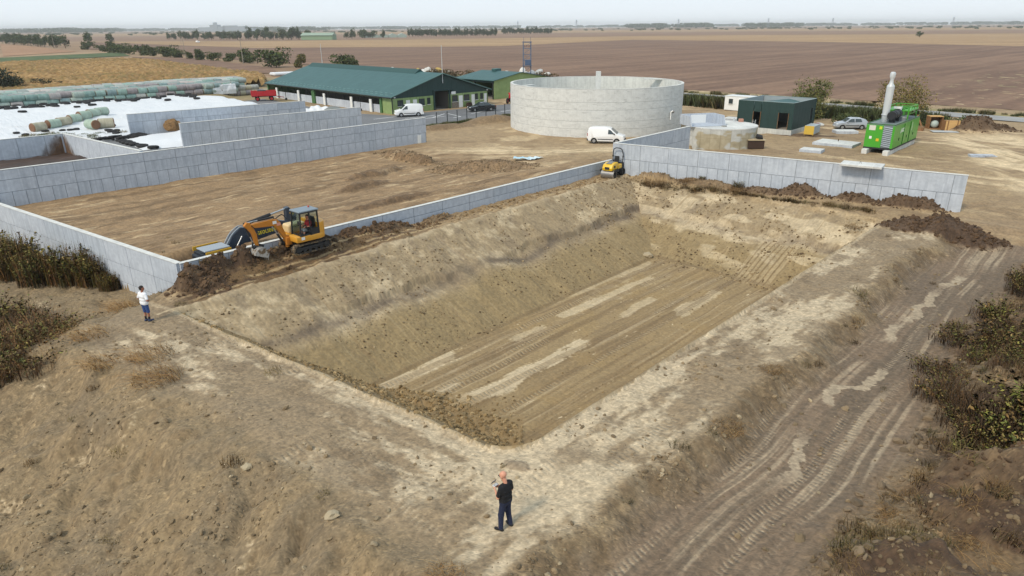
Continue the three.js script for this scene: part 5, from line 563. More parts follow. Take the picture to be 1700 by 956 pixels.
  // black and white film scraps between stack and maize
  const scr = rng(8); for (let i = 0; i < 26; i++) { const f = scr(), x = lerp(-112, -70, f) + (scr() - 0.5) * 3, z = lerp(-132, -166, f) + (scr() - 0.5) * 6; const g = new THREE.IcosahedronGeometry(0.7 + scr() * 0.8, 1).scale(1.8, 0.5, 1); one('film_scrap', i % 3 ? 'black film scrap lying between bales and maize' : 'white film scrap lying between bales and maize', 'plastic film', g, i % 3 ? rub : film, [x, 0.5 + scr() * 0.5, z], scr() * 3, i % 3 ? 'black film scraps' : 'white film scraps'); }
  // loose bales on the sheet
  [[-63.0, -92.9, 1], [-62.4, -95.2, 0], [-62.1, -97.0, 1], [-61.9, -99.2, 0], [-61.6, -101.2, 0], [-61.3, -103.0, 0], [-61.0, -104.6, 0]].forEach(([x, z, k], i) => { const t = (x + 68) * LX + (z + 86) * LZ, q = (x + 68) * QX + (z + 86) * QZ; place(x, heapH(t, q) + 0.5, z, k ? loose2 : loose, heading(0.35, -0.93) + 0.1 * Math.sin(i * 3), 'loose wrapped bale, number ' + ['one', 'two', 'three', 'four', 'five', 'six', 'seven'][i] + ' from the left in the row on the white sheet', 'loose bales in a row', 'loose_bale').scale.multiplyScalar(1.1); });
  place(-56.6, 0.9, -94.3, loose, heading(0.85, 0.5), 'torn loose bale showing its brown straw end, in front of the row', null, 'loose_bale').scale.multiplyScalar(1.15); place(-55.3, 0.9, -95.4, loose2, heading(0.85, -0.5), 'faded loose bale touching the torn one in front of the row', null, 'loose_bale').scale.multiplyScalar(1.15);
  // short stack by the barn
  for (let i = 0; i < 11; i++) { const f = i / 10; place(lerp(-59.5, -50.5, f), groundAt(lerp(-59.5, -50.5, f), lerp(-141.5, -150, f)) + 0.5, lerp(-141.5, -150, f), i % 2 ? loose2 : wraps[5], turn, 'brownish wrapped bale in the short end row near the red trailer', 'bales of the short end row', 'end_bale'); if (i < 8 && i > 1) place(lerp(-59.2, -50.8, f), groundAt(lerp(-59.2, -50.8, f), lerp(-141.9, -150.2, f)) + 1.45, lerp(-141.9, -150.2, f), i % 3 ? wraps[7] : loose2, turn, 'brownish wrapped bale in the short end row near the red trailer', 'bales of the short end row', 'end_bale'); }
  { const g = new THREE.PlaneGeometry(4.6, 3.6, 24, 18); const p = g.attributes.position; for (let i = 0; i < p.count; i++) { const x = p.getX(i), v = (p.getY(i) + 1.8) / 3.6; const a = v * 2.1; p.setXYZ(i, x, 0.15 + (a < 1.1 ? a * 1.6 : 1.76 + 0.2 * Math.sin((a - 1.1) * 2)), 0.75 - (a < 1.1 ? 0.1 * a : (a - 1.1) * 1.2) + (fbm(x * 1.4, v * 4, 3) - 0.5) * 0.35); } g.computeVertexNormals(); one('bale_cover', 'crumpled white sheet thrown over the end row of bales', 'plastic sheet', g, film, [-57.6, groundAt(-57.6, -142.4), -142.4], heading(0.75, -0.66)); }
  // second, smaller clamp between the two silage walls
  { const g = new THREE.PlaneGeometry(15, 10, 44, 30); g.rotateX(-Math.PI / 2); const p = g.attributes.position; for (let i = 0; i < p.count; i++) { const x = p.getX(i), z = p.getZ(i), e = Math.min(1, (x + 7.5) / 2.2, (5 - Math.abs(z)) / 1.2); p.setY(i, 0.05 + Math.max(0, e) * (0.45 + 0.6 * ss(-6, 4, x) + (fbm(x * 0.6, z * 0.6, 3) - 0.5) * 0.4)); } g.computeVertexNormals(); one('silage_cover', 'smaller white plastic sheet between the two silage clamp walls', 'plastic sheet', g, film, [-39.2, 0, -86.2], heading(0.75, -0.66)); for (const [x, z, y] of [[-46.9, -83.6, 0.1], [-46.0, -82.8, 0.1], [-45.1, -81.9, 0.1], [-44.2, -81.0, 0.12], [-43.0, -80.0, 0.15], [-42.5, -79.6, 0.15], [-40.8, -78.6, 0.15], [-46.6, -86.8, 0.2], [-44.6, -90.6, 0.3], [-42.6, -92.6, 0.35], [-47.8, -84.6, 0.1]]) tyre(x, y, z, 'black tyre along the edge of the smaller white sheet', 'tyres along the smaller sheet', 1.35);
    const net = rng(3), L = []; for (let i = 0; i < 14; i++) { const a = [lerp(-3, 3, net()), 0.15 + net() * 0.35, lerp(-1, 1, net())]; L.push(tube([a, [a[0] + 0.9, a[1] + 0.2, a[2] + net() - 0.5], [a[0] + 1.8, a[1] + net() * 0.2, a[2] + net() - 0.5]], 0.16, 10, 6)); } one('net_pile', 'crumpled black net and film piled at the end of the smaller sheet', 'netting', merge(L), rub, [-48.6, 0, -85.4], heading(0.9, -0.4));
    const straw = new THREE.IcosahedronGeometry(1, 4); const sp = straw.attributes.position; for (let i = 0; i < sp.count; i++) { const x = sp.getX(i), y = sp.getY(i), z = sp.getZ(i), k = 0.6 + 0.85 * fbm(x * 2.6 + 5, z * 2.6 + y * 2.2, 4); sp.setXYZ(i, x * 1.15 * k, Math.max(-0.6, y * 0.95 * k), z * 0.9 * k); } straw.computeVertexNormals(); one('straw_bale', 'rusty orange decayed straw bale against the rear silage wall', 'bale', straw, std(0xffffff, 1, 0, { map: makeTex(128, 128, (u, v) => { const n = fbp(u, v, 14, 14, 4); return [92 + n * 66, 70 + n * 54, 44 + n * 40]; }) }), [-43.4, 1.2, -89.2], 0.4).scale.set(0.85, 0.9, 0.8); }
  // heap under white net behind the walls
  { const g = new THREE.SphereGeometry(1, 48, 28, 0, 6.2832, 0, 1.7); const p = g.attributes.position; for (let i = 0; i < p.count; i++) { const x = p.getX(i), y = p.getY(i), z = p.getZ(i), k = 1 + (fbm(x * 3 + 9, z * 3 + y, 4) - 0.5) * 0.5 + 0.07 * Math.sin(x * 26 + y * 6); p.setXYZ(i, x * 3.9 * k, y * 1.5 * k + 0.1, z * 1.9 * k); } g.computeVertexNormals(); const h = thing('covered_heap', 'heap under white netting next to the barn, behind the clamp walls', 'covered heap', [-29.5, 0.1, -106.4], heading(0.95, -0.3)); part(h, 'netting', g, film); part(h, 'wrapped_end', baleG, wrap([214, 210, 202], 0), [-3.9, 0.75, 0.3], [0, 1.3, 0]).scale.setScalar(1.35); part(h, 'grey_tarpaulin', new THREE.SphereGeometry(1.1, 20, 14).scale(1.5, 0.8, 1), std(col(120, 124, 122), 0.7), [2.4, 0.8, 0.8]); }
  one('plastic_sheet', 'strip of white plastic in the field beyond the far barn end', 'plastic sheet', rbox(9, 0.9, 4, 0.4), film, [-66, 0.4, -211], 0.7);
}

// ---------- vehicles ----------
const rubber = std(col(34, 34, 36), 0.85), chrome = std(col(176, 180, 184), 0.35, 0.7), blackPl = std(col(40, 41, 43), 0.65), lampGlass = std(col(226, 230, 232), 0.2), redLamp = std(col(150, 30, 28), 0.3);
function wheel(g, x, y, z, r, w, rim = chrome) { const t = part(g, 'wheel', new THREE.TorusGeometry(r * 0.78, r * 0.24, 10, 24).scale(1, 1, (w / r) * 1.9), rubber, [x, y, z]); part(t, 'rim', merge([cyl(r * 0.6, r * 0.6, w * 0.55, 20).rotateX(Math.PI / 2), cyl(r * 0.18, r * 0.18, w * 0.7, 10).rotateX(Math.PI / 2), ...[0, 1, 2, 3, 4].map((k) => { const b = box(r * 1.0, r * 0.14, w * 0.62); b.rotateZ(k * 1.2566); return b; })]), rim); return t; }
function car(name, label, pos, dir, o) {
  const g = thing(name, label, o.cat || 'car', pos, heading(...dir)), W = o.W, belt = o.belt, roof = o.roof;
  const mod = (geo) => { const p = geo.attributes.position; for (let i = 0; i < p.count; i++) { const x = p.getX(i), y = p.getY(i); let z = p.getZ(i); if (y > belt) z *= 1 - (o.taper || 0.2) * (y - belt) / (roof - belt); z *= 1 - 0.1 * Math.pow(Math.abs(x) / (o.len / 2), 5); p.setZ(i, z); } geo.computeVertexNormals(); return toCreasedNormals(geo, 0.5); };
  const arch = (cx, r, n = 8) => { const a = []; for (let i = 0; i <= n; i++) { const t = Math.PI * (1 - i / n); a.push([cx + Math.cos(t) * r, 0.28 + Math.sin(t) * r]); } return a; };
  const P = [...o.under[0], ...arch(o.wx[0], o.wr + 0.06), ...o.under[1], ...arch(o.wx[1], o.wr + 0.06), ...o.profile];
  part(g, 'body', mod(extrude(P, W, 0.06, -W / 2, 2)), o.paint);
  part(g, 'underbody', box(o.len - 0.3, 0.2, W - 0.3, 0, 0.32, 0), blackPl);
  for (const w of o.wins) { const q = mod(extrude(w, W + 0.012, 0)); part(g, 'side_window', q, glassMat); }
  for (const [k, s] of [['windscreen', o.ws], ['rear_window', o.rw]]) if (s) { const [x0, y0, x1, y1, f] = s, m = f || 0.8, hw0 = W / 2 * m, hw1 = W / 2 * m * 0.86, nx = (y1 - y0), ny = -(x1 - x0), l = Math.hypot(nx, ny), sgn = k === 'windscreen' ? 1 : -1, ox = Math.abs(nx / l) * 0.025 * sgn, oy = Math.abs(ny / l) * 0.025; const geo = new THREE.BufferGeometry(); geo.setAttribute('position', new THREE.Float32BufferAttribute([x0 + ox, y0 + oy, -hw0, x0 + ox, y0 + oy, hw0, x1 + ox, y1 + oy, hw1, x1 + ox, y1 + oy, -hw1], 3)); geo.setAttribute('uv', new THREE.Float32BufferAttribute([0, 0, 1, 0, 1, 1, 0, 1], 2)); geo.setIndex([0, 1, 2, 0, 2, 3]); geo.computeVertexNormals(); const gm = glassMat.clone(); gm.side = THREE.DoubleSide; part(g, k, geo, gm); }
  for (const x of o.wx) for (const s of [-1, 1]) wheel(g, x, o.wr, s * (W / 2 - 0.11), o.wr, 0.2);
  for (const s of [-1, 1]) { part(g, 'headlight', rbox(0.16, 0.16, 0.3, 0.04), lampGlass, [o.fx - 0.1, o.ly, s * (W / 2 - 0.26)], [0, s * -0.3, 0]); part(g, 'tail_light', rbox(0.08, 0.34, 0.14, 0.02), redLamp, [o.rx + 0.02, o.ty, s * (W / 2 - 0.14)]); part(g, 'mirror', rbox(0.12, 0.14, 0.18, 0.03), o.mirror || blackPl, [o.ws[0] - 0.25, belt + 0.06, s * (W / 2 + 0.07)]); part(g, 'side_trim', box(o.len * 0.42, 0.09, 0.03), blackPl, [(o.wx[0] + o.wx[1]) / 2, 0.52, s * (W / 2 + 0.004)]); }
  part(g, 'bumper', rbox(0.22, 0.24, W * 0.9, 0.06), o.bump || blackPl, [o.fx - 0.03, 0.42, 0]); part(g, 'bumper', rbox(0.22, 0.26, W * 0.92, 0.06), o.bump || blackPl, [o.rx + 0.05, 0.42, 0]);
  part(g, 'number_plate', box(0.01, 0.11, 0.5), whitePaint, [o.fx + 0.085, 0.42, 0]);
  return g;
}
const vanWhite = new THREE.MeshPhysicalMaterial({ color: col(236, 238, 240), roughness: 0.35, clearcoat: 0.6 }), silver = new THREE.MeshPhysicalMaterial({ color: col(176, 182, 190), roughness: 0.35, metalness: 0.4, clearcoat: 0.6 }), blackCar = new THREE.MeshPhysicalMaterial({ color: col(30, 34, 40), roughness: 0.25, clearcoat: 1 });
const vanSpec = (extra) => ({ cat: 'van', W: 1.76, belt: 1.08, roof: 1.84, len: 4.25, taper: 0.14, wr: 0.31, wx: [-1.32, 1.3], under: [[[-2.05, 0.3]], []], profile: [[2.02, 0.28], [2.12, 0.42], [2.1, 0.75], [1.98, 0.92], [1.3, 1.1], [0.55, 1.7], [0.25, 1.8], [-0.3, 1.85], [-1.8, 1.8], [-2.0, 1.7], [-2.12, 1.2], [-2.12, 0.5]], wins: [[[0.28, 1.12], [1.06, 1.12], [0.55, 1.58], [0.3, 1.62]]], ws: [1.26, 1.13, 0.58, 1.68, 0.82], rw: [-2.12, 1.2, -2.03, 1.62, 0.8], fx: 2.1, rx: -2.12, ly: 0.84, ty: 1.0, paint: vanWhite, ...extra });
car('white_van', 'white panel van parked in front of the large round tank', [11.1, groundAt(11.1, -80.2) - 0.02, -80.2], [0.96, 0.28], vanSpec({}));
car('white_van', 'small white van parked by the green barn gable', [-15.6, 0.09, -107.4], [-0.95, 0.31], vanSpec({ bump: vanWhite }));
car('black_sedan', 'black sedan parked in front of the barn doors', [-4.7, 0.09, -113.6], [-0.93, 0.37], { W: 1.75, belt: 0.9, roof: 1.42, len: 4.5, wr: 0.31, wx: [-1.35, 1.35], under: [[[-2.15, 0.3]], []], profile: [[2.15, 0.28], [2.25, 0.45], [2.2, 0.68], [1.95, 0.78], [1.0, 0.9], [0.25, 1.36], [-0.2, 1.43], [-0.8, 1.38], [-1.5, 0.98], [-2.15, 0.92], [-2.25, 0.7], [-2.22, 0.4]], wins: [[[-0.28, 0.93], [0.8, 0.93], [0.22, 1.3], [-0.22, 1.34]], [[-1.25, 0.96], [-0.36, 0.93], [-0.32, 1.34], [-0.75, 1.3]]], ws: [0.95, 0.94, 0.28, 1.34, 0.78], rw: [-1.45, 1.0, -0.82, 1.37, 0.76], fx: 2.22, rx: -2.22, ly: 0.66, ty: 0.74, paint: blackCar, bump: blackCar, mirror: blackCar });
car('silver_hatchback', 'silver hatchback parked at the ditch behind the concrete pads', [44.3, groundAt(44.3, -90.6) - 0.01, -90.6], [-0.97, -0.12], { W: 1.68, belt: 0.95, roof: 1.47, len: 3.95, wr: 0.3, wx: [-1.18, 1.22], under: [[[-1.88, 0.3]], []], profile: [[1.92, 0.28], [1.98, 0.45], [1.94, 0.68], [1.7, 0.82], [0.98, 0.95], [0.35, 1.4], [-0.1, 1.47], [-1.1, 1.44], [-1.55, 1.3], [-1.9, 0.95], [-1.95, 0.6], [-1.93, 0.4]], wins: [[[-0.18, 0.99], [0.8, 0.98], [0.28, 1.35], [-0.14, 1.39]], [[-1.1, 1.0], [-0.28, 0.99], [-0.24, 1.39], [-0.95, 1.37]]], ws: [0.94, 0.99, 0.38, 1.39, 0.78], rw: [-1.84, 1.0, -1.56, 1.29, 0.74], fx: 1.95, rx: -1.93, ly: 0.7, ty: 0.85, paint: silver, bump: silver, mirror: silver });
car('white_van', 'tiny white van far off in the field at upper left', [-318, 0.06, -740], [0.9, 0.3], vanSpec({}));
{ // red tipping trailer
  const red = std(col(176, 34, 40), 0.5), g = thing('red_trailer', 'red farm trailer standing left of the barn', 'trailer', [-46.6, 0.08, -133.6], heading(0.93, -0.36)); part(g, 'floor', box(4.4, 0.12, 2.1, 0, 0.95, 0), red); for (const s of [-1, 1]) { for (let k = 0; k < 4; k++) part(g, 'side_board', rbox(1.08, 0.85, 0.06, 0.015, -1.65 + k * 1.1, 1.4, s * 1.05), red); wheel(g, -1.2, 0.42, s * 0.85, 0.42, 0.25, red); wheel(g, 1.3, 0.42, s * 0.85, 0.42, 0.25, red); } for (const s of [-1, 1]) part(g, 'end_board', rbox(0.06, 0.85, 2.1, 0.015, s * 2.22, 1.4, 0), red); part(g, 'chassis', merge([box(4.2, 0.14, 0.14, 0, 0.8, 0.4), box(4.2, 0.14, 0.14, 0, 0.8, -0.4), box(0.12, 0.12, 1.6, -1.2, 0.5, 0), box(0.12, 0.12, 1.6, 1.3, 0.5, 0)]), blackPl); part(g, 'drawbar', merge([bar([2.2, 0.75, 0.4], [3.6, 0.5, 0], 0.1, 0.1), bar([2.2, 0.75, -0.4], [3.6, 0.5, 0], 0.1, 0.1)]), red); part(g, 'load', rbox(1.6, 0.5, 1.2, 0.2, -0.3, 1.7, 0), blackPl);
  const t = thing('red_tractor', 'red tractor half hidden by the left edge of the round tank', 'tractor', [0.6, 0.05, -125.8], heading(-0.3, 0.95)); part(t, 'hood', rbox(1.9, 0.8, 0.85, 0.12, 0.8, 1.35, 0), red); part(t, 'cab', rbox(1.3, 1.3, 1.4, 0.12, -0.6, 2.1, 0), red); part(t, 'cab_glass', rbox(1.34, 0.8, 1.44, 0.1, -0.6, 2.15, 0), glassMat); part(t, 'fender', merge([rbox(1.5, 0.2, 0.5, 0.06, -0.8, 1.65, 0.85), rbox(1.5, 0.2, 0.5, 0.06, -0.8, 1.65, -0.85)]), red); for (const s of [-1, 1]) { wheel(t, -0.8, 0.8, s * 0.85, 0.8, 0.45, red); wheel(t, 1.4, 0.5, s * 0.75, 0.5, 0.32, red); } part(t, 'exhaust', cyl(0.05, 0.05, 1.0, 8, 0.9, 2.2, 0.3), blackPl);
}
// ---------- green generator container ----------
{
  const green = new THREE.MeshPhysicalMaterial({ color: col(70, 158, 44), roughness: 0.45, clearcoat: 0.25 }), dkg = std(col(46, 104, 34), 0.5), L = 10, Wd = 2.75, B = 0.5, H = 2.5, g = thing('generator_container', 'bright green generator container on concrete beams at right', 'generator', [39.5, 0, -71.25], heading(0.669, -0.743)); // local x: along the long side away, local z: towards right-near; body spans z from -Wd to 0
  part(g, 'base_frame', box(L, 0.16, Wd, L / 2, B + 0.08, -Wd / 2), blackPl);
  for (let i = 0; i < 8; i++) part(g, 'side_panel', rbox(L / 8 - 0.015, H - 0.2, 0.06, 0.012, L / 16 + i * L / 8, B + 0.16 + (H - 0.2) / 2, -0.03), green);
  for (let i = 0; i < 8; i++) part(g, 'side_panel', rbox(L / 8 - 0.015, H - 0.2, 0.06, 0.012, L / 16 + i * L / 8, B + 0.16 + (H - 0.2) / 2, -Wd + 0.03), green);
  part(g, 'end_panel', rbox(0.06, H - 0.2, Wd * 0.38, 0.012, 0.03, B + 0.16 + (H - 0.2) / 2, -Wd + Wd * 0.19 + 0.01), green); part(g, 'end_door', rbox(0.06, H - 0.2, Wd * 0.22, 0.012, 0.03, B + 0.16 + (H - 0.2) / 2, -Wd * 0.51), green); part(g, 'end_post', rbox(0.06, H - 0.2, Wd * 0.07, 0.012, 0.03, B + 0.16 + (H - 0.2) / 2, -Wd * 0.035 - 0.03), green); part(g, 'end_panel', box(0.06, H - 0.2, Wd - 0.14, L - 0.03, B + 0.16 + (H - 0.2) / 2, -Wd / 2), green);
  part(g, 'louvre_frame', box(0.05, H - 0.25, Wd * 0.32, 0.05, B + 0.16 + (H - 0.2) / 2, -Wd * 0.235), std(col(120, 128, 136), 0.6)); for (let i = 0; i < 11; i++) part(g, 'louvre', box(0.14, 0.03, Wd * 0.32), std(col(176, 186, 194), 0.45, 0.3), [0.0, B + 0.36 + i * 0.19, -Wd * 0.235], [0.12, 0, 0.6]);
  part(g, 'roof', box(L, 0.07, Wd, L / 2, B + H, -Wd / 2), std(col(112, 124, 124), 0.6)); part(g, 'roof_rail', merge([box(L, 0.08, 0.06, L / 2, B + H + 0.06, -0.03), box(L, 0.08, 0.06, L / 2, B + H + 0.06, -Wd + 0.03), box(0.06, 0.08, Wd, 0.03, B + H + 0.06, -Wd / 2)]), dkg);
  for (const [y, z, w, h, c] of [[2.25, -2.15, 0.62, 0.5, col(206, 206, 196)], [1.25, -2.2, 0.25, 0.28, col(232, 232, 228)], [2.3, -1.35, 0.26, 0.3, col(196, 206, 60)], [1.05, -1.5, 0.28, 0.28, col(220, 180, 40)]]) part(g, 'notice', box(0.012, h, w), std(c, 0.6), [-0.012, B + y - 0.1, z]);
  { const cv = document.createElement('canvas'); cv.width = 256; cv.height = 128; const c = cv.getContext('2d'); c.fillStyle = '#469e2c'; c.fillRect(0, 0, 256, 128); c.strokeStyle = '#e8f2e4'; c.lineWidth = 22; c.lineCap = 'round'; c.beginPath(); c.moveTo(24, 100); c.lineTo(58, 40); c.lineTo(78, 96); c.moveTo(112, 92); c.lineTo(122, 34); c.moveTo(120, 66); c.lineTo(158, 34); c.moveTo(124, 66); c.lineTo(156, 92); c.stroke(); c.beginPath(); c.arc(206, 62, 27, 0, 7); c.stroke(); const t = new THREE.CanvasTexture(cv); t.colorSpace = THREE.SRGBColorSpace; part(g, 'lettering', new THREE.PlaneGeometry(1.7, 0.75), std(0xffffff, 0.5, 0, { map: t }), [3.1, B + 1.75, 0.006]); part(g, 'side_sticker', box(0.22, 0.9, 0.01), std(col(186, 214, 176), 0.6), [7.1, B + 1.75, 0.006]); }
  for (const x of [3.75, 6.25]) part(g, 'door_bar', cyl(0.03, 0.03, H - 0.3, 8, x, B + 0.16 + (H - 0.3) / 2, 0.03), dkg); for (const x of [5.2, 7.9, 2.2]) part(g, 'door_handle', box(0.06, 0.3, 0.05, x, B + 0.9, 0.02), blackPl);
  for (const z of [-0.35, -Wd + 0.35]) for (let k = 0; k < 4; k++) { const b = thing('concrete_beam', (z > -1 ? ['nearest beam under the right side', 'second beam under the right side', 'third beam under the right side', 'last beam under the right side'] : ['nearest beam under the left side', 'second beam under the left side', 'third beam under the left side', 'last beam under the left side'])[k] + ' of the green container', 'concrete beam', [0, 0, 0]); const x = 0.9 + k * 2.7 - 0.35, wx = 39.5 + 0.669 * x + 0.743 * z, wz = -71.25 - 0.743 * x + 0.669 * z; b.position.set(wx, -0.1, wz); b.rotation.y = heading(0.669, -0.743); part(b, 'beam', worldUV(rbox(2.6, 0.59, 0.55, 0.05, 0, 0.3, 0)), concPale[k]); }
  // chimney, silencer and cooler frame on the roof
  const st = std(0xffffff, 0.5, 0.2, { map: makeTex(128, 128, (u, v) => { const n = fbp(u, v, 6, 10, 4); return [184 + n * 30, 190 + n * 28, 194 + n * 26]; }) }); const T = B + H + 0.03;
  part(g, 'chimney', new THREE.LatheGeometry([[0, 0], [0.34, 0], [0.34, 0.7], [0.42, 0.72], [0.42, 0.78], [0.34, 0.8], [0.36, 1.6], [0.38, 3.6], [0.37, 3.7], [0.2, 3.95], [0.17, 4.25], [0.2, 4.45], [0.26, 4.62], [0.27, 4.95], [0.18, 5.1], [0, 5.12]].map((p) => new THREE.Vector2(...p)), 24), st, [2.3, T, -Wd + 1.05]);
  part(g, 'silencer', merge([cyl(0.42, 0.42, 2.3, 18).rotateZ(Math.PI / 2), cyl(0.34, 0.42, 0.25, 18, 0, 0, 0).rotateZ(Math.PI / 2).translate(1.25, 0, 0), cyl(0.42, 0.34, 0.25, 18).rotateZ(Math.PI / 2).translate(-1.25, 0, 0), cyl(0.46, 0.46, 0.08, 18).rotateZ(Math.PI / 2).translate(0.6, 0, 0), cyl(0.46, 0.46, 0.08, 18).rotateZ(Math.PI / 2).translate(-0.6, 0, 0)]), std(col(36, 38, 42), 0.6), [3.1, T + 0.75, -Wd + 1.75]); part(g, 'silencer_leg', merge([box(0.1, 0.5, 0.6, 2.3, T + 0.2, -Wd + 1.75), box(0.1, 0.5, 0.6, 3.9, T + 0.2, -Wd + 1.75)]), blackPl); part(g, 'flue_pipe', tube([[2.3, T + 0.5, -Wd + 1.05], [2.1, T + 0.75, -Wd + 1.4], [2.2, T + 0.75, -Wd + 1.75]], 0.16, 12, 10), st);
  for (const x of [5.6, 9.2]) for (const z of [-0.3, -Wd + 0.3]) part(g, 'cooler_leg', bar([x, T, z], [x, T + 1.35, z], 0.1, 0.1), green); part(g, 'cooler', rbox(3.7, 0.14, Wd - 0.3, 0.03, 7.4, T + 0.95, -Wd / 2), green); for (const z of [-0.3, -Wd + 0.3]) part(g, 'cooler_rail', merge([bar([5.5, T + 1.35, z], [9.3, T + 1.35, z], 0.07, 0.07), bar([5.5, T + 0.6, z], [9.3, T + 0.6, z], 0.06, 0.06)]), green); for (const x of [5.5, 9.3]) part(g, 'cooler_rail', merge([bar([x, T + 1.35, -0.3], [x, T + 1.35, -Wd + 0.3], 0.07, 0.07), bar([x, T + 1.15, -0.3], [x, T + 1.15, -Wd + 0.3], 0.05, 0.05)]), green); part(g, 'cooler_housing', rbox(1.3, 0.45, 1.5, 0.05, 6.2, T + 0.65, -Wd / 2), std(col(60, 118, 44), 0.5)); for (const x of [6.3, 7.4, 8.5]) part(g, 'cooler_fan', merge([new THREE.TorusGeometry(0.5, 0.05, 8, 20).rotateX(Math.PI / 2), box(0.9, 0.02, 0.14), box(0.14, 0.02, 0.9)]), dkg, [x, T + 1.06, -Wd / 2]); part(g, 'cooler_brace', merge([bar([5.6, T + 0.3, -0.3], [7.2, T + 1.3, -0.3], 0.06, 0.06), bar([9.2, T + 0.3, -0.3], [7.6, T + 1.3, -0.3], 0.06, 0.06)]), green); part(g, 'cooler_label', box(0.01, 0.25, 0.8), whitePaint, [5.44, T + 1.25, -Wd / 2]); part(g, 'coolant_pipe', tube([[5.2, T, -1], [5.2, T + 0.9, -1], [5.6, T + 1.4, -1]], 0.07, 10, 8), chrome); part(g, 'roof_box', rbox(0.8, 0.4, 0.6, 0.03, 4.9, T + 0.2, -0.6), chrome);
}
{ // crates and timber behind the container
  const ply = std(0xffffff, 0.85, 0, { map: makeTex(128, 128, (u, v) => { const n = fbp(u, v, 3, 30, 3); return [176 + n * 40, 140 + n * 36, 88 + n * 30]; }) }), dkw = std(col(132, 96, 62), 0.9), y0 = groundAt(55, -90);
  const a = thing('wooden_crate', 'open wooden crate holding a round part behind the container', 'crate', [54.9, y0, -90.2], heading(0.97, 0.15)); for (const s of [-0.75, 0.75]) part(a, 'side', box(0.08, 1.5, 1.2, s, 0.8, 0), dkw); part(a, 'top', box(1.6, 0.08, 1.25, 0, 1.6, 0), ply); part(a, 'back', box(1.5, 1.5, 0.06, 0, 0.8, -0.58), dkw); part(a, 'bottom', box(1.55, 0.1, 1.2, 0, 0.06, 0), dkw); part(a, 'drum', new THREE.SphereGeometry(0.5, 20, 14).scale(1, 1, 0.8), std(col(176, 192, 190), 0.5), [0.05, 0.6, 0.05]);
  const b = thing('wooden_crate', 'closed plywood crate right of the open crate', 'crate', [55.9, y0, -88.3], heading(0.97, 0.1)); part(b, 'front', rbox(1.7, 1.3, 0.08, 0.02, 0, 0.68, 0.55), ply); part(b, 'body', rbox(1.66, 1.24, 1.05, 0.02, 0, 0.66, 0), dkw); for (const x of [-0.6, 0.55]) part(b, 'batten', box(0.1, 1.3, 0.05, x, 0.68, 0.61), dkw);
  const c = thing('plywood_sheet', 'grey sheet lying flat in front of the crates', 'sheet', [54.4, groundAt(54.4, -86.9) + 0.02, -86.9], heading(0.95, 0.2)); part(c, 'sheet', box(2.9, 0.05, 1.4, 0, 0.05, 0), std(col(176, 182, 184), 0.6));
  const d = thing('timber_pile', 'reddish timber pile with a leaning plank behind the container', 'timber', [51.6, y0, -89.0], heading(0.8, 0.6)); for (let i = 0; i < 8; i++) part(d, 'board', box(2.2, 0.14, 0.2, (i % 3) * 0.1, 0.1 + Math.floor(i / 2) * 0.15, (i % 2) * 0.3), std(col(150 - i * 3, 108, 82), 0.9)); part(d, 'leaning_plank', bar([0.2, 1.9, -0.3], [1.2, 0.1, 0.4], 0.25, 0.05), dkw);
  for (const [x, z, l] of [[45.6, -93.6, 'pile of pale rubbish bags left of the silver car'], [41.0, -92.3, 'pale rubbish beside the ditch near plant building']]) { const h = thing('rubbish_pile', l, 'rubbish', [x - 5, 0, z]), r = rng(Math.round(x)); for (let i = 0; i < 7; i++) part(h, 'rubbish_bag', new THREE.IcosahedronGeometry(0.28 + r() * 0.25, 1).scale(1.5, 0.6, 1), std(i === 2 ? col(170, 90, 70) : i === 4 ? col(150, 170, 200) : col(206, 204, 198), 0.8), [(r() - 0.5) * 2.4, 0.15, (r() - 0.5) * 1.4], [0, r() * 3, 0]); }
  const bl = thing('plastic_film', 'pale blue plastic film lying on the bare yard', 'plastic film', [1.2, groundAt(1.2, -69), -69]); { const g = new THREE.PlaneGeometry(1.9, 0.9, 16, 8); g.rotateX(-Math.PI / 2); const p = g.attributes.position; for (let i = 0; i < p.count; i++) p.setY(i, 0.06 + fbm(p.getX(i) * 3, p.getZ(i) * 3, 3) * 0.3); g.computeVertexNormals(); const m = std(col(170, 206, 222), 0.4); m.side = THREE.DoubleSide; part(bl, 'film', g, m); part(bl, 'film', g, std(col(206, 224, 230), 0.4, 0, { side: THREE.DoubleSide }), [1.1, 0.02, 0.2], [0, 0.8, 0]); }
  one('white_board', 'small white board leaning on the end of the long wall', 'board', rbox(0.5, 0.95, 0.05, 0.01), whitePaint, [-10.75, groundAt(-10.75, -81.3) + 0.45, -81.35], heading(0.69, -0.72));
  const bx = thing('pump_box', 'dark brown pump box standing against the small round tank', 'box', [27.0, groundAt(27, -76.0), -76.0], heading(0.9, 0.1)); part(bx, 'box', rbox(1.7, 0.9, 0.9, 0.04, 0, 0.5, 0), std(col(62, 46, 38), 0.8)); part(bx, 'lid', box(1.9, 0.08, 1.1, 0, 1.0, 0), std(col(176, 160, 130), 0.8)); part(bx, 'pump', merge([cyl(0.25, 0.25, 0.6, 12).rotateZ(1.3).translate(0.3, 1.3, 0), box(0.4, 0.2, 0.3, 0.5, 1.15, 0)]), blackPl);
}
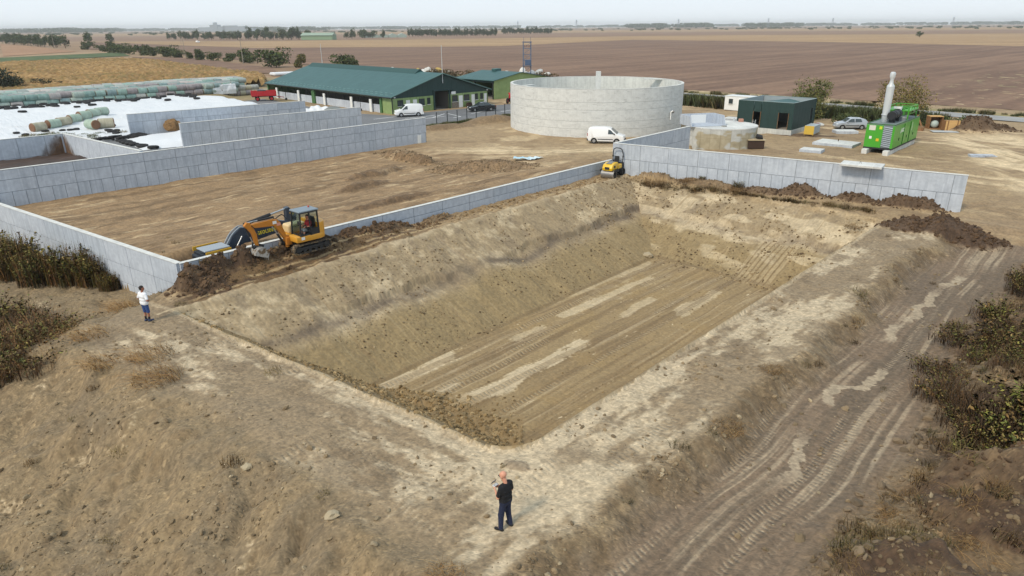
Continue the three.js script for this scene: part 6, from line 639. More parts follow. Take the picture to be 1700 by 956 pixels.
// ---------- roller ----------
{
  const yel = new THREE.MeshPhysicalMaterial({ color: col(222, 178, 30), roughness: 0.4, clearcoat: 0.4 }), gy = std(col(120, 122, 124), 0.55), g = thing('road_roller', 'small yellow tandem roller with black roll bar at the wall corner', 'road roller', [9.35, groundAt(9.35, -62.35) - 0.02, -62.35], heading(-0.55, 0.835));
  part(g, 'front_drum', cyl(0.4, 0.4, 1.25, 32, 0, 0, 0).rotateX(Math.PI / 2), std(col(150, 148, 146), 0.4, 0.6), [0.85, 0.4, 0]); part(g, 'drum_cap', cyl(0.33, 0.33, 1.27, 24).rotateX(Math.PI / 2), blackPl, [0.85, 0.4, 0]); part(g, 'rear_wheel', new THREE.TorusGeometry(0.3, 0.12, 10, 24).scale(1, 1, 1.6), rubber, [-0.85, 0.4, -0.48]); part(g, 'rear_wheel', new THREE.TorusGeometry(0.3, 0.12, 10, 24).scale(1, 1, 1.6), rubber, [-0.85, 0.4, 0.48]); part(g, 'rear_axle', cyl(0.22, 0.22, 1.2, 12).rotateX(Math.PI / 2), blackPl, [-0.85, 0.4, 0]);
  part(g, 'fork', merge([box(0.9, 0.2, 0.1, 0.7, 0.72, 0.68), box(0.9, 0.2, 0.1, 0.7, 0.72, -0.68), box(0.14, 0.45, 0.1, 0.85, 0.55, 0.68), box(0.14, 0.45, 0.1, 0.85, 0.55, -0.68), box(0.3, 0.18, 1.3, 0.2, 0.72, 0), box(1.9, 0.2, 0.7, -0.3, 0.68, 0)]), blackPl);
  part(g, 'hood', toCreasedNormals(extrude([[0.05, 0.78], [1.25, 0.78], [1.28, 1.0], [1.1, 1.28], [0.6, 1.42], [0.05, 1.4]], 1.0, 0.08, -0.5, 3), 0.6), yel); part(g, 'hood_top', rbox(0.75, 0.04, 0.5, 0.01), gy, [0.62, 1.4, 0], [0, 0, -0.12]); part(g, 'grille', box(0.04, 0.22, 0.45, 1.27, 0.98, 0), blackPl); for (const s of [-1, 1]) { part(g, 'hood_vent', box(0.3, 0.2, 0.03, 0.75, 1.08, s * 0.5), blackPl); part(g, 'side_step', rbox(0.5, 0.1, 0.3, 0.03, -0.25, 0.75, s * 0.5), blackPl); }
  part(g, 'platform', rbox(0.8, 0.4, 1.1, 0.06, -0.35, 0.95, 0), yel); part(g, 'rear_body', rbox(0.6, 0.5, 1.05, 0.08, -0.95, 0.95, 0), blackPl); part(g, 'seat', merge([rbox(0.45, 0.12, 0.45, 0.05, -0.55, 1.3, 0), rbox(0.12, 0.5, 0.45, 0.05, -0.78, 1.55, 0)]), blackPl); part(g, 'steering_wheel', new THREE.TorusGeometry(0.17, 0.02, 8, 20).rotateX(1.2).rotateY(Math.PI / 2), blackPl, [-0.15, 1.55, 0]); part(g, 'steering_column', rod([0.05, 1.3, 0], [-0.13, 1.53, 0], 0.04), blackPl);
  part(g, 'roll_bar', tube([[-0.95, 1.1, -0.48], [-0.98, 1.9, -0.5], [-0.9, 2.35, -0.42], [-0.88, 2.5, -0.2], [-0.88, 2.5, 0.2], [-0.9, 2.35, 0.42], [-0.98, 1.9, 0.5], [-0.95, 1.1, 0.48]], 0.045, 50, 8), blackPl); for (const s of [-1, 1]) part(g, 'bar_hinge', box(0.12, 0.16, 0.1, -0.97, 1.75, s * 0.5), blackPl);
}
// ---------- excavators ----------
function trackLoop(len, h, w, lugs) { // rubber crawler band with lugs
  const r = h / 2, a = len / 2 - r, pts = [], inner = []; for (let i = 0; i <= 10; i++) { const t = -Math.PI / 2 + Math.PI * i / 10; pts.push([a + Math.cos(t) * r, r + Math.sin(t) * r]); inner.push([a + Math.cos(t) * (r - 0.06), r + Math.sin(t) * (r - 0.06)]); } for (let i = 0; i <= 10; i++) { const t = Math.PI / 2 + Math.PI * i / 10; pts.push([-a + Math.cos(t) * r, r + Math.sin(t) * r]); inner.push([-a + Math.cos(t) * (r - 0.06), r + Math.sin(t) * (r - 0.06)]); }
  const s = new THREE.Shape(pts.map((p) => new THREE.Vector2(...p))); s.holes.push(new THREE.Path(inner.reverse().map((p) => new THREE.Vector2(...p)))); const band = new THREE.ExtrudeGeometry(s, { depth: w, bevelEnabled: false }); band.translate(0, 0, -w / 2); const L = [band], per = 2 * (2 * a) + 2 * Math.PI * r; for (let i = 0; i < lugs; i++) { let d = (i / lugs) * per, x, y, t; if (d < 2 * a) { x = -a + d; y = 0; t = -Math.PI / 2; } else if (d < 2 * a + Math.PI * r) { t = -Math.PI / 2 + (d - 2 * a) / r; x = a + Math.cos(t) * r; y = r + Math.sin(t) * r; } else if (d < 4 * a + Math.PI * r) { x = a - (d - 2 * a - Math.PI * r); y = h; t = Math.PI / 2; } else { t = Math.PI / 2 + (d - 4 * a - Math.PI * r) / r; x = -a + Math.cos(t) * r; y = r + Math.sin(t) * r; } const b = box(0.035, 0.055, w); b.rotateZ(t + Math.PI / 2); b.translate(x, y, 0); L.push(b); } return merge(L);
}
const ram = (g, a, b, r, f = 0.55) => { const m = part(g, 'cylinder', rod(a, [lerp(a[0], b[0], f), lerp(a[1], b[1], f), lerp(a[2], b[2], f)], r, r, 12), blackPl); part(m, 'piston_rod', rod([lerp(a[0], b[0], f - 0.05), lerp(a[1], b[1], f - 0.05), lerp(a[2], b[2], f - 0.05)], b, r * 0.55, r * 0.55, 10), chrome); return m; };
const dirtTrack = std(0xffffff, 0.95, 0, { map: makeTex(128, 128, (u, v) => { const n = fbp(u, v, 10, 10, 4), k = ss(0.45, 0.6, n); return [lerp(56, 124, k), lerp(52, 106, k), lerp(48, 80, k)]; }) });
function bucketPart(g, parent, x, y, rot, w, m) { const R = 0.42, prof = []; for (let i = 0; i <= 10; i++) { const t = -0.35 + i / 10 * 3.6; prof.push([Math.cos(t) * R, Math.sin(t) * R]); } const inn = prof.map(([a, b]) => [a * 0.92, b * 0.92]).reverse(); const b = part(g, 'bucket', toCreasedNormals(extrude([...prof, ...inn], w), 0.6), m, [x, y, 0], [0, 0, rot]); for (const s of [-1, 1]) part(b, 'side_plate', extrude(prof, 0.03), m, [0, 0, s * (w / 2 - 0.015)]); for (let i = 0; i < 5; i++) part(b, 'wear_strip', new THREE.TorusGeometry(R + 0.01, 0.015, 6, 24, 2.8).scale(1, 1, 2.2), m, [0, 0, -w / 2 + 0.1 + i * (w - 0.2) / 4], [0, 0, -0.2]); for (let i = 0; i < 5; i++) part(b, 'tooth', box(0.16, 0.03, 0.07), m, [Math.cos(3.25) * R - 0.02, Math.sin(3.25) * R - 0.05, -w / 2 + 0.08 + i * (w - 0.16) / 4], [0, 0, 1.2]); part(b, 'hanger', merge([box(0.3, 0.2, 0.03, 0.05, R + 0.05, 0.11), box(0.3, 0.2, 0.03, 0.05, R + 0.05, -0.11)]), blackPl); return b; }
{
  const or = new THREE.MeshPhysicalMaterial({ color: col(206, 148, 50), roughness: 0.55, clearcoat: 0.25 }), orB = new THREE.MeshPhysicalMaterial({ color: col(186, 118, 38), roughness: 0.6 }), steel = std(0xffffff, 0.55, 0.3, { map: makeTex(128, 128, (u, v) => { const n = fbp(u, v, 6, 6, 4), k = ss(0.5, 0.62, n); return [lerp(176, 112, k), lerp(174, 94, k), lerp(170, 72, k)]; }) }), roofM = std(col(122, 134, 144), 0.5);
  const Y = 0.42, g = thing('mini_excavator', 'orange mini excavator digging beside the low wall', 'excavator', [-12.47, Y - 0.02, -39.43], heading(-0.68, 0.733));
  for (const s of [-1, 1]) { const t = part(g, 'track', trackLoop(2.5, 0.56, 0.38, 44), dirtTrack, [0, 0, s * 0.78]); part(t, 'track_frame', rbox(1.7, 0.22, 0.26, 0.05, 0, 0.28, 0), blackPl); for (const x of [-0.95, 0.95]) part(t, 'sprocket', cyl(0.19, 0.19, 0.3, 16).rotateX(Math.PI / 2), blackPl, [x, 0.28, 0]); for (const x of [-0.55, -0.2, 0.2, 0.55]) part(t, 'road_wheel', cyl(0.1, 0.1, 0.3, 12).rotateX(Math.PI / 2), blackPl, [x, 0.14, 0]); }
  part(g, 'undercarriage', merge([box(1.1, 0.3, 1.2, 0, 0.42, 0), cyl(0.42, 0.42, 0.2, 20, 0, 0.62, 0)]), blackPl);
  const deckS = new THREE.Shape(); deckS.moveTo(0.95, -0.92); deckS.lineTo(0.95, 0.9); deckS.lineTo(-0.4, 0.94); deckS.bezierCurveTo(-1.0, 0.9, -1.15, 0.5, -1.15, 0); deckS.bezierCurveTo(-1.15, -0.5, -1.0, -0.92, -0.4, -0.94); deckS.closePath(); const deck = new THREE.ExtrudeGeometry(deckS, { depth: 0.26, bevelEnabled: true, bevelThickness: 0.04, bevelSize: 0.04, bevelSegments: 2 }); deck.rotateX(-Math.PI / 2); part(g, 'deck', toCreasedNormals(deck, 0.5), or, [0, 0.74, 0]);
  const cwS = new THREE.Shape(); cwS.moveTo(-0.5, -0.92); cwS.lineTo(-0.5, 0.92); cwS.bezierCurveTo(-1.05, 0.88, -1.17, 0.45, -1.17, 0); cwS.bezierCurveTo(-1.17, -0.45, -1.05, -0.88, -0.5, -0.92); const cw = new THREE.ExtrudeGeometry(cwS, { depth: 0.55, bevelEnabled: true, bevelThickness: 0.07, bevelSize: 0.03, bevelSegments: 3 }); cw.rotateX(-Math.PI / 2); part(g, 'engine_cover', toCreasedNormals(cw, 0.5), or, [0, 1.05, 0]); part(g, 'hood', rbox(1.2, 0.55, 0.75, 0.14, 0.25, 1.3, 0.55), std(col(214, 188, 140), 0.5)); for (const [x, y, z, a] of [[0.6, 0.92, -0.965, 0], [-0.85, 1.32, -0.74, 0.85]]) part(g, 'sticker', box(0.22, 0.17, 0.012), whitePaint, [x, y, z], [0, a, 0]);
  // cab: posts, roof, panes
  const cz = [-0.93, 0.02], cx = [-0.5, 0.72], y0 = 1.05, y1 = 2.42; const posts = []; for (const x of cx) for (const z of cz) posts.push(bar([x, y0, z], [x + (x > 0 ? -0.1 : 0), y1, z * 0.97], 0.075, 0.075)); posts.push(bar([0.05, y0, cz[0]], [0.05, y1, cz[0]], 0.06, 0.06)); const cab = part(g, 'cab_frame', merge([...posts, bar([cx[0], y1, cz[0]], [cx[1] - 0.1, y1, cz[0]], 0.08, 0.08), bar([cx[0], y1, cz[1]], [cx[1] - 0.1, y1, cz[1]], 0.08, 0.08), bar([cx[0], y1, cz[0]], [cx[0], y1, cz[1]], 0.08, 0.08), bar([cx[1] - 0.1, y1, cz[0]], [cx[1] - 0.1, y1, cz[1]], 0.08, 0.08), box(0.6, 0.45, 0.06, -0.2, y0 + 0.15, cz[0])]), blackPl);
  part(cab, 'pane', box(0.012, y1 - y0 - 0.45, 0.85, cx[0], (y0 + y1) / 2 + 0.2, -0.45), paneMat); part(cab, 'pane', bar([cx[1] + 0.01, y0 + 0.1, -0.45], [cx[1] - 0.09, y1 - 0.05, -0.45], 0.86, 0.012), paneMat); part(cab, 'pane', box(1.05, 0.95, 0.012, 0.08, y1 - 0.52, 0.02), paneMat);
  part(g, 'cab_roof', rbox(1.32, 0.1, 1.06, 0.045, 0.06, y1 + 0.06, -0.45), roofM); part(g, 'beacon', cyl(0.05, 0.06, 0.1, 12, -0.35, y1 + 0.15, -0.3), std(col(176, 80, 60), 0.4)); part(g, 'cab_floor', box(1.2, 0.05, 0.95, 0.1, y0 + 0.0, -0.45), blackPl); part(g, 'seat', merge([rbox(0.48, 0.16, 0.5, 0.05, -0.12, y0 + 0.32, -0.45), rbox(0.14, 0.6, 0.48, 0.05, -0.4, y0 + 0.65, -0.45), box(0.3, 0.3, 0.3, -0.12, y0 + 0.12, -0.45)]), blackPl); for (const z of [-0.78, -0.12]) part(g, 'control_lever', rod([0.18, y0 + 0.3, z], [0.24, y0 + 0.6, z], 0.025), blackPl);
  // boom, stick, bucket
  part(g, 'swing_post', merge([rbox(0.4, 0.5, 0.42, 0.06, 1.05, 0.72, 0.05), cyl(0.12, 0.12, 0.7, 12, 1.1, 0.7, 0.05)]), orB);
  part(g, 'boom', toCreasedNormals(extrude([[0.98, 0.62], [1.16, 0.66], [1.72, 1.66], [1.86, 1.78], [3.2, 1.92], [3.28, 2.05], [3.18, 2.14], [1.95, 2.18], [1.62, 2.14], [1.42, 1.94]], 0.22, 0.02, -0.06), 0.5), orB); for (const [x, y] of [[1.78, 1.98], [1.55, 1.84]]) part(g, 'sticker', box(0.24, 0.17, 0.01), x > 1.7 ? whitePaint : std(col(216, 150, 130), 0.6), [x, y, -0.07]);
  part(g, 'stick', toCreasedNormals(extrude([[3.42, 2.3], [3.6, 2.12], [3.22, 1.62], [3.06, 0.86], [2.9, 0.84], [2.92, 1.5], [3.08, 1.98], [3.24, 2.26]], 0.19, 0.02, -0.045), 0.5), orB); part(g, 'hydraulic_hose', tube([[1.4, 2.0, 0.2], [2.0, 2.32, 0.1], [2.8, 2.25, 0.0], [3.3, 2.3, 0.1]], 0.025, 20, 6), blackPl); part(g, 'hydraulic_hose', tube([[3.2, 2.1, -0.08], [2.9, 1.7, -0.08], [2.85, 1.2, -0.06]], 0.022, 16, 6), blackPl);
  ram(g, [1.28, 0.55, 0.05], [1.9, 1.72, 0.05], 0.07, 0.6); ram(g, [1.75, 2.28, 0.05], [3.4, 2.26, 0.05], 0.065, 0.6); ram(g, [3.5, 2.0, 0.05], [3.2, 1.1, 0.05], 0.05, 0.6);
  const bk = bucketPart(g, g, 2.95, 0.36, 0.5, 0.95, steel); bk.position.z = 0.05; part(g, 'bucket_link', merge([bar([3.0, 0.9, 0.05], [3.25, 0.75, 0.05], 0.2, 0.06), bar([3.2, 1.1, 0.05], [3.25, 0.75, 0.05], 0.12, 0.05)]), blackPl);
  part(g, 'dozer_blade', merge([rbox(0.07, 0.3, 1.7, 0.03, -1.75, 0.24, 0), bar([-0.7, 0.4, 0.4], [-1.7, 0.3, 0.4], 0.08, 0.09), bar([-0.7, 0.4, -0.4], [-1.7, 0.3, -0.4], 0.08, 0.09)]), dirtTrack); part(g, 'mirror', merge([rod([0.7, 1.9, -0.98], [0.9, 1.95, -1.1], 0.015), box(0.04, 0.22, 0.14, 0.9, 1.95, -1.12)]), blackPl);
}
{ // dark larger excavator standing in the trench behind the wall
  const navy = new THREE.MeshPhysicalMaterial({ color: col(46, 58, 72), roughness: 0.45, clearcoat: 0.3 }), navyD = std(col(34, 40, 48), 0.6), yel = std(col(206, 158, 44), 0.55), gr = std(col(150, 158, 166), 0.5), dx = 0.6802, dz = -0.7331, nx = -0.7331, nz = -0.6802, O = [-17.99 + nx * 1.45, -34.97 + nz * 1.45];
  const g = thing('trench_excavator', 'dark blue excavator boom and yellow edged hood rising from the trench behind the wall', 'excavator', [O[0], -0.85, O[1]], heading(dx, dz)); const y = -0.85; const Yc = (v) => v - y;
  for (const s of [-1, 1]) { const t = part(g, 'track', trackLoop(2.9, 0.62, 0.42, 44), dirtTrack, [2.6, 0, s * 0.72]); part(t, 'track_frame', rbox(2, 0.25, 0.28, 0.05, 0, 0.3, 0), navyD); } part(g, 'undercarriage', box(1.4, 0.4, 1.2, 2.6, 0.5, 0), navyD);
  part(g, 'house', rbox(1.5, 0.9, 1.6, 0.06, 2.5, 1.22, 0), navyD); part(g, 'hood', rbox(1.5, 0.09, 1.1, 0.04, 2.48, Yc(1.06), 0.25), gr); part(g, 'yellow_side', rbox(1.5, 0.26, 0.06, 0.02, 2.5, Yc(0.9), 0.86), yel); part(g, 'yellow_side', rbox(1.5, 0.26, 0.06, 0.02, 2.5, Yc(0.9), -0.86), yel); part(g, 'counterweight', rbox(0.3, 0.7, 1.5, 0.1, 1.72, 1.2, 0), navyD);
  part(g, 'boom', toCreasedNormals(extrude([[3.0, 1.35], [3.2, 1.55], [3.7, 2.3], [4.25, 2.68], [4.8, 2.6], [6.8, 2.62], [7.6, 2.35], [7.68, 2.2], [7.5, 2.08], [6.7, 1.9], [5.0, 1.7], [4.4, 1.72], [3.9, 1.5], [3.4, 1.15], [3.1, 1.15]], 0.42, 0.03), 0.5), navy); part(g, 'boom_rail', tube([[3.1, 1.62, 0.2], [3.7, 2.4, 0.2], [4.25, 2.74, 0.2], [4.9, 2.68, 0.2]], 0.03, 20, 6), gr); part(g, 'boom_rail', tube([[3.1, 1.62, -0.1], [3.7, 2.4, -0.1], [4.25, 2.74, -0.1], [4.9, 2.68, -0.1]], 0.03, 20, 6), gr);
  { const cv = document.createElement('canvas'); cv.width = 512; cv.height = 96; const c = cv.getContext('2d'); c.fillStyle = '#2e3a48'; c.fillRect(0, 0, 512, 96); c.fillStyle = '#e6d21e'; c.font = 'bold 84px sans-serif'; c.textAlign = 'center'; c.textBaseline = 'middle'; c.save(); c.translate(256, 50); c.scale(1.06, 1); c.fillText('GEOLIDER', 0, 0); c.restore(); const t = new THREE.CanvasTexture(cv); t.colorSpace = THREE.SRGBColorSpace; part(g, 'lettering', new THREE.PlaneGeometry(1.5, 0.34), std(0xffffff, 0.5, 0, { map: t }), [5.86, 2.15, 0.222], [0, 0, 0.03]); }
  part(g, 'stick', toCreasedNormals(extrude([[7.3, 2.2], [7.32, 3.28], [7.55, 3.32], [8.0, 2.75], [7.95, 2.2], [7.35, 1.2], [7.05, 1.15], [7.1, 1.4]], 0.34, 0.03), 0.5), navy); part(g, 'emblem', box(0.26, 0.2, 0.01), yel, [7.68, 2.9, 0.18], [0, 0, -0.9]); ram(g, [4.6, 2.78, 0], [7.4, 3.22, 0], 0.1, 0.62); ram(g, [3.5, 1.2, 0.34], [4.25, 2.2, 0.3], 0.08, 0.5); ram(g, [3.5, 1.2, -0.34], [4.25, 2.2, -0.3], 0.08, 0.5); part(g, 'hydraulic_hose', tube([[6.5, 2.7, 0.1], [7.0, 2.95, 0.15], [7.3, 2.6, 0.2]], 0.03, 14, 6), blackPl); const b = bucketPart(g, g, 6.95, 1.05, -0.3, 0.7, gr); b.scale.setScalar(0.8);
}

// ---------- people ----------
function sdfGeo(bones, res, smooth = 0.03) {
  const lo = new THREE.Vector3(1e9, 1e9, 1e9), hi = lo.clone().negate(); for (const b of bones) for (const [p, r] of [[b[0], b[2]], [b[1], b[3]]]) { lo.min(new THREE.Vector3(p[0] - r, p[1] - r, p[2] - r)); hi.max(new THREE.Vector3(p[0] + r, p[1] + r, p[2] + r)); }
  const c = lo.clone().add(hi).multiplyScalar(0.5), S = Math.max(hi.x - lo.x, hi.y - lo.y, hi.z - lo.z) / 2 * 1.08 + 0.02, mc = new MarchingCubes(res, new THREE.MeshStandardMaterial(), false, false, 90000), half = res / 2, B = bones.map((b) => { const d = [b[1][0] - b[0][0], b[1][1] - b[0][1], b[1][2] - b[0][2]]; return [...b[0], ...d, b[2], b[3], d[0] * d[0] + d[1] * d[1] + d[2] * d[2] + 1e-9]; });
  mc.isolation = 0; const f = mc.field; for (let k = 0; k < res; k++) { const z = c.z + (k - half) / half * S; for (let j = 0; j < res; j++) { const y = c.y + (j - half) / half * S; for (let i = 0; i < res; i++) { const x = c.x + (i - half) / half * S; let d = 1e3; for (const b of B) { const px = x - b[0], py = y - b[1], pz = z - b[2]; let t = (px * b[3] + py * b[4] + pz * b[5]) / b[8]; t = t < 0 ? 0 : t > 1 ? 1 : t; const qx = px - b[3] * t, qy = py - b[4] * t, qz = pz - b[5] * t, e = Math.sqrt(qx * qx + qy * qy + qz * qz) - (b[6] + (b[7] - b[6]) * t); const h = Math.max(smooth - Math.abs(d - e), 0) / smooth; d = Math.min(d, e) - h * h * smooth * 0.25; } f[k * res * res + j * res + i] = -d; } } }
  mc.update(); const n = mc.count, g = new THREE.BufferGeometry(), p = new Float32Array(n * 3), q = new Float32Array(n * 3); for (let i = 0; i < n; i++) { p[i * 3] = mc.positionArray[i * 3] * S + c.x; p[i * 3 + 1] = mc.positionArray[i * 3 + 1] * S + c.y; p[i * 3 + 2] = mc.positionArray[i * 3 + 2] * S + c.z; for (let a = 0; a < 3; a++) q[i * 3 + a] = mc.normalArray[i * 3 + a]; } g.setAttribute('position', new THREE.BufferAttribute(p, 3)); g.setAttribute('normal', new THREE.BufferAttribute(q, 3)); g.setAttribute('uv', new THREE.BufferAttribute(new Float32Array(n * 2), 2)); return g;
}
const V3 = (a) => new THREE.Vector3(...a);
function handBones(w, dir, nrm, s) { // wrist, pointing direction, palm normal (towards which fingers curl), side sign
  const d = V3(dir).normalize(), n = V3(nrm).normalize(), a = new THREE.Vector3().crossVectors(d, n).normalize().multiplyScalar(s), W = V3(w), at = (x, y, z) => W.clone().addScaledVector(d, x).addScaledVector(a, y).addScaledVector(n, z).toArray(), B = []; for (const y of [-0.026, 0, 0.026]) B.push([at(0, y * 0.6, 0), at(0.085, y, 0), 0.019, 0.015]);
  [[-0.03, 0.062], [-0.01, 0.074], [0.011, 0.07], [0.031, 0.055]].forEach(([y, l]) => { B.push([at(0.088, y, 0), at(0.088 + l * 0.5, y, 0.012), 0.0098, 0.009], [at(0.088 + l * 0.5, y, 0.012), at(0.088 + l * 0.72, y, 0.038), 0.009, 0.0085], [at(0.088 + l * 0.72, y, 0.038), at(0.088 + l * 0.62, y, 0.058), 0.0085, 0.0075]); });
  B.push([at(0.025, -0.032, 0.004), at(0.055, -0.055, 0.022), 0.014, 0.011], [at(0.055, -0.055, 0.022), at(0.085, -0.056, 0.038), 0.011, 0.009]); return B;
}
const skinT = (c) => std(c, 0.6);
function person(label, pos, turn, J, cl) {
  const g = thing('person', label, 'person', pos, turn), H = J.head, hd = V3(J.face).normalize(), up = new THREE.Vector3(0, 1, 0).addScaledVector(hd, -hd.y).normalize(), rt = new THREE.Vector3().crossVectors(hd, up).normalize(), h = (x, y, z) => V3(H).addScaledVector(hd, x).addScaledVector(up, y).addScaledVector(rt, z).toArray();
  const arm = []; for (const s of ['L', 'R']) { const A = J['arm' + s]; arm.push([A[0], A[1], 0.048, 0.038], [A[1], A[2], 0.038, 0.026]); }
  const leg = []; for (const s of ['L', 'R']) { const A = J['leg' + s]; leg.push([A[0], A[1], 0.082, 0.056], [A[1], A[2], 0.056, 0.038], [A[2], A[3], 0.036, 0.03]); }
  const torso = J.torso; const body = [sdfGeo([...torso, ...arm, ...leg, [J.neck[0], J.neck[1], 0.058, 0.054]], cl.res || 80)];
  const head = [[h(0.0, 0.03, 0), h(-0.03, 0.045, 0), 0.092, 0.09], [h(0.03, -0.06, 0), h(0.01, 0.0, 0), 0.062, 0.078], [h(0.095, -0.0, 0), h(0.108, -0.025, 0), 0.012, 0.016], [h(0.075, -0.052, -0.018), h(0.075, -0.052, 0.018), 0.014, 0.014], [h(0.07, -0.088, 0), h(0.06, -0.085, 0), 0.022, 0.026], [J.neck[0], h(0.0, -0.05, 0), 0.056, 0.056]]; for (const s of [-1, 1]) head.push([h(-0.005, 0.015, s * 0.088), h(-0.012, -0.025, s * 0.086), 0.016, 0.012], [h(0.078, 0.018, s * 0.034), h(0.078, 0.018, s * 0.03), 0.013, 0.013]);
  body.push(sdfGeo(head, cl.hres || 48, 0.014)); for (const [s, k] of [['L', 1], ['R', -1]]) { const A = J['arm' + s]; body.push(sdfGeo(handBones(A[2], V3(A[2]).sub(V3(A[1])).lerp(V3(A[3] || [1, 0, 0]), 0.4).toArray(), A[4] || [0, -1, 0], k), cl.hres || 48, 0.008)); }
  part(g, 'body', mergeGeometries(body), cl.skin);
  const infl = (B, d) => B.map((b) => [b[0], b[1], b[2] + d, b[3] + d]), cut = (b, f) => [b[0], [lerp(b[0][0], b[1][0], f), lerp(b[0][1], b[1][1], f), lerp(b[0][2], b[1][2], f)], b[2], lerp(b[2], b[3], f)];
  part(g, 'shirt', sdfGeo([...infl(torso.slice(0, J.shirtN || torso.length), 0.022), ...[0, 2].map((i) => { const b = cut(arm[i], 0.72); return [b[0], b[1], b[2] + 0.022, b[3] + 0.028]; })], 64), cl.shirt);
  const tr = []; for (const o of [0, 3]) { tr.push([leg[o][0], leg[o][1], leg[o][2] + 0.018, leg[o][3] + 0.028]); if (cl.long) { const b = cut(leg[o + 1], 0.97); tr.push([b[0], b[1], b[2] + 0.026, b[3] + 0.03]); } } tr.push(...infl(J.pelvis, 0.018)); part(g, cl.long ? 'trousers' : 'shorts', sdfGeo(tr, 64), cl.legs);
  for (const o of [2, 5]) { const a = leg[o][0], b = leg[o][1]; part(g, 'shoe', sdfGeo([[[a[0], a[1] - 0.03, a[2]], [b[0], b[1] + 0.005, b[2]], 0.05, 0.042], [[a[0] - 0.05 * Math.sign(b[0] - a[0] || 1), a[1] - 0.035, a[2]], a, 0.045, 0.05]], 32), cl.shoe); if (cl.sock) part(g, 'sock', sdfGeo([[a, [a[0], a[1] + 0.14, a[2]], 0.046, 0.05]], 24), cl.sock); }
  if (cl.hair) part(g, 'hair', sdfGeo([[h(-0.02, 0.065, 0), h(-0.05, 0.05, 0), 0.09, 0.09], [h(-0.06, -0.01, 0), h(-0.05, 0.03, 0), 0.066, 0.08]], 36, 0.02), cl.hair);
  return g;
}
const torsoUp = (lean = 0, w = 1) => [[[lean, 1.4, -0.13 * w], [lean, 1.4, 0.13 * w], 0.082, 0.082], [[lean * 0.9, 1.3, -0.09 * w], [lean * 0.9, 1.3, 0.09 * w], 0.112, 0.112], [[lean * 0.5, 1.13, -0.07 * w], [lean * 0.5, 1.13, 0.07 * w], 0.112, 0.112], [[0, 0.98, -0.08 * w], [0, 0.98, 0.08 * w], 0.112, 0.112], [[0, 0.93, -0.08], [0, 0.93, 0.08], 0.108, 0.108]];
const pelv = [[[0, 0.96, -0.08], [0, 0.96, 0.08], 0.112, 0.112], [[0, 0.9, -0.08], [0, 0.9, 0.08], 0.104, 0.104]];
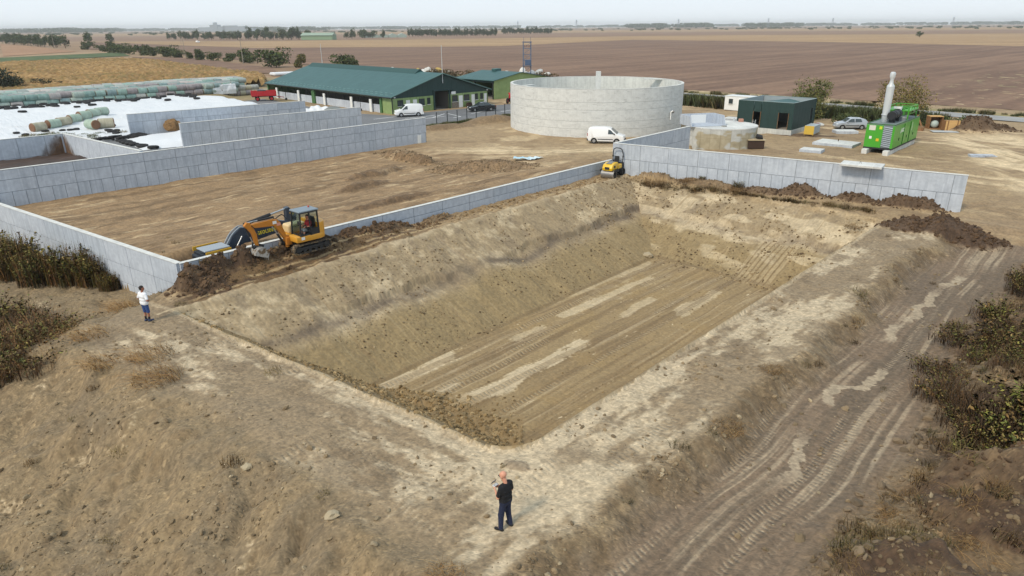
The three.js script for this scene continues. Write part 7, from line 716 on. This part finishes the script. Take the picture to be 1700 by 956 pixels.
{
  const m1 = [-0.22, groundAt(-0.22, -15.35) - 0.005, -15.35];
  const p1 = person('bald man in black T-shirt and navy jeans looking at a controller, seen from behind', m1, heading(-0.75, -0.66), { head: [0.075, 1.685, -0.01], face: [0.9, -0.38, -0.12], neck: [[0, 1.46, 0], [0.03, 1.58, 0]], torso: torsoUp(0.0), pelvis: pelv, armL: [[0, 1.4, -0.19], [0.05, 1.12, -0.26], [0.27, 1.17, -0.11], [1, 0.2, 0.4], [0, 0.4, 1]], armR: [[0, 1.4, 0.19], [0.02, 1.12, 0.27], [0.25, 1.15, 0.12], [1, 0.2, -0.4], [0, 0.4, -1]], legL: [[0, 0.92, -0.09], [0.04, 0.5, -0.15], [0.02, 0.085, -0.19], [0.17, 0.035, -0.24]], legR: [[0, 0.92, 0.09], [0.03, 0.5, 0.12], [-0.05, 0.085, 0.13], [0.11, 0.035, 0.17]], shirtN: 4 }, { res: 96, hres: 56, long: true, skin: skinT(col(206, 148, 122)), shirt: std(col(26, 27, 31), 0.9), legs: std(col(34, 42, 66), 0.9), shoe: std(col(30, 31, 34), 0.8) });
  part(p1, 'sunglasses', merge([box(0.02, 0.035, 0.15, 0.165, 1.69, -0.01), box(0.1, 0.014, 0.01, 0.12, 1.7, -0.1), box(0.1, 0.014, 0.01, 0.12, 1.7, 0.08)]), blackPl); part(p1, 'belt', new THREE.TorusGeometry(0.16, 0.018, 6, 28).rotateX(Math.PI / 2).scale(0.8, 1.2, 1.2), blackPl, [0, 1.0, 0]);
  const q = new THREE.Vector3(0.37, 1.24, 0.0).applyAxisAngle(new THREE.Vector3(0, 1, 0), heading(-0.75, -0.66)); const rc = thing('remote_controller', 'small grey remote controller with tablet held by the bald man', 'controller', [m1[0] + q.x, m1[1] + q.y, m1[2] + q.z], heading(-0.75, -0.66)); part(rc, 'grip', rbox(0.1, 0.04, 0.17, 0.015), std(col(196, 198, 200), 0.5)); part(rc, 'screen', rbox(0.012, 0.1, 0.17, 0.005), std(col(40, 48, 84), 0.3), [0.06, 0.075, 0], [0, 0, 0.5]); for (const s of [-1, 1]) part(rc, 'stick', cyl(0.006, 0.006, 0.03, 8, -0.02, 0.03, s * 0.05), blackPl);
  person('man in white T-shirt and blue shorts standing by the pit corner', [-17.6, groundAt(-17.6, -30.3), -30.3], heading(0.45, -0.89), { head: [0.03, 1.67, 0], face: [0.9, -0.15, 0.4], neck: [[0, 1.46, 0], [0.01, 1.56, 0]], torso: torsoUp(0, 1.2), pelvis: pelv, armL: [[0, 1.4, -0.2], [-0.04, 1.14, -0.34], [0.14, 1.08, -0.2], [1, 0, 0.6], [0, 0, 1]], armR: [[0, 1.4, 0.2], [-0.06, 1.14, 0.35], [0.1, 1.04, 0.2], [1, 0, -0.6], [0, 0, -1]], legL: [[0, 0.92, -0.09], [0.02, 0.5, -0.1], [-0.02, 0.085, -0.09], [0.14, 0.035, -0.11]], legR: [[0, 0.92, 0.09], [0.04, 0.5, 0.1], [0.03, 0.085, 0.1], [0.19, 0.035, 0.14]], shirtN: 5 }, { res: 80, hres: 40, long: false, skin: skinT(col(150, 96, 74)), shirt: std(col(226, 228, 234), 0.9), legs: std(col(52, 76, 128), 0.9), shoe: std(col(60, 70, 96), 0.8), sock: std(col(36, 36, 40), 0.9), hair: std(col(46, 40, 38), 0.9) });
  const t = heading(-0.68, 0.733), o = new THREE.Vector3(-0.13, 0, -0.45).applyAxisAngle(new THREE.Vector3(0, 1, 0), t);
  person('excavator operator in red T-shirt and grey shorts sitting in the cab', [-12.47 + o.x, 0.4 + 0.58, -39.43 + o.z], t, { head: [0.05, 1.43, 0], face: [1, -0.1, -0.1], neck: [[0, 1.21, 0], [0.02, 1.31, 0]], torso: torsoUp(0).map((b) => [[b[0][0], b[0][1] - 0.25, b[0][2]], [b[1][0], b[1][1] - 0.25, b[1][2]], b[2], b[3]]), pelvis: pelv.map((b) => [[b[0][0], b[0][1] - 0.25, b[0][2]], [b[1][0], b[1][1] - 0.25, b[1][2]], b[2], b[3]]), armL: [[0, 1.15, -0.19], [0.08, 0.9, -0.26], [0.3, 0.92, -0.22], [1, 0, 0], [0, -1, 0]], armR: [[0, 1.15, 0.19], [0.08, 0.9, 0.26], [0.3, 0.92, 0.22], [1, 0, 0], [0, -1, 0]], legL: [[0.02, 0.68, -0.09], [0.4, 0.68, -0.14], [0.42, 0.27, -0.14], [0.56, 0.22, -0.16]], legR: [[0.02, 0.68, 0.09], [0.42, 0.68, 0.12], [0.44, 0.27, 0.12], [0.58, 0.22, 0.14]], shirtN: 4 }, { res: 64, hres: 32, long: false, skin: skinT(col(186, 128, 104)), shirt: std(col(136, 30, 40), 0.9), legs: std(col(120, 122, 126), 0.9), shoe: std(col(50, 50, 54), 0.8), hair: std(col(40, 34, 30), 0.9) });
  person('distant person in dark jacket behind the long wall near the barn', [-20.9, 0.09, -96.4], heading(0.8, 0.6), { head: [0.03, 1.67, 0], face: [1, 0, 0], neck: [[0, 1.46, 0], [0.01, 1.56, 0]], torso: torsoUp(0), pelvis: pelv, armL: [[0, 1.4, -0.19], [-0.02, 1.12, -0.24], [0.06, 0.88, -0.24], [0, -1, 0], [0, 0, 1]], armR: [[0, 1.4, 0.19], [-0.02, 1.12, 0.24], [0.06, 0.88, 0.24], [0, -1, 0], [0, 0, -1]], legL: [[0, 0.92, -0.09], [0.02, 0.5, -0.1], [0, 0.085, -0.1], [0.15, 0.035, -0.12]], legR: [[0, 0.92, 0.09], [0.02, 0.5, 0.1], [0, 0.085, 0.1], [0.15, 0.035, 0.12]], shirtN: 5 }, { res: 48, hres: 24, long: true, skin: skinT(col(180, 130, 108)), shirt: std(col(52, 48, 60), 0.9), legs: std(col(44, 46, 56), 0.9), shoe: std(col(30, 30, 32), 0.8), hair: std(col(40, 34, 30), 0.9) });
}
// ---------- rubble, clods and plants near the pit ----------
{
  const r = rng(2024); const clods = [1, 2, 3].map((k) => { const g = new THREE.IcosahedronGeometry(1, 1), p = g.attributes.position; for (let i = 0; i < p.count; i++) { const x = p.getX(i), y = p.getY(i), z = p.getZ(i), f = 0.45 + 1.1 * fbm(x * 2.1 + k * 9 + 20, y * 2.1 + z * 1.5 + 20, 3); p.setXYZ(i, x * f, y * f * 0.72, z * f * (1 + 0.2 * k % 0.4)); } g.computeVertexNormals(); return toCreasedNormals(g, 0.25); });
  const mat = std(0xffffff, 0.97), zones = { slope: [], pit: [], dark: [] };
  const add = (arr, x, z, s, c) => arr.push([x, z, s, c]);
  for (let i = 0; i < 60000; i++) { const v = Math.pow(r(), 0.8), z = lerp(-11, -40, v * v), x = lerp(-26, 26, r()), o = site(x, z); if (o.pit > 0) continue; const p = (o.low > 0.3 ? 0.4 : o.verge > 0.3 ? 0.5 : o.road > 0.5 ? 0.06 : o.slopeR > 0.3 ? 0.5 : 0.16) * (0.15 + 1.6 * ss(0.42, 0.7, fbm(x * 0.45 + 3, z * 0.45, 3))); if (r() > p) continue; const s = 0.018 + 0.075 * Math.pow(r(), 5) + (r() < 0.004 ? 0.1 : 0); if (o.dark > 0.3 || (o.verge > 0.3 && r() < 0.3)) add(zones.dark, x, z, s * 1.0, [104, 90, 70]); else add(zones.slope, x, z, s, r() < 0.2 ? [150, 135, 110] : [122, 106, 83]); }
  for (let i = 0; i < 30000; i++) { const t = r() * 22.6, d = r() * 9, x = lerp(PN[0], PA[0], t / 22.6) + eNear.nx * d, z = lerp(PN[1], PA[1], t / 22.6) + eNear.nz * d, o = site(x, z); if (!(o.pit > 0) || o.side !== 4) continue; const k = o.pit > 0.4 && o.pit < 1.35 ? 0.5 : o.pit < 2.2 ? 0.06 : 0.012; if (r() > k) continue; add(zones.pit, x, z, 0.02 + 0.1 * Math.pow(r(), 3.5), r() < 0.3 ? [152, 132, 98] : [128, 108, 76]); }
  for (const H of HEAPS.slice(0, 31)) { if (H[5] < 0.3) continue; const n = 60 + H[2] * H[3] * 130; for (let i = 0; i < n; i++) { const a = r() * 6.283, d = Math.sqrt(r()) * 1.25, x = H[0] + Math.cos(a) * d * H[2] * H.c - Math.sin(a) * d * H[3] * H.s, z = H[1] + Math.cos(a) * d * H[2] * H.s + Math.sin(a) * d * H[3] * H.c; if (Math.abs(wLow.d(x, z)) < 0.2 && z > -64) continue; add(zones.dark, x, z, H[6] > 0.55 ? 0.025 + 0.12 * Math.pow(r(), 4) : 0.02 + 0.07 * Math.pow(r(), 4), H[6] > 0.45 ? [84, 66, 49] : [112, 96, 74]); } }
  for (let i = 0; i < 900; i++) { const t = r() * 40, x = LOWL[0] + wLow.dx * t - wLow.nx * (0.3 + r() * 2), z = LOWL[1] + wLow.dz * t - wLow.nz * (0.3 + r() * 2); add(zones.dark, x, z, 0.03 + 0.09 * Math.pow(r(), 3), t < 18 ? [96, 76, 54] : [130, 108, 78]); }
  for (let i = 0; i < 5200; i++) { const t = r() * 41, d = 0.4 + r() * 8, x = lerp(PA[0], PP[0], t / 41.5) + eLeft.nx * d, z = lerp(PA[1], PP[1], t / 41.5) + eLeft.nz * d, o = site(x, z); if (!(o.pit > 0) || o.pit > 1.1 || fbm(x * 0.6, z * 0.6, 3) < 0.48) continue; add(zones.pit, x, z, 0.02 + 0.06 * Math.pow(r(), 4), r() < 0.5 ? [104, 88, 66] : [142, 124, 96]); }
  for (let i = 0; i < 3500; i++) { const t = r() * 22, d = 0.3 + r() * 9, x = lerp(PP[0], PR[0], t / 22.5) + eFar.nx * d, z = lerp(PP[1], PR[1], t / 22.5) + eFar.nz * d, o = site(x, z); if (!(o.pit > 0) || fbm(x * 0.6, z * 0.6, 3) < 0.48) continue; add(zones.pit, x, z, 0.025 + 0.08 * Math.pow(r(), 4), r() < 0.5 ? [104, 88, 66] : [142, 124, 96]); }
  for (let i = 0; i < 1500; i++) { const x = lerp(-8, 22, r()), z = lerp(-24, -56, r()), o = site(x, z); if (!(o.pit > 1.1) || r() > 0.5) continue; add(zones.pit, x, z, 0.02 + 0.05 * Math.pow(r(), 4), [122, 104, 76]); }
  for (let i = 0; i < 500; i++) { const t = r() * 36, e = 8.6 + r() * 1.3, x = PN[0] + eRight.dx * t - eRight.nx * e, z = PN[1] + eRight.dz * t - eRight.nz * e; add(zones.dark, x, z, 0.03 + 0.13 * Math.pow(r(), 4), [112, 97, 78]); }
  const M = new THREE.Matrix4(), Q = new THREE.Quaternion(), E = new THREE.Euler(); const names = { slope: ['gravel', 'loose stones and clods scattered over the bare slopes', 'gravel'], pit: ['rubble', 'crumbled clods along the near foot of the pit', 'rubble'], dark: ['soil_clods', 'dark clods on the soil heaps and road edges', 'soil clods'] };
  for (const k of Object.keys(zones)) { const im = new THREE.InstancedMesh(clods[{ slope: 0, pit: 1, dark: 2 }[k]], mat, zones[k].length); zones[k].forEach(([x, z, s, c], i) => { Q.setFromEuler(E.set(r() * 6, r() * 6, r() * 6)); M.compose(new THREE.Vector3(x, groundAt(x, z) + s * 0.15, z), Q, new THREE.Vector3(s * (0.8 + r() * 0.5), s * (0.7 + r() * 0.4), s)); im.setMatrixAt(i, M); const m = 0.85 + r() * 0.3; im.setColorAt(i, col(c[0] * m, c[1] * m, c[2] * m)); }); stuff(im, ...names[k]); }
  const stone = (x, z, s, l) => one('stone', l, 'stone', clods[0], std(col(164, 150, 124), 0.95), [x, groundAt(x, z) + s * 0.3, z], r() * 6).scale.set(s, s, s * 1.2);
  stone(-8.6, -18.6, 0.14, 'round pale stone on the near slope at lower left'); stone(-5.2, -15.9, 0.16, 'pale stone near the tread marks left of the bald man'); stone(-6.1, -14.2, 0.13, 'stone low on the slope at bottom left centre'); stone(10.6, -50.4, 0.3, 'dark clod lying alone on the far pit floor');
  // tufts of dead grass
  const dry = [[150, 118, 74], [132, 102, 64], [116, 88, 56], [166, 136, 90]], tg = [blades(5, 90, 0.35, 0.5, 0.008, dry, 1.0, 0.9), blades(6, 70, 0.3, 0.35, 0.008, [[120, 104, 62], [104, 96, 56], [138, 118, 74]], 1.0, 0.9)];
  tg.forEach((g, k) => { const L = []; for (let i = 0; i < 9000 && L.length < 240; i++) { const x = lerp(-24, 30, r()), z = lerp(-12, -46, r()), o = site(x, z); if (o.pit > 0) continue; let p = o.slopeR > 0.3 ? 0.28 * ss(0.5, 0.65, fbm(x * 0.5, z * 0.5, 2)) : o.verge > 0.4 ? 0.45 : o.low > 0.6 ? 0.035 : 0.003; if (o.strip > 0) p = 0.05; if (r() < p) L.push([x, z]); } for (let i = 0; i < 70; i++) { const f = r(), x = lerp(11.5, 26, f) + r() * 0.6, z = lerp(-61.6, -50, f) + 0.6 + r() * 0.8; L.push([x, z]); } const im = new THREE.InstancedMesh(g, dryMat, L.length); L.forEach(([x, z], i) => { Q.setFromEuler(E.set((r() - 0.5) * 0.6, r() * 6, (r() - 0.5) * 0.6)); const s = 0.5 + r() * 0.9; M.compose(new THREE.Vector3(x, groundAt(x, z), z), Q, new THREE.Vector3(s, s, s)); im.setMatrixAt(i, M); }); stuff(im, 'dead_grass', k ? 'small olive grass tufts on berm slope and verge' : 'small brown dead grass tufts on berm slope and verge', 'grass'); });
  // reeds and shrubs
  const reedT = [[104, 98, 46], [122, 108, 54], [84, 84, 40], [130, 100, 54]], redT = [[138, 100, 64], [122, 88, 58], [152, 114, 72]];
  const reedG = [1, 2, 3].map((k) => colored([blades(k * 31, 700, 1.25, 2.3, 0.014, reedT.concat(redT), 0.35, 0.35)])), reedL = [1, 2, 3].map((k) => sprayBush(k * 41, 170, 1.6, 2.5, 30, 0.06, [[118, 112, 54], [136, 124, 62], [98, 98, 48], [148, 128, 74], [130, 100, 62]], 0.35));
  [[-31.6, -41.2, 1.25, 'leftmost tall reed clump against the grey wall'], [-29.4, -40.0, 1.0, 'second reed clump along the left wall'], [-27.6, -40.2, 1.05, 'yellowish reed clump in the middle of the left wall'], [-26.0, -40.0, 0.95, 'reed clump nearest the white-shirted man, by the left wall'], [-33.6, -42.4, 1.2, 'reed clump cut by the left picture edge'], [-24.4, -38.9, 0.55, 'short dark reeds at the right end of the reed bed']].forEach(([x, z, s, l], i) => { const g = thing('reed_clump', l, 'reeds', [x, groundAt(x, z) - 0.05, z], i * 1.3); g.scale.setScalar(s); part(g, 'stems', reedG[i % 3], dryMat); part(g, 'leaves', reedL[i % 3], leafMat); });
  const shrubG = [1, 2, 3].map((k) => sprayBush(k * 57, 130, 1.5, 1.35, 22, 0.045, [[112, 110, 58], [132, 120, 66], [98, 98, 52], [138, 106, 66], [118, 92, 58], [152, 130, 80]])), shrubS = [1, 2, 3].map((k) => blades(k * 61, 620, 1.35, 1.15, 0.008, redT.concat([[98, 78, 58], [86, 70, 54]]), 0.7, 0.3));
  const youngG = [1, 2].map((k) => sprayBush(k * 67, 150, 1.3, 1.6, 24, 0.045, [[124, 128, 60], [140, 136, 66], [106, 112, 54], [122, 98, 58], [100, 82, 50], [146, 132, 74]], 0.7));
  const shrub = (x, z, s, l, k, young) => { const g = thing('scrub_bush', l, 'bush', [x, groundAt(x, z) - 0.05, z], x * 3); g.scale.set(s * (1.0 + 0.35 * Math.sin(x * 9)), s * (0.85 + 0.2 * Math.sin(z * 7)), s * (1.0 + 0.35 * Math.cos(z * 5))); part(g, 'stems', shrubS[k % 3], dryMat); part(g, 'leaves', young ? youngG[k % 2] : shrubG[k % 3], leafMat); };
  shrub(-25.6, -32.4, 1.25, 'dark scrub bush at left, below the reed bed', 0); shrub(-23.6, -31.6, 1.1, 'brown scrub bush between reed bed and near slope', 1); shrub(-22.4, -29.8, 1.15, 'dark scrub bush halfway down the left slope', 2); shrub(-24.2, -28.6, 1.3, 'dark scrub bush at the left picture edge, middle of the slope', 0); shrub(-21.6, -27.4, 1.05, 'scrub bush at the lower left end of the thicket', 1); shrub(-23.2, -26.4, 1.2, 'lowest dark scrub bush at the left picture edge', 2); shrub(-27.6, -34.0, 1.0, 'sparse scrub bush left of the bare patch', 1, true);
  shrub(16.4, -18.5, 1.3, 'large green bush at the lower right edge', 0, true); shrub(17.6, -19.4, 1.2, 'green bush behind the large one at the right edge', 1, true); shrub(15.0, -18.6, 0.75, 'small green bush at the lower right, nearest the road', 1, true); shrub(16.4, -22.9, 0.8, 'low brown bush on the right verge, mid height', 2); shrub(17.6, -24.4, 0.8, 'brown bush right of the road in the middle', 0); shrub(19.8, -27.0, 0.85, 'brown bush farther up the right verge', 1); shrub(21.9, -26.7, 1.0, 'bush at the right edge behind the pale mound', 2); shrub(23.6, -30.6, 0.8, 'dull bush near the top of the right verge', 0); shrub(26.2, -32.2, 0.9, 'bush at the right picture edge below the dark heap', 1); shrub(19.4, -22.6, 0.9, 'green bush beside the pale mound at right edge', 0, true); shrub(21.0, -29.0, 0.55, 'small brown bush at the road rim', 2); shrub(18.4, -21.2, 0.7, 'dark bush just above the large green bush', 2); shrub(19.2, -54.4 - 2.6, 0.6, 'small green weed bush at the foot of the tall wall', 1, true); shrub(16.6, -58.7, 0.4, 'tiny weed bush at the foot of the tall wall', 0, true);
  { const wr = rng(717); for (let i = 0; i < 22; i++) { const t = 9 + wr() * 26, e = 9.2 + wr() * 4.5, x = PN[0] + eRight.dx * t - eRight.nx * e, z = PN[1] + eRight.dz * t - eRight.nz * e, s = 0.4 + wr() * 0.4, g = thing('dry_weeds', 'low dry brown weed patch on the right verge', 'weeds', [x, groundAt(x, z) - 0.05, z], wr() * 6, 'dry weed patches on the right verge'); g.scale.set(s * 1.3, s, s * 1.1); part(g, 'stems', shrubS[i % 3], dryMat); if (i % 2) part(g, 'leaves', i % 3 ? shrubG[i % 3] : youngG[0], leafMat); } }
  const strawG = (k, bx, bz) => blades(k, 300, 0.95, 0.95, 0.009, [[170, 130, 78], [150, 112, 68], [132, 98, 60], [184, 150, 98]], 1.5, 1.1, [bx * 0.55, bz * 0.55]);
  [[-15.6, -26.6, -0.9, 0.7, 'orange dry grass heap on the slope below the white-shirted man', 1.0], [-14.3, -24.4, -0.8, 0.7, 'dry grass clump lowest of the three on the left slope', 1.0], [-17.4, -26.0, -0.8, 0.6, 'brown uprooted grass clump left of the dry grass heap', 0.8], [-19.6, -29.0, -0.7, 0.6, 'dry grass fringe hanging over the left slope edge', 0.9], [-20.4, -33.8, -0.8, 0.3, 'dry grass fringe between reeds and white-shirted man', 0.8], [-21.6, -35.2, -0.8, 0.3, 'dry grass at the right end of the reeds', 0.9], [12.4, -14.8, 0.3, 0.9, 'dry straw lying on the mound at bottom right', 0.7], [10.9, -15.9, -0.6, 0.5, 'dry straw clump beside the road at bottom right', 0.5], [-1.7, -13.4, -0.2, 0.6, 'brown dry weed at the bottom edge left of the bald man', 0.55], [24.4, -46.9, 0.5, 0.5, 'reddish dry grass patch at the far right pit corner', 0.7], [12.6, -60.4, 0.4, 0.5, 'reddish dry grass at the far left pit corner', 0.8], [15.4, -59.0, 0.4, 0.6, 'dry grass mat along the far pit edge', 0.8], [18.8, -56.4, 0.4, 0.6, 'dry grass mat under the tall wall, middle of the far edge', 0.7], [7.4, -20.2, 0.6, 0.6, 'brown grass clump on the outer slope of the right berm', 0.6], [10.2, -24.2, 0.6, 0.6, 'brown grass clump higher on the outer slope of right berm', 0.5]].forEach(([x, z, bx, bz, l, s], i) => { const g = thing('dry_grass', l, 'dry grass', [x, groundAt(x, z) - 0.03, z]); g.scale.setScalar(s); part(g, 'blades', strawG(500 + i, bx, bz), dryMat); });
}

renderer.render(scene, camera);
